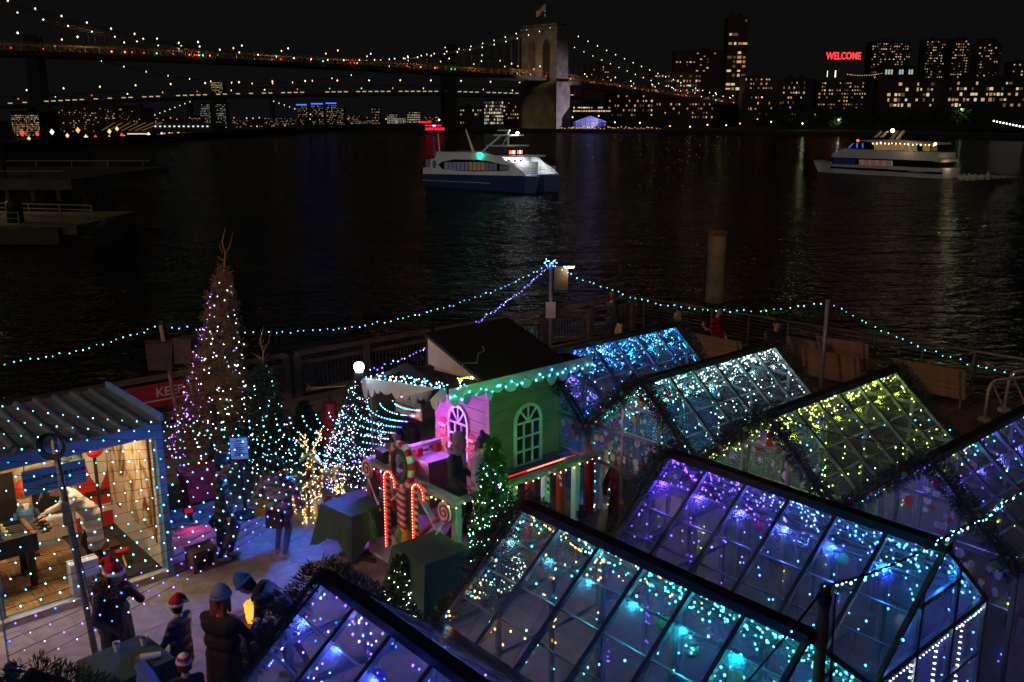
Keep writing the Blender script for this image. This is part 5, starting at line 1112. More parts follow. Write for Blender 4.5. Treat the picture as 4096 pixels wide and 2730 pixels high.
# gingerbread cut-outs
GB = M('gingerbread brown',(.42,.20,.10),.7,noise=.15)
def cookie(label, y, z, s=1.0):
    t = thing('gingerbread_figure', label, 'cut-out figure', QW(1.46,y,z), YAW, 'gingerbread cut-outs on the hut wall'); 
    def disc(u,zz,r,m,name,d,sx=1,sz=1): MB().lathe([(r,-.008),(r,.008)],n=16,axis='x').build(name, m, t, loc=(-d,-u,zz), scale=(1,sx,sz))
    disc(0,.42*s,.10*s,GB,'head',.01); disc(0,.23*s,.09*s,GB,'body',.012,1,1.3)
    for q in (-1,1): disc(q*.11*s,.28*s,.05*s,GB,'arm',.013,1.6,1); disc(q*.055*s,.07*s,.05*s,GB,'foot',.013,1,1.5); disc(q*.035*s,.44*s,.012*s,DKT,'eye',.024)
    disc(0,.30*s,.022*s,CRED,'bow',.026,2.2,1); disc(0,.50*s,.095*s,WHITEP,'hat_band',.028,1,.35)
    MB().prism([(-.085*s,.51*s),(.085*s,.51*s),(.05*s,.61*s),(-.03*s,.64*s),(-.13*s,.56*s)],-.03,-.022,plane='yz').build('hat', CRED, t); disc(.14*s,.55*s,.026*s,WHITEP,'pompom',.03)
    for q in range(3): disc(0,(.16+.05*q)*s,.010*s,WHITEP,'button',.03)
cookie('larger gingerbread cut-out in a red hat left of the arched window',2.2,1.42,1.05); cookie('smaller gingerbread cut-out half hidden by the visitors',1.42,1.40,.9)
t = thing('counter_box', 'low painted counter box against the hut wall', 'counter', QW(1.2,2.15,ZD), YAW); MB().box((-.25,-.2,0),(.25,.2,.8)).build('cabinet', WALL, t); MB().box((-.3,-.25,.8),(.3,.25,.85)).build('top', RAILP, t)
# sweets on the railing
SWIRLR = M('lolly red',(.55,.03,.04),.35)
def lolly(label, y, z, tilt):
    t = thing('lollipop', label, 'decoration', QW(-.09,y,z), YAW, 'swirl lollipops on the deck railing'); MB().lathe([(.15,-.012),(.155,0),(.15,.012)],n=24,axis='x').build('disc', CWHT, t)
    sp = MB(); sp.tube([(-.016,(.012+.0065*q)*math.cos(q*.55),(.012+.0065*q)*math.sin(q*.55)) for q in range(21)],.016,5); sp.build('swirl', SWIRLR, t); MB().tube([(0,-.0,-.14),(0,-.35*tilt,-.62)],.014,8).build('stick', CWHT, t)
lolly('red swirl lollipop on the deck post next to the big lit fir',2.2,1.53,1); lolly('red swirl lollipop on the deck post behind the dark green table',.16,1.46,-1)
t = thing('candy_wreath', 'oval wreath ring in red and white candy stripes over green', 'wreath', QW(-.1,1.2,1.88), YAW)
for q in range(20):
    a0 = 2*math.pi*q/20; a1 = 2*math.pi*(q+1)/20; pts = [(-.0,.25*math.cos(a),.34*math.sin(a)) for a in (a0,(a0+a1)/2,a1)]; MB().tube(pts,.055,8).build('stripe', CRED if q%2 else CWHT, t)
MB().tube([(-.05,.17*math.cos(a),.25*math.sin(a)) for a in [2*math.pi*q/24 for q in range(25)]],.036,8).build('inner_ring', M('dark green ring',(.05,.10,.05),.6), t); MB().box((-.03,-.06,-1.25),(.01,.06,-.33)).build('stake', STRIPE('candy stripes',(.74,.74,.72),(.5,.03,.03),9,2,.6), t)
ROPE = EM('red rope glow',(1,.045,.03),1.15)
def cane(label, y, z0, zt, d, lit=True, x=-.14, r=.038, group='candy canes on the deck'):
    t = thing('candy_cane', label, 'decoration', QW(x,y,z0), YAW, group); H_ = zt-z0; pts = [(0,0,0),(0,0,H_*.5),(0,0,H_-.2)]+[(0,d*(.14-.14*math.cos(a)),H_-.2+.16*math.sin(a)) for a in [math.pi*q/8 for q in range(1,9)]]+[(0,d*.28,H_-.27)]
    MB().tube(pts,r,10).build('cane', STRIPE('candy stripes',(.74,.74,.72),(.5,.03,.03),9,2,.6), t, smooth=True)
    if lit:
        p2 = [(-.052,a[1],a[2]) for a in pts]; MB().tube(p2,.016,6).build('rope_light', ROPE, t); rb = MB()
        for p in resample(p2,.05): rb.octa(p+Vector((-.016,0,0)),.010,(1,.2,.1))
        rb.build('rope_bulbs', BULB('bulb light',11.0), t, kind='stuff')
cane('tall candy cane with glowing red rope light by the wreath',1.55,.45,1.78,-1); cane('candy cane with glowing red rope light on the deck middle post',.80,.55,1.80,-1); cane('slim unlit candy cane behind the glowing one',1.42,.5,1.74,-1,False,-.02)
cane('small unlit candy cane on the green hand rail',-.10,1.3,1.78,-1,False,1.75,.018); cane('small unlit candy cane beside the lit fir',-.08,1.35,1.76,1,False,.40,.018)
for y,c in ((1.28,(.15,.3,.05)),(1.12,(.6,.36,.03)),(.62,(.1,.18,.12))):
    t = thing('sugar_egg', 'egg shaped %s sweet standing on the deck edge' % ('green' if c[0]<.2 and c[1]>.25 else 'yellow' if c[0]>.5 else 'dark green'), 'decoration', QW(-.1,y,.56), YAW); MB().ball((0,0,.13),.10,12,8,sz=1.5).build('egg', M('egg %s' % str(c),c,.4), t, smooth=True); MB().lathe([(.06,-.02),(.06,.01)],n=10).build('foot', CWHT, t)
string_light('warm white micro lights along the deck hand rail', [[QW(-.08,2.3,1.6),QW(-.08,0,1.6)],[QW(-.05,-.06,1.6),QW(3.2,-.06,1.6)],[QW(3.2,-.06,1.6),QW(3.2,-.06,.2)],[QW(2.6,-.2,.12),QW(3.3,-.3,.12)]], pick((1,.85,.25),(1,.95,.4)), .15, .010)
# peppermint pinwheel at the rail end
t = thing('pinwheel', 'striped peppermint pinwheel at the end of the green hand rail', 'decoration', QW(3.28,-.12,1.55), YAW)
for q in range(8): a = q*math.pi/4; MB().prism([(0,0),(.17*math.cos(a),.17*math.sin(a)),(.17*math.cos(a+.4),.17*math.sin(a+.4))],-.01,.01).build('vane', CWHT if q%2 else GTRIM, t)
MB().tube([(0,0,0),(0,.02,-.5)],.012,6).build('stick', CWHT, t)

# ================================================================== bar tables with cloths
CLOTH = M('dark green table cloth',(.045,.095,.075),.8,noise=.12,scale=14,bump=.2,bscale=120)
def bar_table(label, c, yaw, s=.72, h=1.03, drop=.5, group='cloth covered bar tables'):
    t = thing('bar_table', label, 'table', (c[0],c[1],0), yaw, group)
    MB().tube([(0,0,.05),(0,0,h-.03)],.045,10).build('column', DARKST, t)
    for a in range(4): MB().bar((0,0,.05),(.34*math.cos(a*math.pi/2+.3),.34*math.sin(a*math.pi/2+.3),.03),.07,.05).build('foot', DARKST, t)
    N = 48; rings = [(0.0,h),(.9,h+.002),(1.0,h-.012)]; mb = MB(); vs = []; hs = s/2
    def sq(a,r): 
        c_,s_ = math.cos(a),math.sin(a); m_ = max(abs(c_),abs(s_)); return (hs*r*c_/m_, hs*r*s_/m_)
    lev = [(0.9,h),(1.0,h-.008)]+[(1.0+.03*k,h-.008-drop*k/5) for k in range(1,6)]
    for li,(r,z) in enumerate(lev):
        for i in range(N):
            a = 2*math.pi*i/N; x,y = sq(a,1); cor = (abs(math.cos(2*a)))**0; cw = abs(math.sin(2*a))**6; f = max(0,li-1)/5
            fold = 1+f*(.05*math.sin(a*10+c[0])+.16*cw); zz = z-(f*.22*cw if li>1 else 0); vs.append((x*r*fold if li>1 else x*r, y*r*fold if li>1 else y*r, zz))
    fs = [tuple(range(N))]
    for li in range(len(lev)-1):
        for i in range(N): fs.append((li*N+i,(li+1)*N+i,(li+1)*N+(i+1)%N,li*N+(i+1)%N))
    mb.add(vs,fs).build('cloth', CLOTH, t, smooth=False)
    return t
bar_table('bar table under a green cloth left of the candy cane railing', (-2.53,13.83), YAW+.12, .78, 1.0)
bar_table('bar table under a green cloth before the deck corner', (-1.17,12.18), YAW, .80, 1.03)
bar_table('bar table with two paper cups in front of the leaning pole', (-4.45,9.48), YAW+.1, .78, .95, .4)
def cup(label, p, tilt=0):
    t = thing('paper_cup', label, 'cup', p, 0, 'paper cups'); MB().lathe([(.032,0),(.044,.11),(.046,.112),(.041,.108),(.03,.01)],n=14).build('cup', WHT, t, smooth=False, rot=(tilt,0,0))
    MB().lathe([(.038,.085),(.038,.09)],n=12).build('drink', DARKP, t, rot=(tilt,0,0))
cup('paper cup at the pole side of the cup table',(-4.62,9.62,.955)); cup('paper cup beside the gloved hand on the cup table',(-4.36,9.75,.955))
t = thing('paper_wrap', 'rolled white paper wrap lying on the cup table', 'food wrap', (-4.15,9.45,.99), .3); MB().tube([(-.12,0,0),(.1,.02,.0)],[.05,.035],10).build('paper', WHT, t); MB().ball((-.12,0,0),.042,8,6).build('filling', CARD, t)
t = thing('blue_blanket', 'folded blue fleece blanket hung over a rail beside the cup table', 'blanket', (-4.0,9.02,.0), YAW-.1); BLF = M('blue fleece',(.06,.13,.42),.95,noise=.2,scale=20,bump=.4); MB().prism([(-.09,.55),(-.11,.9),(-.05,1.0),(.05,1.0),(.11,.9),(.09,.55),(.03,.9),(-.03,.9)],-.4,.4,plane='xz').build('fleece', BLF, t); MB().tube([(0,-.5,.93),(0,.5,.93)],.02,6).build('rail', DARKST, t); 
for y in (-.46,.46): MB().tube([(0,y,0),(0,y,.93)],.02,6).build('post', DARKST, t)
# fire bowl
fq = G(1012,2520,.35); t = thing('fire_bowl', 'small square fire bowl with bright orange flames', 'fire pit', (fq.x,fq.y,0), YAW)
MB().prism([(-.16,0),(.16,0),(.22,.5),(-.22,.5)],-.2,.2).build('bowl', BLK, t)
fm = MB()
for q in range(9):
    x = random.uniform(-.12,.12); y = random.uniform(-.1,.1); h = random.uniform(.14,.36); r = random.uniform(.025,.05); fm.tube([(x,y,.48),(x+.02,y,.48+h*.35),(x-.02,y+.02,.48+h*.75),(x+.01,y,.48+h)],[r*.7,r,r*.55,.003],7)
fm.build('flames', EM('flame',(1,.30,.03),2.2), t); lamp('fire_light','POINT',14,(1,.42,.1),t,(0,0,.85),size=.12)
# sign stand, red crate, reindeer
sp_ = G(985,2062,0); t = thing('sign_stand', 'notice stand with a pale sheet on a heavy round foot', 'sign', (sp_.x,sp_.y,0), .15)
MB().lathe([(.24,0),(.24,.03),(.05,.05)],n=20).build('foot', DARKST, t); MB().tube([(0,0,.05),(-.03,0,1.1)],.03,8).build('post', DARKST, t); MB().box((-.20,-.03,1.08),(.13,-.01,1.52)).build('frame', DARKST, t); MB().box((-.185,-.036,1.10),(.115,-.031,1.50)).build('sheet', M('pale notice',(.72,.62,.5),.6,noise=.05), t)
for q in range(7): MB().box((-.12,-.040,1.17+q*.036),(.06-.03*(q%3),-.037,1.183+q*.036)).build('print_line', DKT, t)
MB().box((-.08,-.040,1.44),(.02,-.037,1.456)).build('print_line', CRED, t)
t = thing('red_crate', 'red moulded crate standing left of the tall fir', 'crate', (-5.85,16.35,0), YAW-.1); RP = M('red plastic',(.50,.03,.03),.4); MB().prism([(-.36,.05),(.36,.05),(.40,.55),(-.40,.55)],-.28,.28).build('tub', RP, t); MB().box((-.43,-.31,.55),(.43,.31,.62)).build('lid', RP, t); MB().box((-.3,-.25,0),(.3,.25,.05)).build('base', BLK, t)
GW = M('gold wire frame',(.62,.45,.22),.4,.6)
def reindeer(label, p, yaw, s=1.0):
    t = thing('light_reindeer', label, 'light figure', (p[0],p[1],0), yaw, 'standing light reindeer'); t.scale = (s,s,s); tubes = {}
    def tube(name, pts, r): return MB().tube(pts,r,7).build(name, GW, t)
    body = [(-.38,0,.78),(-.1,0,.74),(.15,0,.8),(.32,0,.95)]; tube('body', body, [.10,.14,.14,.09]); neck = [(.30,0,.92),(.40,0,1.15),(.44,0,1.32)]; tube('neck', neck, [.09,.065,.06]); head = [(.42,0,1.32),(.52,0,1.33),(.64,0,1.26)]; tube('head', head, [.075,.065,.035])
    legs = [[(sx,sy,.72),(sx+.03,sy,.4),(sx-.01,sy,0)] for sx in (-.33,.22) for sy in (-.09,.09)]
    for l in legs: tube('leg', l, [.05,.03,.025])
    ants = []
    for sy in (-1,1):
        a = [(.42,sy*.03,1.38),(.36,sy*.12,1.5),(.36,sy*.22,1.64),(.42,sy*.24,1.76)]; ants += [a,[(.36,sy*.14,1.53),(.46,sy*.2,1.62)],[(.36,sy*.2,1.6),(.26,sy*.26,1.7)]]; tube('antler', a, .012)
        for b in ants[-2:]: tube('antler_tine', b, .009)
        MB().prism([(-.02,0),(.02,0),(0,.09)],-.01,.01).build('ear', GW, t, loc=(.42,sy*.07,1.38), rot=(0,0,sy*.5))
    rb = MB()
    for pth,r in [(body,.15),(body,.14),(body,.12),(neck,.09),(neck,.085),(head,.075)]+[(l,.05) for l in legs]+[(l,.045) for l in legs]+[(a,.02) for a in ants]:
        for q in resample(pth,.035):
            a = random.uniform(0,6.28); d = Vector((random.uniform(-1,1),random.uniform(-1,1),random.uniform(-1,1))).normalized()*r; rb.octa(q+d,.0075,random.choice((GOLD,GOLD,WARM,(1,.8,.4))))
    rb.build('bulbs', BULB('bulb light',11.0), t, kind='stuff')
    bow = MB(); bow.prism([(-.12,.1),(0,0),(-.12,-.1)],-.02,.02,plane='yz'); bow.prism([(.12,.1),(0,0),(.12,-.1)],-.02,.02,plane='yz'); bow.build('bow', CRED, t, loc=(.40,0,1.02))
    return t
reindeer('standing golden light reindeer with lit antlers next to the purple coat', (-3.78,15.3), R(-40), 1.0); reindeer('smaller golden light reindeer behind the first beside the bow parcel', (-3.38,15.75), R(-130), .9)
t = thing('gift_parcel', 'cream gift parcel with a large red bow beside the light reindeer', 'gift', (-3.15,15.15,0), .5); MB().box((-.28,-.22,0),(.28,.22,.42)).build('box', WHITEP, t); MB().box((-.29,-.04,-.0),(.29,.04,.428)).build('ribbon', GB, t)
for s_ in (-1,1): MB().lathe([(.02,0),(.10,.06),(.06,.14),(.01,.16)],n=10).build('bow_loop', CRED, t, loc=(s_*.05,0,.43), rot=(0,s_*.9,0)); MB().bar((0,0,.44),(s_*.2,-.2,.30),.07,.015).build('bow_tail', CRED, t)
t = thing('trumpet_figure', 'gold horn on a dark stand with a red drape behind the reindeer', 'decoration', (-3.75,18.1,0), .2); MB().tube([(0,0,0),(0,0,1.6)],.03,8).build('stand', DARKST, t); MB().lathe([(.12,-.45),(.04,-.35),(.02,-.2),(.02,.35)],n=14,axis='x').build('horn', BAUB['gold'], t, loc=(0,0,1.68)); MB().lathe([(.3,.55),(.14,1.35)],n=12).build('drape', CRED, t); MB().lathe([(.34,0),(.3,.06)],n=14).build('foot', DARKST, t)

# ================================================================== fir trees
TWIG = M('bare brown twigs',(.28,.16,.08),.85,noise=.3); NEEDB = M('dry fir needles',(.24,.145,.07),.8,noise=.4,scale=9)
def fir(label, base, h, rad, lean=(0,0), nbr=200, nd=34, mat=None, lights=None, nl=0, bare=0, ln=.10, name='fir_tree', lr=.0085, wd=.011):
    t = thing(name, label, 'fir tree', (base[0],base[1],0)); top = Vector((lean[0],lean[1],h)); tm = MB(); tm.tube([(0,0,0),tuple(top*.5),tuple(top)],[.035+h*.012,.02+h*.006,.006],8); tm.build('trunk', BARK, t)
    bm_ = MB(); nm_ = MB(); tips = []
    for i in range(nbr):
        f = (i+.5)/nbr; f = f**.85; z0 = .12*h+(h*.86)*f; L = rad*(1-f)**.85*random.uniform(.72,1.12)+.05; a = i*2.399+random.uniform(-.4,.4); o = top*(z0/h); d = Vector((math.cos(a),math.sin(a),0))
        tip = o+d*L+Vector((0,0,L*random.uniform(.05,.45)*(1 if f<.7 else 1.8))); mid = o.lerp(tip,.5)+Vector((0,0,-.05*L)); bm_.tube([o,mid,tip],[.012,.008,.003],4,cap=False); tips.append((o,mid,tip,f))
        needles(nm_, [o.lerp(mid,.5),mid,tip], .06+.03*L, int(nd*(.5+L/rad)), ln, wd)
        for q in range(2):
            s = random.choice((-1,1)); b0 = o.lerp(tip,random.uniform(.45,.8)); b1 = b0+(d*.6+Vector((-d.y,d.x,0))*s*random.uniform(.5,1)+Vector((0,0,.25))).normalized()*L*.4; bm_.tube([b0,b1],[.006,.002],3,cap=False); needles(nm_, [b0,b1], .05, int(nd*.4), ln, wd)
    for i in range(bare):                                              # bare leaders and stray twigs
        f = random.uniform(.55,.98); a = random.uniform(0,6.28); o = top*f; L = rad*random.uniform(.35,.75)*(1.15-f); tip = o+Vector((math.cos(a)*L,math.sin(a)*L,L*random.uniform(.8,1.6))); bm_.tube([o,o.lerp(tip,.5)+Vector((0,0,-.04)),tip],[.014,.01,.003],4,cap=False)
        for q in range(4): b0 = o.lerp(tip,random.uniform(.4,.9)); bm_.tube([b0,b0+Vector((random.uniform(-.12,.12),random.uniform(-.12,.12),random.uniform(.05,.2)))],[.006,.002],3,cap=False); needles(nm_, [b0,tip], .03, 14, .05, .008)
    if bare:                                                       # crooked bare leader above the crown
        a0 = top*.93; l1 = top+Vector((.03,0,.22)); l2 = top+Vector((-.02,.02,.45)); l3 = top+Vector((.07,0,.72)); bm_.tube([a0,l1,l2,l3],[.018,.014,.010,.003],5,cap=False); bm_.tube([l1,l1+Vector((.10,0,.16)),l1+Vector((.17,.02,.42))],[.010,.007,.002],4,cap=False)
        for q in range(9): b0 = a0.lerp(l2,random.random()); bm_.tube([b0,b0+Vector((random.uniform(-.2,.2),random.uniform(-.1,.1),random.uniform(.08,.2)))],[.008,.002],3,cap=False)
    bm_.build('branches', TWIG, t); nm_.build('crown', mat or NEEDLE, t)
    if lights:
        lt = thing('tree_lights', 'fairy lights wound round the ' + label, 'string light', (base[0],base[1],0), 0, 'fairy lights on the fir trees'); lb_ = MB()
        for i in range(nl):
            f = 1-math.sqrt(random.random()); f = min(.985, f*1.0); a = random.uniform(0,6.28); r = rad*(1-f)**.85*random.uniform(.72,1.0)+.03; p = top*(.1+.9*f)+Vector((math.cos(a)*r,math.sin(a)*r,r*.18)); lb_.octa(p, lr*random.uniform(.75,1.1), lights(f,a))
        lb_.build('bulbs', BULB('bulb light',11.0), lt, kind='stuff'); wv = MB(); wv.tube([top*(.1+.88*q/60)+Vector((math.cos(q*.7)*(rad*(1-q/60)**.85*.85+.02),math.sin(q*.7)*(rad*(1-q/60)**.85*.85+.02),0)) for q in range(61)],.003,3,cap=False); wv.build('wire', WIRE, lt)
    return t
fir('tall brown fir behind the crowd', (-6.02,17.2), 4.3, .95, (.55,.15), 210, 40, NEEDB, lambda f,a: random.choice((VIO,PURP,VIO,(.75,.7,1))) if math.cos(a+.6)<.3 else (.75,.95,1), 330, 26, .10, lr=.0095, wd=.006)
q = (-4.95,17.1); fir('shorter dark fir beside the tall one', q, 2.45, .75, (.15,0), 130, 34, NEEDLE2, lambda f,a: random.choice((ICE,WHITE,CYAN)), 120, 3)
fir('thickly lit fir left of the deck', (-2.95,16.35), 2.42, .78, (.12,0), 150, 34, NEEDLE2, lambda f,a: random.choice((ICE,(.7,.75,1),VIO,(.5,.7,1),(.9,.95,1),(1,.7,.95))), 950, 0, .07, lr=.0075)
fir('mint lit fir before the hut corner', (-.28,12.28), 2.62, .50, (.02,0), 190, 34, NEEDLE, lambda f,a: mixc((.35,.75,1),MINT,min(1,(1-f)*1.6)), 420, 0, .07, lr=.0085)
fir('small fir with warm white lights near the deep blue house', (-1.57,11.9), .98, .36, (.0,0), 70, 26, NEEDLE, lambda f,a: random.choice((WHITE,(.9,1,.6),(.8,1,.7))), 130, 0, .06, lr=.0085)
for i,(x,y,h) in enumerate(((-5.75,18.4,1.7),(-4.3,18.2,1.3))): fir('low %s fir in the dark behind the tall one' % ('left' if i==0 else 'right'), (x,y), h, .55, (0,0), 60, 26, NEEDLE2)
# ================================================================== poles, strings of lights and the floodlights
hub = Vector(QW(.48,.92,3.06))
def netc(i):
    base = (CYAN,CYAN,(.15,.75,1),(.1,.7,1),(.1,.85,.9),(.35,.9,1))
    return (lambda k,p: random.choice(base)) if i < 15 else (lambda k,p: random.choice((PURP,(.35,.35,1),BLUE)))
net = thing('light_net', 'fan of cyan light strings spread from the hut corner over the kiosk', 'string light', tuple(hub))
wm_ = MB(); bmn = MB(); wend = []
for i in range(19):
    f = i/18; e = G(-110+f*150, 1600+f*1085, 3.35-.45*f); pth = bez(hub, e, .42-.12*f, 20); wend.append(e)
    wm_.tube([p-hub for p in pth],.0032,3,cap=False); cf = netc(i)
    for k,p in enumerate(resample(pth,.19)):
        if k < 4 or random.random() < .05: continue
        bmn.octa(p-hub+Vector((0,0,-.015)), .0095*random.uniform(.6,1.2)*(.55+.45*min(1,p.y/13)), cf(k,p))
wm_.build('wire', WIRE, net); bmn.build('bulbs', BULB('bulb light',11.0), net, kind='stuff')
# posts the net runs to, left of the frame
t = thing('support_cable', 'steel cable strung between two posts where the light net ends', 'cable', (wend[0].x,wend[0].y,0))
for e in (wend[0],wend[-1]): MB().tube([(e.x-wend[0].x,e.y-wend[0].y,0),(e.x-wend[0].x,e.y-wend[0].y,e.z+.05)],.04,8).build('post', POLE, t)
MB().tube([(0,0,wend[0].z),(wend[-1].x-wend[0].x,wend[-1].y-wend[0].y,wend[-1].z)],.008,4).build('cable', STEEL, t)
# white burst of bulbs at the hut corner and on the porch roof edge
string_light('cluster of ice white bulbs along the porch roof edge of the hut', [[QW(.5,3.1,2.76),QW(.52,2.0,2.92),QW(.5,.9,3.06)],[QW(.6,2.9,2.84),QW(.62,2.0,2.97),QW(.6,.95,3.07)],[QW(.5,1.1,3.05),QW(.46,.88,3.07),QW(.6,.8,3.06),QW(.9,.78,3.06)]], pick(ICE,(.7,.9,1),CYAN), .055, .010, jit=.035)
string_light('large cyan bulbs looped along the icing trim of the hut', [[Vector(QW(.5+3.2*q/40,.755,2.92+.06*math.sin(q*1.7))) for q in range(41)]], pick((.1,.85,1),(.1,.8,.95)), .13, .013, jit=.025)
string_light('lime white bulbs heaped on the hut roof corner', [[QW(.8,.9,3.08),QW(1.0,1.05,3.1),QW(1.15,.95,3.09),QW(.9,1.1,3.08)]], pick(LIME,(.9,1,.6)), .04, .009)
t = thing('roof_cable', 'loose pale cable lying on the hut roof', 'cable', QW(1.2,1.0,3.13)); MB().tube([Vector(QW(*p))-Vector(QW(1.2,1.0,3.13)) for p in ((1.0,1.1,3.12),(1.15,1.25,3.26),(1.4,1.2,3.23),(1.55,1.35,3.33),(1.8,1.5,3.31),(1.85,1.6,3.35))],.008,5).build('cable', M('pale cable',(.4,.36,.33),.6), t)
# pole with loudspeaker and lamp at the pier rail
p1 = Vector((1.2,28.1,0)); h1 = 2.7
t = thing('lamp_pole', 'grey pole with loudspeaker, small lamp and sign plate at the pier rail', 'pole', tuple(p1)); GP = M('grey galvanised pole',(.36,.36,.40),.45,.5)
MB().tube([(0,0,0),(0,0,h1)],.055,10).build('shaft', GP, t, smooth=True); MB().box((-.02,-.09,1.05),(.28,-.06,1.55)).build('sign_plate', M('pale sign plate',(.55,.52,.62),.5), t, loc=(-.13,0,-.05)); MB().box((.1,-.15,1.9),(.52,.25,2.62)).build('loudspeaker', M('dark speaker box',(.04,.04,.05),.6), t)
MB().lathe([(.18,-.03),(.2,0),(.05,.07)],n=14).build('lamp_head', DARKST, t, loc=(.55,-.15,2.68)); MB().lathe([(.15,-.09),(.17,-.032)],n=14).build('lamp_glass', EM('warm lamp glass',(1,.75,.42),5), t, loc=(.55,-.15,2.68))
lamp('lamp_pole_light','POINT',26,(1,.62,.28),t,(.55,-.35,2.5),size=.15)
string_light('ball of blue bulbs bunched on top of the pier rail pole', [[p1+Vector((.14*math.cos(a),.14*math.sin(a),h1+.02+.05*math.sin(a*3))) for a in [q*.6 for q in range(24)]]], pick((.1,.35,1),(.3,.6,1)), .10, .013, jit=.08)
# pole 2
p2 = Vector((7.95,22.75,0)); h2 = 2.55
t = thing('string_pole', 'plain galvanised pole among the slatted benches', 'pole', tuple(p2)); MB().tube([(0,0,0),(0,0,h2)],.05,10).build('shaft', GP, t, smooth=True); MB().lathe([(.06,h2),(.06,h2+.04)],n=10).build('cap', GP, t)
# speaker pole behind the tall fir
p3 = AT(697,1300,19.6); 
t = thing('speaker_pole', 'leaning bare pole with two wrapped loudspeakers behind the tall fir', 'pole', (p3.x-.3,19.6,0)); MB().tube([(.28,-.1,0),(.1,0,p3.z*.6),(0,0,p3.z)],.045,8).build('shaft', M('pinkish timber pole',(.38,.24,.17),.7,noise=.25), t, smooth=True)
SPK = M('dark wrapped speaker',(.09,.06,.06),.8,noise=.3,scale=6)
MB().prism([(-.28,-.3),(.2,-.35),(.25,.25),(-.3,.28)],-.2,.2).build('loudspeaker', SPK, t, loc=(-.02,-.1,p3.z-.62), rot=(0,0,.4)); MB().prism([(-.2,-.3),(.25,-.26),(.28,.3),(-.2,.26)],-.2,.2).build('loudspeaker', SPK, t, loc=(.52,0,p3.z-.55), rot=(0,0,-.3)); MB().lathe([(.06,0),(.06,.06),(.02,.08)],n=8).build('cap', BLK, t, loc=(0,0,p3.z))
P3 = Vector((p3.x-.3,19.6,p3.z))
PB_ = lambda i,p: random.choice((CYAN,(.12,.5,1),(.1,.45,1),(.3,.7,1)))
string_light('blue bulbs strung from the pier rail pole to the loudspeaker pole', [bez(p1+Vector((0,0,h1)), P3, .85, 24)], PB_, .20, .011, jit=.035)
string_light('blue bulbs running from the loudspeaker pole out over the water side', [bez(P3, AT(-150,1480,15.5), .12, 12)], PB_, .17, .010, jit=.03)
string_light('violet blue bulbs strung from the pier rail pole down to the hut roof', [bez(p1+Vector((0,0,h1)), Vector(QW(.55,3.1,2.85)), .35, 16)], lambda i,p: random.choice((BLUE,(.3,.4,1),PURP)), .18, .011, jit=.03)
PT_ = lambda i,p: random.choice(((.08,.75,1),(.1,.85,.95),CYAN))
string_light('turquoise bulbs strung between the two poles along the boardwalk', [bez(p1+Vector((0,0,h1)), p2+Vector((0,0,h2)), .72, 24)], PT_, .21, .0125, jit=.035)
string_light('turquoise bulbs descending from the bench pole along the cable railing', [bez(p2+Vector((0,0,h2)), AT(4170,1520,18.5), .25, 16)], PT_, .20, .011, jit=.035)
# brown pole by the lower glass houses
p4 = Vector((2.42,6.46,0)); h4 = 3.5
t = thing('timber_pole', 'brown timber pole with cables between the lower glass houses', 'pole', tuple(p4)); MB().tube([(0,0,0),(.01,0,h4*.5),(0,0,h4)],[.06,.052,.045],10).build('shaft', M('brown timber pole',(.20,.09,.045),.7,noise=.3,scale=5), t, smooth=True); MB().tube([(.07,-.03,h4-.05),(.1,-.04,h4*.6),(.08,-.03,h4*.3)],.008,4).build('cable', WIRE, t); MB().lathe([(.055,h4-.14),(.06,h4-.1),(.055,h4-.06)],n=10).build('band', BLK, t)
ga = rowB(1.5)+NB*LB; ap3 = Vector((ga.x,ga.y,ZA+.12))
TQ = pick((.1,.95,.85),(.2,1,.9),ICE)
string_light('turquoise bulbs from the timber pole over the violet and blue house', [bez(p4+Vector((0,0,h4)), ap3, .06, 10)], TQ, .09, .0095, jit=.02, wire=.012); string_light('turquoise bulbs from the gable peak to the next glass house', [bez(ap3, AT(4150,1915,10.6), .05, 10)], TQ, .09, .0095, jit=.02, wire=.01)
string_light('sparse bulbs on the dark cable from the timber pole to the near eave', [bez(p4+Vector((0,0,h4)), AT(2930,2790,6.3), .02, 10)], TQ, .22, .008, jit=.01, wire=.012)
# white chaser lights on the near end of the violet and blue house
c0 = rowB(1)+NB*LB; c1 = rowB(2)+NB*LB; CW_ = pick((.85,.9,1),(.7,.8,1))
lst = [[(c0.x,c0.y,ZE-.04),(c1.x,c1.y,ZE-.04)],[(c0.x,c0.y,ZE-.10),(c1.x,c1.y,ZE-.10)]]
for f in (.30,.52,.76,1.0):
    q = c0.lerp(c1,f); lst += [[(q.x,q.y,ZE-.1),(q.x,q.y,.5)],[(q.x+.03,q.y+.025,ZE-.12),(q.x+.03,q.y+.025,.5)]]
string_light('white chaser lights edging the near gable of the violet and blue house', lst, CW_, .065, .0075, jit=.003, wire=0)
# far string of black cable between the gables
for k,(a,b) in enumerate(((A0+DA*WA*.5,A0+DA*WA*1.5),(A0+DA*WA*1.5,A0+DA*WA*2.5))):
    pth = bez(a+Vector((0,0,ZA+.05)), b+NA*.6+Vector((0,0,ZA+.02)), .12, 10); t = thing('power_cable', 'black power cable sagging from the %s gable to its neighbour' % ('white and mint' if k==0 else 'lime'), 'cable', tuple(pth[0])); MB().tube([p-pth[0] for p in pth],.009,5).build('cable', WIRE, t)

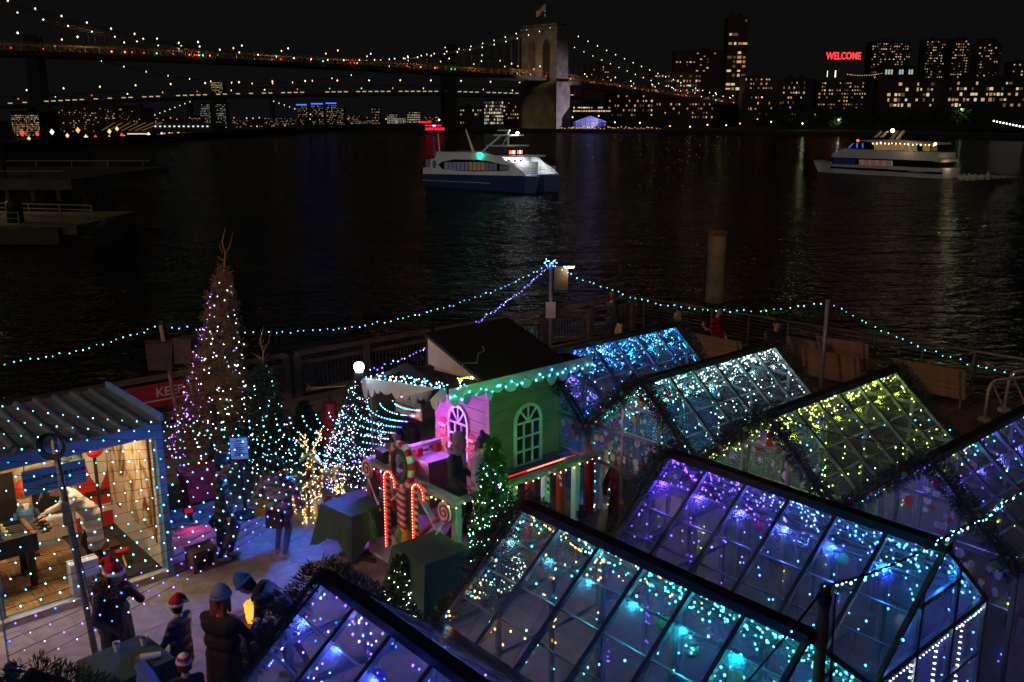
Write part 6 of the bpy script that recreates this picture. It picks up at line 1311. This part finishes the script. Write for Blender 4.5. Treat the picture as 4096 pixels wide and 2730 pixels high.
# ------------------------------------------------------------------ floodlights
def flood(label, loc, target, energy, color, spot=90, size=.12, strength=0, mast=None, blend=.5, k=1.0):  # for lamps out of sight
    t = thing('floodlight', label, 'floodlight', loc); d = (Vector(target)-Vector(loc)).normalized(); q = d.to_track_quat('-Z','Y').to_euler()
    MB().box((-.16*k,-.11*k,0.0),(.16*k,.11*k,.12*k)).build('housing', BLK, t, rot=q); MB().box((-.14*k,-.09*k,-.012),(.14*k,.09*k,-.002)).build('lens', EM('lens '+label[:18], color, strength or 3), t, rot=q)
    if mast: MB().tube([(0,0,.1),(mast[0]-loc[0],mast[1]-loc[1],mast[2]-loc[2])],.03,8).build('bracket', DARKST, t)
    l = lamp('flood_beam','SPOT',energy,color,t,tuple(d*.06),size=size,spot=spot,blend=blend); l.rotation_euler = q; return t
fb = QW(.42,3.14,2.88)
t = thing('floodlight', 'dazzling blue floodlight on the porch roof corner of the hut', 'floodlight', fb); MB().box((-.07,-.06,-.13),(.07,.06,-.02)).build('housing', BLK, t); MB().ball((0,-.02,.07),.085,12,8).build('lens', EM('blue flood lens',(.45,.72,1),90), t, smooth=True)
fbl = lamp('flood_beam','SPOT',950,(.035,.17,1.0),t,(-.10,-.02,.07),size=.07,spot=112,blend=.35); fbl.rotation_euler = (Vector((-6.6,12.2,.4))-Vector(fb)).to_track_quat('-Z','Y').to_euler()
flood('warm floodlight high on the mast left of the kiosk', (-13.5,5.6,8.8), (-2.6,15.6,1.2), 2300, (1,.54,.27), 62, .18, mast=(-13.5,5.6,0), blend=.35)  # lamp out of frame, assumed from the warm light and shadows
flood('violet floodlight under the porch roof of the hut', QW(.75,2.6,2.72), QW(.9,.6,.6), 260, (.42,.08,1), 130, .06, mast=QW(.9,2.7,2.86))  # no lamp in view; assumed from the violet deck floor
flood('pink floodlight on the deck rail aimed at the hut wall', QW(.15,2.0,1.78), QW(1.48,1.8,2.0), 60, (.95,.28,.9), 100, .05, mast=QW(.05,2.2,1.62))  # unseen lamp assumed from the pink light on the wall
flood('green floodlight on a post between two glass house gables', (.82,10.15,2.45), (-.45,13.7,1.6), 230, (.10,1,.05), 52, .03, mast=(.82,10.2,2.1), blend=.3, k=.4)  # unseen lamp and its post assumed from the green light on the hut
flood('red floodlight on the ground beside the red crate', (-5.75,15.2,.25), (-4.9,13.6,0), 16, (1,.02,.06), 130, .08, strength=.4, mast=(-5.75,15.3,.02), k=.5)  # source unknown; lamp assumed for the red glow on the ground
flood('blue floodlight on the eave of the viewing building', (-3.0,-.6,9.5), (-3.2,11.0,0), 420, (.14,.18,1.0), 70, .2, mast=(-3.0,-2.2,9.8))  # unseen lamp assumed behind the camera for the bluish ground
flood('dim amber floodlight on the eave over the boardwalk', (9.0,-.6,9.6), (9.5,23,0), 620, (1,.50,.22), 50, .2, mast=(9.0,-2.2,9.9))  # unseen lamp assumed behind the camera for the dim brown deck light
flood('long throw floodlight aimed at the river ferry', (-4,-3.2,14.2), (-3,131,1), 95000, (1,.96,.92), 13, .4, mast=(-4,-5,14)); flood('long throw floodlight aimed at the dinner cruise boat', (6,-3.2,14.2), (66,166,2), 60000, (1,.9,.8), 13, .4, mast=(6,-5,14)); flood('long throw floodlight aimed at the mooring pile', (9,-3.2,14.2), (11.3,49,0.5), 3200, (1,.8,.5), 8, .3, mast=(9,-5,14))  # unseen spots added behind the camera to brighten the boats and the pile
t = thing('viewing_building', 'dark terrace building behind the viewpoint', 'building', (0,-5.2,0)); MB().box((-16,-8,0),(16,0,14)).build('wall', SIL[3], t); MB().box((-16.3,-8.3,14),(16.3,.3,14.4)).build('roof', SIL[3], t)

# ================================================================== benches and barrier on the boardwalk
SLAT = [M('bench slat %d' % i, c, .6, noise=.25, scale=5) for i, c in enumerate([(.38,.23,.14),(.33,.20,.12),(.42,.26,.16)])]
def bench(label, p, yaw, w=1.7, group='slatted lounge benches'):
    t = thing('slatted_bench', label, 'bench', (p[0],p[1],.022), yaw, group)
    sm_ = [MB().box((-w/2,-.035,-.012),(w/2,.035,.012)).mesh('back_slat', m) for m in SLAT]
    for i in range(11):
        f = i/10; obj('back_slat', random.choice(sm_), t, loc=(0,-.42-.22*f,.30+.72*f), rot=(R(-72)+math.pi/1,0,0))
    for i in range(9):
        f = i/8; obj('seat_slat', random.choice(sm_), t, loc=(0,-.36+.75*f,.30+.10*f), rot=(R(8),0,0))
    for x in (-w/2+.12,w/2-.12): MB().bar((x,-.40,.27),(x,-.64,1.03),.05,.06,up=(1,0,0)).build('back_frame', WOODR, t); MB().bar((x,-.42,.25),(x,.45,.37),.05,.06,up=(1,0,0)).build('seat_frame', WOODR, t); MB().cbox((x,-.36,.12),(.06,.06,.26)).build('leg', WOODR, t); MB().cbox((x,.34,.16),(.06,.06,.34)).build('leg', WOODR, t)
    return t
by = math.atan2(PR.y,PR.x)
def gb(x,y): q = G(x,y,0.02); return (q.x,q.y)
bench('slatted bench with its back to the white and mint glass house', gb(3200,1478), by); bench('slatted bench behind the galvanised pole', gb(3350,1545), by, 1.6); bench('slatted bench close to the cable railing beyond the pole', gb(3395,1490), by, 1.5); bench('slatted bench beside the white tube barrier', gb(3735,1600), by, 1.75); bench('slatted bench under the crouching visitor in black', gb(2905,1478), by, 1.6)
cq = gb(3245,1590); t = thing('striped_cushion', 'red and white striped cushion at the foot of the galvanised pole', 'cushion', (cq[0],cq[1],.12), .5); MB().ball((0,0,0.06),.17,14,8,sz=.7).build('cushion', STRIPE('cushion stripes',(.7,.65,.6),(.45,.05,.05),9,0), t, smooth=True)
WTUBE = M('cream tube paint',(.60,.52,.42),.5,.2)
for k_,(sx,sy,lab) in enumerate(((3935,1690,'nearer arched cream tube barrier with a round weight on the boardwalk'),(4015,1650,'farther arched cream tube barrier on the boardwalk'))):
    q = G(sx,sy,.0); t = thing('tube_barrier', lab, 'barrier', (q.x,q.y,.02), R(20)); MB().tube([(0,0,0),(.02,0,.75),(.08,0,.92),(.2,0,1.0),(1.6,0,1.0),(1.72,0,.92),(1.78,0,0)],.035,8).build('arch', WTUBE, t, smooth=True); MB().tube([(.1,0,.95),(.75,0,.02)],.025,8).build('brace', WTUBE, t); MB().tube([(1.65,0,.95),(1.0,0,.02)],.025,8).build('brace', WTUBE, t)
    MB().lathe([(.14,.0),(.16,.05),(.13,.1),(.04,.12)],n=12).build('weight', WTUBE, t, loc=(0,0,0))
# ================================================================== people
SKIN = [M('skin light',(.52,.32,.23),.55,noise=.06), M('skin tan',(.38,.22,.14),.55,noise=.06)]
def ik(a, b, l1, l2, hint):
    a = Vector(a); b = Vector(b); d = b-a; L = min(d.length, (l1+l2)*.995); u = d.normalized(); h = Vector(hint); h = (h-u*h.dot(u)); h = h.normalized() if h.length > 1e-4 else u.orthogonal()
    x = (l1*l1-l2*l2+L*L)/(2*L); y = math.sqrt(max(0,l1*l1-x*x)); return a+u*x+h*y, a+u*L
def capsule(mb, a, b, ra, rb, n=10):
    a = Vector(a); b = Vector(b); d = b-a; L = d.length
    if L < 1e-5: d = Vector((0,0,1)); L = 1e-5
    u = d.normalized(); x = u.orthogonal().normalized(); y = u.cross(x); pr = [(-ra,.02*ra),(-.8*ra,.6*ra),(-.35*ra,.93*ra),(0,ra),(L,rb),(L+.35*rb,.93*rb),(L+.8*rb,.6*rb),(L+rb,.02*rb)]; k = len(mb.v)
    for s,r in pr:
        for j in range(n): t = 2*math.pi*j/n; mb.v.append(tuple(a+u*s+x*(r*math.cos(t))+y*(r*math.sin(t))))
    for i in range(len(pr)-1):
        for j in range(n): mb.f.append((k+i*n+j,k+i*n+(j+1)%n,k+(i+1)*n+(j+1)%n,k+(i+1)*n+j)); mb.mi.append(0)
    mb.f.append(tuple(k+j for j in reversed(range(n)))); mb.f.append(tuple(k+(len(pr)-1)*n+j for j in range(n))); mb.mi += [0,0]
def blob(name, prims, mats, parent, vox=.014, smooth=3):
    """one continuous surface over tapered limbs; every face takes the material of the limb it lies on"""
    mb = MB()
    for a,b,ra,rb,g in prims: capsule(mb,a,b,ra,rb)
    me = mb.mesh(name); o = bpy.data.objects.new('tmp', me); col.objects.link(o); md = o.modifiers.new('r','REMESH'); md.mode = 'VOXEL'; md.voxel_size = vox; md.use_smooth_shade = True
    if smooth: sm = o.modifiers.new('s','SMOOTH'); sm.factor = .5; sm.iterations = smooth
    dg = bpy.context.evaluated_depsgraph_get(); nm = bpy.data.meshes.new_from_object(o.evaluated_get(dg)); bpy.data.objects.remove(o); bpy.data.meshes.remove(me); nm.name = name; nm.materials.clear()
    for m in mats: nm.materials.append(m)
    n = len(nm.polygons); c = np.empty(n*3); nm.polygons.foreach_get('center', c); c = c.reshape(-1,3); best = np.full(n,1e9); mi = np.zeros(n,int)
    for a,b,ra,rb,g in prims:
        A = np.array(a); B = np.array(b); d = B-A; L2 = max(1e-9,(d*d).sum()); t = np.clip(((c-A)@d)/L2,0,1); ds = np.linalg.norm(c-(A+t[:,None]*d),axis=1)-(ra+(rb-ra)*t); k = ds < best; best[k] = ds[k]; mi[k] = g
    nm.polygons.foreach_set('material_index', mi.tolist()); nm.polygons.foreach_set('use_smooth',[True]*n); nm.update(); return obj(name, nm, parent)
HAIRC = {'blond': (.42,.27,.11), 'brown': (.10,.055,.03), 'dark': (.02,.014,.011), 'red': (.22,.06,.025), 'grey': (.3,.27,.22)}
def person(label, loc, face, h=1.7, coat=(.03,.035,.05), coat_kind='puffer', hem=.80, trousers=(.03,.035,.06), shoes=(.03,.025,.02), hair='dark', hairlen=.0, hat=None, hatc=None, lean=0.0, hands=None, sit=False, stride=.06, skin=0, hood=None, scarf=None, bun=False, headtilt=0.0, headturn=0.0, bag=None, wide=1.0, group=None, seat=.46, fur=None, glove=None, crouch=0.0):
    """local frame: faces +y, stands at z = 0 (or on a seat); lean bends the trunk forward"""
    t = thing('person', label, 'person', loc, face, group); s = h/1.7
    cm = QUILT('padded %s' % str(coat), coat) if coat_kind == 'puffer' else M('cloth %s' % str(coat), coat, .8, noise=.2, scale=12, bump=.25, bscale=60)
    tm = M('trousers %s' % str(trousers), trousers, .8, noise=.2, scale=12); sm = M('shoes %s' % str(shoes), shoes, .6); gm = M('glove %s' % str(glove), glove, .8) if glove else SKIN[skin]
    mats = [SKIN[skin], cm, tm, sm, gm]; P = []
    hipz = (seat+.09 if sit else .90-crouch); hip = Vector((0,-.02 if not sit else -.1,hipz)); ca, sa = math.cos(lean), math.sin(lean)
    def T(x,y,z): return hip + Vector((x, y*ca+z*sa, -y*sa+z*ca))      # trunk frame, z up the spine
    ch = T(0,0,.42); nk = T(0,.0,.56); w_ = wide
    P += [(T(-.09*w_,0,.02),T(.09*w_,0,.02),.125,.125,2 if hem > .95 else 1),(T(-.08*w_,.0,.2),T(.08*w_,.0,.2),.125*w_,.125*w_,1),(T(-.10*w_,0,.40),T(.10*w_,0,.40),.125*w_,.125*w_,1),(T(0,.02,.02),T(0,.0,.4),.13,.13,1),(T(-.16*w_,-.01,.475),T(.16*w_,-.01,.475),.07,.07,1),(T(0,0,.48),T(0,.015,.60),.065,.052,0)]
    if coat_kind == 'puffer': P += [(T(-.13*w_,0,.14),T(-.13*w_,0,.42),.09,.09,1),(T(.13*w_,0,.14),T(.13*w_,0,.42),.09,.09,1)]
    # legs
    fl = [Vector((-.10,.02+stride,.045)),Vector((.10,-.02-stride,.045))]
    for i,sx in enumerate((-1,1)):
        hj = T(sx*.09,0,-.02)
        if sit: kn = hj+Vector((sx*.03,.42,-.02)); an = Vector((kn.x,kn.y+.04,.08))
        else: kn, an = ik(hj, fl[i]+Vector((0,-.03,.05)), .43, .42, (0,1,0))
        P += [(hj,kn,.085,.058,2),(kn,an,.058,.042,2),(an+Vector((0,-.03,-.04)),an+Vector((0,.14,-.05)),.045,.038,3)]
    if not sit and hem < .95:                                         # skirt of the coat
        zb = hem
        for sx in (-1,1): P += [(T(sx*.08,0,.05), Vector((sx*.09,.02+(hip.y),zb)), .135, .12*w_+.02,1)]
        P += [(T(0,0,.05),Vector((0,hip.y+.01,zb)),.14,.14,1)]
    # arms
    hd = hands or ((-.24,.10,.80),(.24,.10,.80))
    for i,sx in enumerate((-1,1)):
        sh = T(sx*.185*w_,-.01,.47); el, wr = ik(sh, hd[i], .29, .27, (sx*.6,-.5,-.6)); fw = (wr-el).normalized(); th = .012 if coat_kind == 'puffer' else 0
        P += [(sh,el,.065+th,.052+th,1),(el,wr-fw*.02,.052+th,.040+th,1)]
        # hand: palm, four bent fingers, thumb from the side of the palm
        sd = fw.cross(Vector((0,0,1))); sd = sd.normalized() if sd.length > .1 else Vector((1,0,0)); dn = sd.cross(fw).normalized()*-1; palm = wr+fw*.07
        P += [(wr,palm,.028,.034,4),(palm-sd*.018,palm+sd*.018,.026,.026,4)]
        for q in range(4):
            b0 = palm+sd*(-.03+.02*q)+fw*.02; ln = (.034,.040,.038,.030)[q]; b1 = b0+fw*ln+dn*.008; b2 = b1+(fw*.6+dn*.8).normalized()*ln*.8; P += [(b0,b1,.0095,.009,4),(b1,b2,.009,.008,4)]
        b0 = wr+fw*.035-sd*.028*sx; b1 = b0+(fw*.7-sd*sx).normalized()*.04; P += [(b0,b1,.011,.010,4),(b1,b1+fw*.028,.010,.009,4)]
    # head
    hn = Vector(nk)+Vector((0,.03*ca,.0)); rot = Matrix.Rotation(-headturn,3,'Z') @ Matrix.Rotation(-(lean*.75+headtilt),3,'X')
    hc = T(0,.02,.60)+rot @ Vector((0,.03,.10))
    def Hd(x,y,z): return hc + rot @ Vector((x,y,z))
    P += [(Hd(0,-.015,.035),Hd(0,-.01,.045),.098,.098,0),(Hd(0,.02,-.02),Hd(0,.035,-.075),.078,.048,0),(Hd(0,.085,.01),Hd(0,.108,-.022),.012,.017,0),(Hd(-.03,.075,.035),Hd(.03,.075,.035),.018,.018,0),(Hd(-.02,.082,-.055),Hd(.02,.082,-.055),.012,.012,0),(Hd(-.088,0,.0),Hd(-.092,-.01,.03),.018,.022,0),(Hd(.088,0,.0),Hd(.092,-.01,.03),.018,.022,0)]
    P = [(a*s,b*s,ra*s,rb*s,g) for a,b,ra,rb,g in P]
    P = [(Vector(a),Vector(b),ra,rb,g) for a,b,ra,rb,g in P]
    blob('body', P, mats, t, .0135)
    S_ = lambda v: tuple(Vector(v)*s)
    for sx in (-1,1): MB().ball(S_(Hd(sx*.033,.088,.02)),.0095*s,8,6).build('eye', DKT, t)
    MB().tube([S_(Hd(-.024,.098,-.052)),S_(Hd(0,.102,-.055)),S_(Hd(.024,.098,-.052))],.006*s,5).build('mouth', M('lips',(.35,.11,.09),.5), t)
    hm = M('hair '+hair, HAIRC[hair], .55, noise=.4, scale=30, bump=.5, bscale=90); HP = [(Hd(0,-.03,.06),Hd(0,-.035,.06),.108,.108,0),(Hd(-.07,-.03,.03),Hd(-.065,-.05,-.05),.045,.04,0),(Hd(.07,-.03,.03),Hd(.065,-.05,-.05),.045,.04,0),(Hd(0,-.07,.02),Hd(0,-.075,-.06),.07,.05,0)]
    if hairlen:
        for x in (-.07,-.03,.03,.07): HP.append((Hd(x,-.06,0),Hd(x*1.1,-.085,-.08-hairlen),.05,.028,0))
        for x in (-.085,.085): HP.append((Hd(x,0,.02),Hd(x*1.05,.01,-.05-hairlen*.9),.032,.022,0))
    if bun: HP.append((Hd(0,-.09,.15),Hd(0,-.10,.17),.045,.04,0))
    blob('hair', [(a*s,b*s,ra*s,rb*s,g) for a,b,ra,rb,g in HP], [hm], t, .014, 2)
    if hat == 'santa':
        hmats = [M('red felt hat',(.45,.025,.04),.9,noise=.12), M('white fleece',(.75,.75,.78),.95,noise=.1,bump=.5,bscale=60)]; Q_ = [(Hd(0,-.02,.09),Hd(0,-.03,.11),.115,.108,0),(Hd(0,-.03,.13),Hd(.01,-.06,.22),.095,.05,0),(Hd(.01,-.06,.22),Hd(.05,-.13,.20),.05,.028,0),(Hd(.05,-.13,.2),Hd(.07,-.17,.12),.028,.02,0),(Hd(.075,-.175,.095),Hd(.075,-.175,.09),.036,.036,1)]
        for q in range(12): a0 = q*math.pi/6; a1 = a0+math.pi/6; Q_.append((Hd(.108*math.sin(a0),-.012+.118*math.cos(a0),.058),Hd(.108*math.sin(a1),-.012+.118*math.cos(a1),.058),.027,.027,1))
        blob('santa_hat', [(a*s,b*s,ra*s,rb*s,g) for a,b,ra,rb,g in Q_], hmats, t, .012, 2)
    elif hat in ('beanie','cap','striped'):
        hm2 = M('knit %s' % str(hatc),hatc,.95,noise=.2,scale=30,bump=.6,bscale=70) if hat != 'striped' else STRIPE('striped knit',(.7,.68,.66),(.45,.03,.05),13)
        Q_ = [(Hd(0,-.02,.085),Hd(0,-.025,.10),.120,.112,0)]
        if hat == 'beanie' or hat == 'striped': Q_ += [(Hd(0,-.03,.13),Hd(0,-.035,.165),.085,.055,0)]
        for q in range(12): a0 = q*math.pi/6; a1 = a0+math.pi/6; Q_.append((Hd(.106*math.sin(a0),-.014+.116*math.cos(a0),.055),Hd(.106*math.sin(a1),-.014+.116*math.cos(a1),.055),.021,.021,0))
        if hat == 'cap': Q_.append((Hd(-.05,.12,.05),Hd(.05,.12,.05),.03,.03,0))
        blob('hat', [(a*s,b*s,ra*s,rb*s,g) for a,b,ra,rb,g in Q_], [hm2], t, .013, 2)
    if fur:                                                            # fur ruff of a hood lying on the shoulders
        fm = MB(); ring = [S_(T(.17*math.sin(a),-.05+.15*math.cos(a),.54+.05*math.cos(a)*-1)) for a in [q*math.pi/8 for q in range(17)]]; needles(fm, ring, .075*s, 900, .06*s, .006); fm.build('fur_ruff', M('hood fur %s' % str(fur),fur,.95,noise=.4,scale=25), t)
        blob('hood', [(Vector(S_(T(-.08,-.13,.50))),Vector(S_(T(.08,-.13,.50))),.09*s,.09*s,0)], [cm], t, .018, 2)
    if hood: blob('hood', [(Vector(S_(Hd(0,-.045,.05))),Vector(S_(Hd(0,-.05,.06))),.128*s,.128*s,0),(Vector(S_(Hd(-.07,-.03,-.03))),Vector(S_(Hd(.07,-.03,-.03))),.075*s,.075*s,0),(Vector(S_(Hd(0,-.07,-.06))),Vector(S_(T(0,-.07,.5))),.10*s,.12*s,0)], [M('hood %s' % str(hood),hood,.8,noise=.2)], t, .016, 2)
    if scarf: MB().tube([S_(T(.11*math.sin(a),.0+.11*math.cos(a),.535)) for a in [q*math.pi/6 for q in range(13)]],.045*s,7).build('scarf', M('scarf %s' % str(scarf),scarf,.9,noise=.2,scale=20), t, smooth=True); MB().tube([S_(T(.04,.13,.53)),S_(T(.06,.16,.3))],[.04*s,.03*s],7).build('scarf_end', M('scarf %s' % str(scarf),scarf,.9), t)
    if bag:
        bx_,by_,bz_,bw_,bd_,bh_ = bag[1]; MB().box((bx_-bw_/2,by_-bd_/2,bz_),(bx_+bw_/2,by_+bd_/2,bz_+bh_)).build('bag', M('bag %s' % str(bag[0]),bag[0],.5), t); MB().tube([(bx_,by_,bz_+bh_),(bx_*.3,by_*.6,1.1*s),S_(T(-.12 if bx_>0 else .12,.05,.52))],.012,5).build('strap', BLK, t)
    return t
def facing(deg): return R(deg)             # 0 faces away from the viewpoint (+y), 90 faces left, -90 faces right, 180 faces the viewpoint
NAVYC = (.022,.028,.055); BLACKC = (.014,.014,.018)
def HP_(x, y, z): q = G(x,y,z); return (q.x,q.y)
kp = KW(5.12,.95,.112)
person('woman with fair hair in a long white padded coat bent over the football table', kp, R(127), 1.68, (.66,.63,.57), 'puffer', .42, (.02,.02,.025), hair='blond', hairlen=.22, lean=R(40), hands=((-.06,.62,.98),(.2,.6,.98)), headtilt=.1)
person('woman in a red festive hat and dark parka sipping from a wrap', (*HP_(442,2262,1.72),0), facing(-115), 1.70, NAVYC, 'cloth', .55, BLACKC, hair='brown', hairlen=.1, hat='santa', fur=(.17,.13,.09), hands=((-.05,.25,1.42),(.22,.22,.98)), glove=(.02,.02,.025), headtilt=.15)
person('child in a red festive hat and dark blue jacket beside the cup table', (*HP_(705,2400,1.30),0), facing(75), 1.28, (.03,.04,.075), 'puffer', .62, BLACKC, hair='dark', hat='santa', hands=((-.22,.28,.80),(.12,.30,.85)), wide=1.1)
person('person in a pale blue knit beanie and long black coat at the fire', (*HP_(878,2362,1.74),0), facing(-20), 1.72, BLACKC, 'cloth', .50, BLACKC, hair='red', hairlen=.1, hat='beanie', hatc=(.22,.34,.38), hands=((-.1,.30,1.22),(.2,.34,1.15)), wide=1.12)
person('person in a blue beanie bending over the fire bowl', (HP_(1005,2385,1.12)[0]+.52,HP_(1005,2385,1.12)[1]+.05,0), facing(92), 1.70, (.015,.017,.03), 'puffer', .75, BLACKC, hair='dark', hat='beanie', hatc=(.05,.16,.34), lean=R(58), hands=((-.12,.50,.62),(.12,.52,.6)), scarf=(.02,.02,.03))
person('person in a red and white striped knit hat beside the blue blanket', (*HP_(735,2632,1.28),0), facing(30), 1.26, (.03,.03,.035), 'puffer', .6, BLACKC, hair='brown', hat='striped', hatc=(1,1,1), hands=((-.2,.2,.75),(.2,.2,.75)))
person('man in a black padded jacket and mask reading the notice stand', (*HP_(880,1840,1.72),0), facing(-75), 1.74, (.035,.035,.032), 'puffer', .80, (.05,.07,.12), (.35,.42,.5), hair='dark', hat='cap', hatc=(.03,.04,.07), hands=((-.2,.1,.85),(.2,.06,.8)))
person('toddler in a dark hooded jacket holding on beside the masked man', (*HP_(886,2032,.85),0), facing(-160), .88, (.03,.045,.08), 'puffer', .45, (.16,.2,.26), (.05,.02,.02), hair='dark', hood=(.045,.06,.07), hands=((-.28,.05,.7),(.28,.1,1.05)), wide=1.15)
person('woman in a violet padded coat with fur trimmed hood and jeans', (*HP_(1105,1840,1.68),0), facing(-10), 1.68, (.22,.17,.32), 'puffer', .78, (.06,.10,.19), (.32,.18,.09), hair='dark', hairlen=.0, fur=(.24,.17,.09), hands=((-.26,.2,.98),(.22,.26,1.0)), bag=((.03,.03,.035),(.02,-.24,.62,.26,.12,.26)), wide=1.08)
t = thing('shoulder_bag', 'yellow shoulder bag under the arm of the violet coated woman', 'bag', (*HP_(1040,2000,.95),.68), .3); MB().prism([(-.10,0),(.10,0),(.13,.30),(-.12,.32)],-.06,.06).build('pouch', M('mustard leather',(.5,.36,.07),.5), t); MB().tube([(-.1,0,.3),(-.02,.02,.75),(.12,0,.3)],.012,5).build('strap', M('mustard leather',(.5,.36,.07),.5), t)
person('woman with tied back hair in a dark green sheepskin coat on the deck', (*HP_(1828,1735,2.32),ZD), facing(-105), 1.70, (.07,.085,.05), 'cloth', .55, BLACKC, hair='grey', hairlen=.0, hands=((-.1,.2,1.0),(.2,.2,.95)), scarf=(.40,.40,.36), headtilt=.15, bag=((.05,.07,.05),(.30,-.12,.7,.1,.2,.22)))
person('woman with a top bun in a pale padded jacket on the deck', (*HP_(1925,1752,2.24),ZD), facing(-100), 1.66, (.55,.60,.55), 'puffer', .85, (.2,.18,.17), (.3,.4,.3), hair='dark', bun=True, hands=((-.1,.22,1.05),(.2,.18,1.0)), headtilt=.3, wide=1.1)
person('visitor with a tan jacket and headscarf by the thickly lit fir', (*HP_(1592,1712,1.70),0), facing(170), 1.66, (.22,.16,.12), 'cloth', .6, (.05,.04,.04), hair='brown', hairlen=.08, scarf=(.3,.45,.6), hands=((-.15,.2,1.0),(.15,.22,1.0)), headtilt=.25)
person('visitor with long dark hair and white coat behind the deck railing', (*HP_(1655,1708,1.72),0), facing(10), 1.68, (.55,.56,.62), 'puffer', .6, BLACKC, hair='dark', hairlen=.25, hands=((-.2,.2,1.0),(.2,.2,1.0)))
person('visitor with long red hair and wine red coat between the glass houses', (*HP_(2490,1818,1.70),0), facing(150), 1.70, (.12,.015,.02), 'cloth', .4, BLACKC, hair='red', hairlen=.3, hands=((-.2,.15,.9),(.2,.2,1.0)), wide=1.05)
person('man in a dark jacket holding a tote and phone at the pier corner', (*HP_(2450,1175,1.76),0), facing(-60), 1.76, NAVYC, 'cloth', .80, BLACKC, hair='brown', hands=((-.05,.3,1.55),(.25,.05,.8)), bag=((.55,.42,.22),(.30,.05,.5,.28,.08,.36)))
person('blond visitor sitting beyond the azure lit glass house', (*HP_(2712,1262,1.55),0), facing(100), 1.62, BLACKC, 'cloth', .8, BLACKC, hair='blond', hairlen=.2, hands=((-.2,.2,1.0),(.2,.25,1.0)))
person('person in a red jacket standing at the boardwalk railing', (*HP_(2872,1232,1.74),0), facing(-140), 1.74, (.30,.02,.025), 'puffer', .85, BLACKC, hair='dark', hands=((-.2,.15,.9),(.2,.1,.85)), glove=(.5,.3,.08))
person('person in black sitting on a slatted bench with raised phone', (*HP_(2815,1300,1.25),0.02), facing(60), 1.70, BLACKC, 'puffer', .8, BLACKC, hair='dark', sit=True, hands=((-.2,.45,1.0),(.05,.48,1.05)), wide=1.15)
person('man in a dark coat looking at his phone by the benches', (*HP_(3108,1282,1.76),0), facing(175), 1.76, BLACKC, 'cloth', .7, BLACKC, hair='dark', hands=((-.05,.30,1.2),(.08,.32,1.18)), headtilt=.35)
person('seated diner in a red festive hat and white jumper under the turquoise lights', (*inB(0,.42,1.95)[:2],0), math.atan2(-DB.y,-DB.x)-R(90), 1.70, (.55,.54,.50), 'cloth', .9, (.05,.06,.1), hair='dark', hairlen=.2, hat='santa', sit=True, lean=.25, hands=((-.15,.45,.82),(.15,.45,.82)), scarf=(.04,.05,.05))
person('seated diner in a red festive hat and striped top nearest the timber pole', (*inB(0,.40,2.65)[:2],0), math.atan2(-DB.y,-DB.x)-R(90), 1.66, (.08,.09,.12), 'cloth', .9, (.05,.06,.1), hair='brown', hat='santa', sit=True, lean=.2, hands=((-.15,.45,.85),(.2,.42,.85)))
person('seated diner with dark hair and glasses under the amber lights', (*inB(0,1.75,1.0)[:2],0), math.atan2(DB.y,DB.x)-R(90), 1.66, (.03,.03,.035), 'cloth', .9, BLACKC, hair='dark', hairlen=.12, sit=True, lean=.15, hands=((-.15,.42,.82),(.15,.42,.82)))
person('seated diner in a pale blue shirt leaning over the table in blue light', (*inB(1,1.85,2.55)[:2],0), math.atan2(DB.y,DB.x)-R(90), 1.74, (.30,.38,.55), 'cloth', .9, (.05,.06,.1), hair='dark', sit=True, lean=.35, hands=((-.15,.45,.84),(.15,.45,.84)))
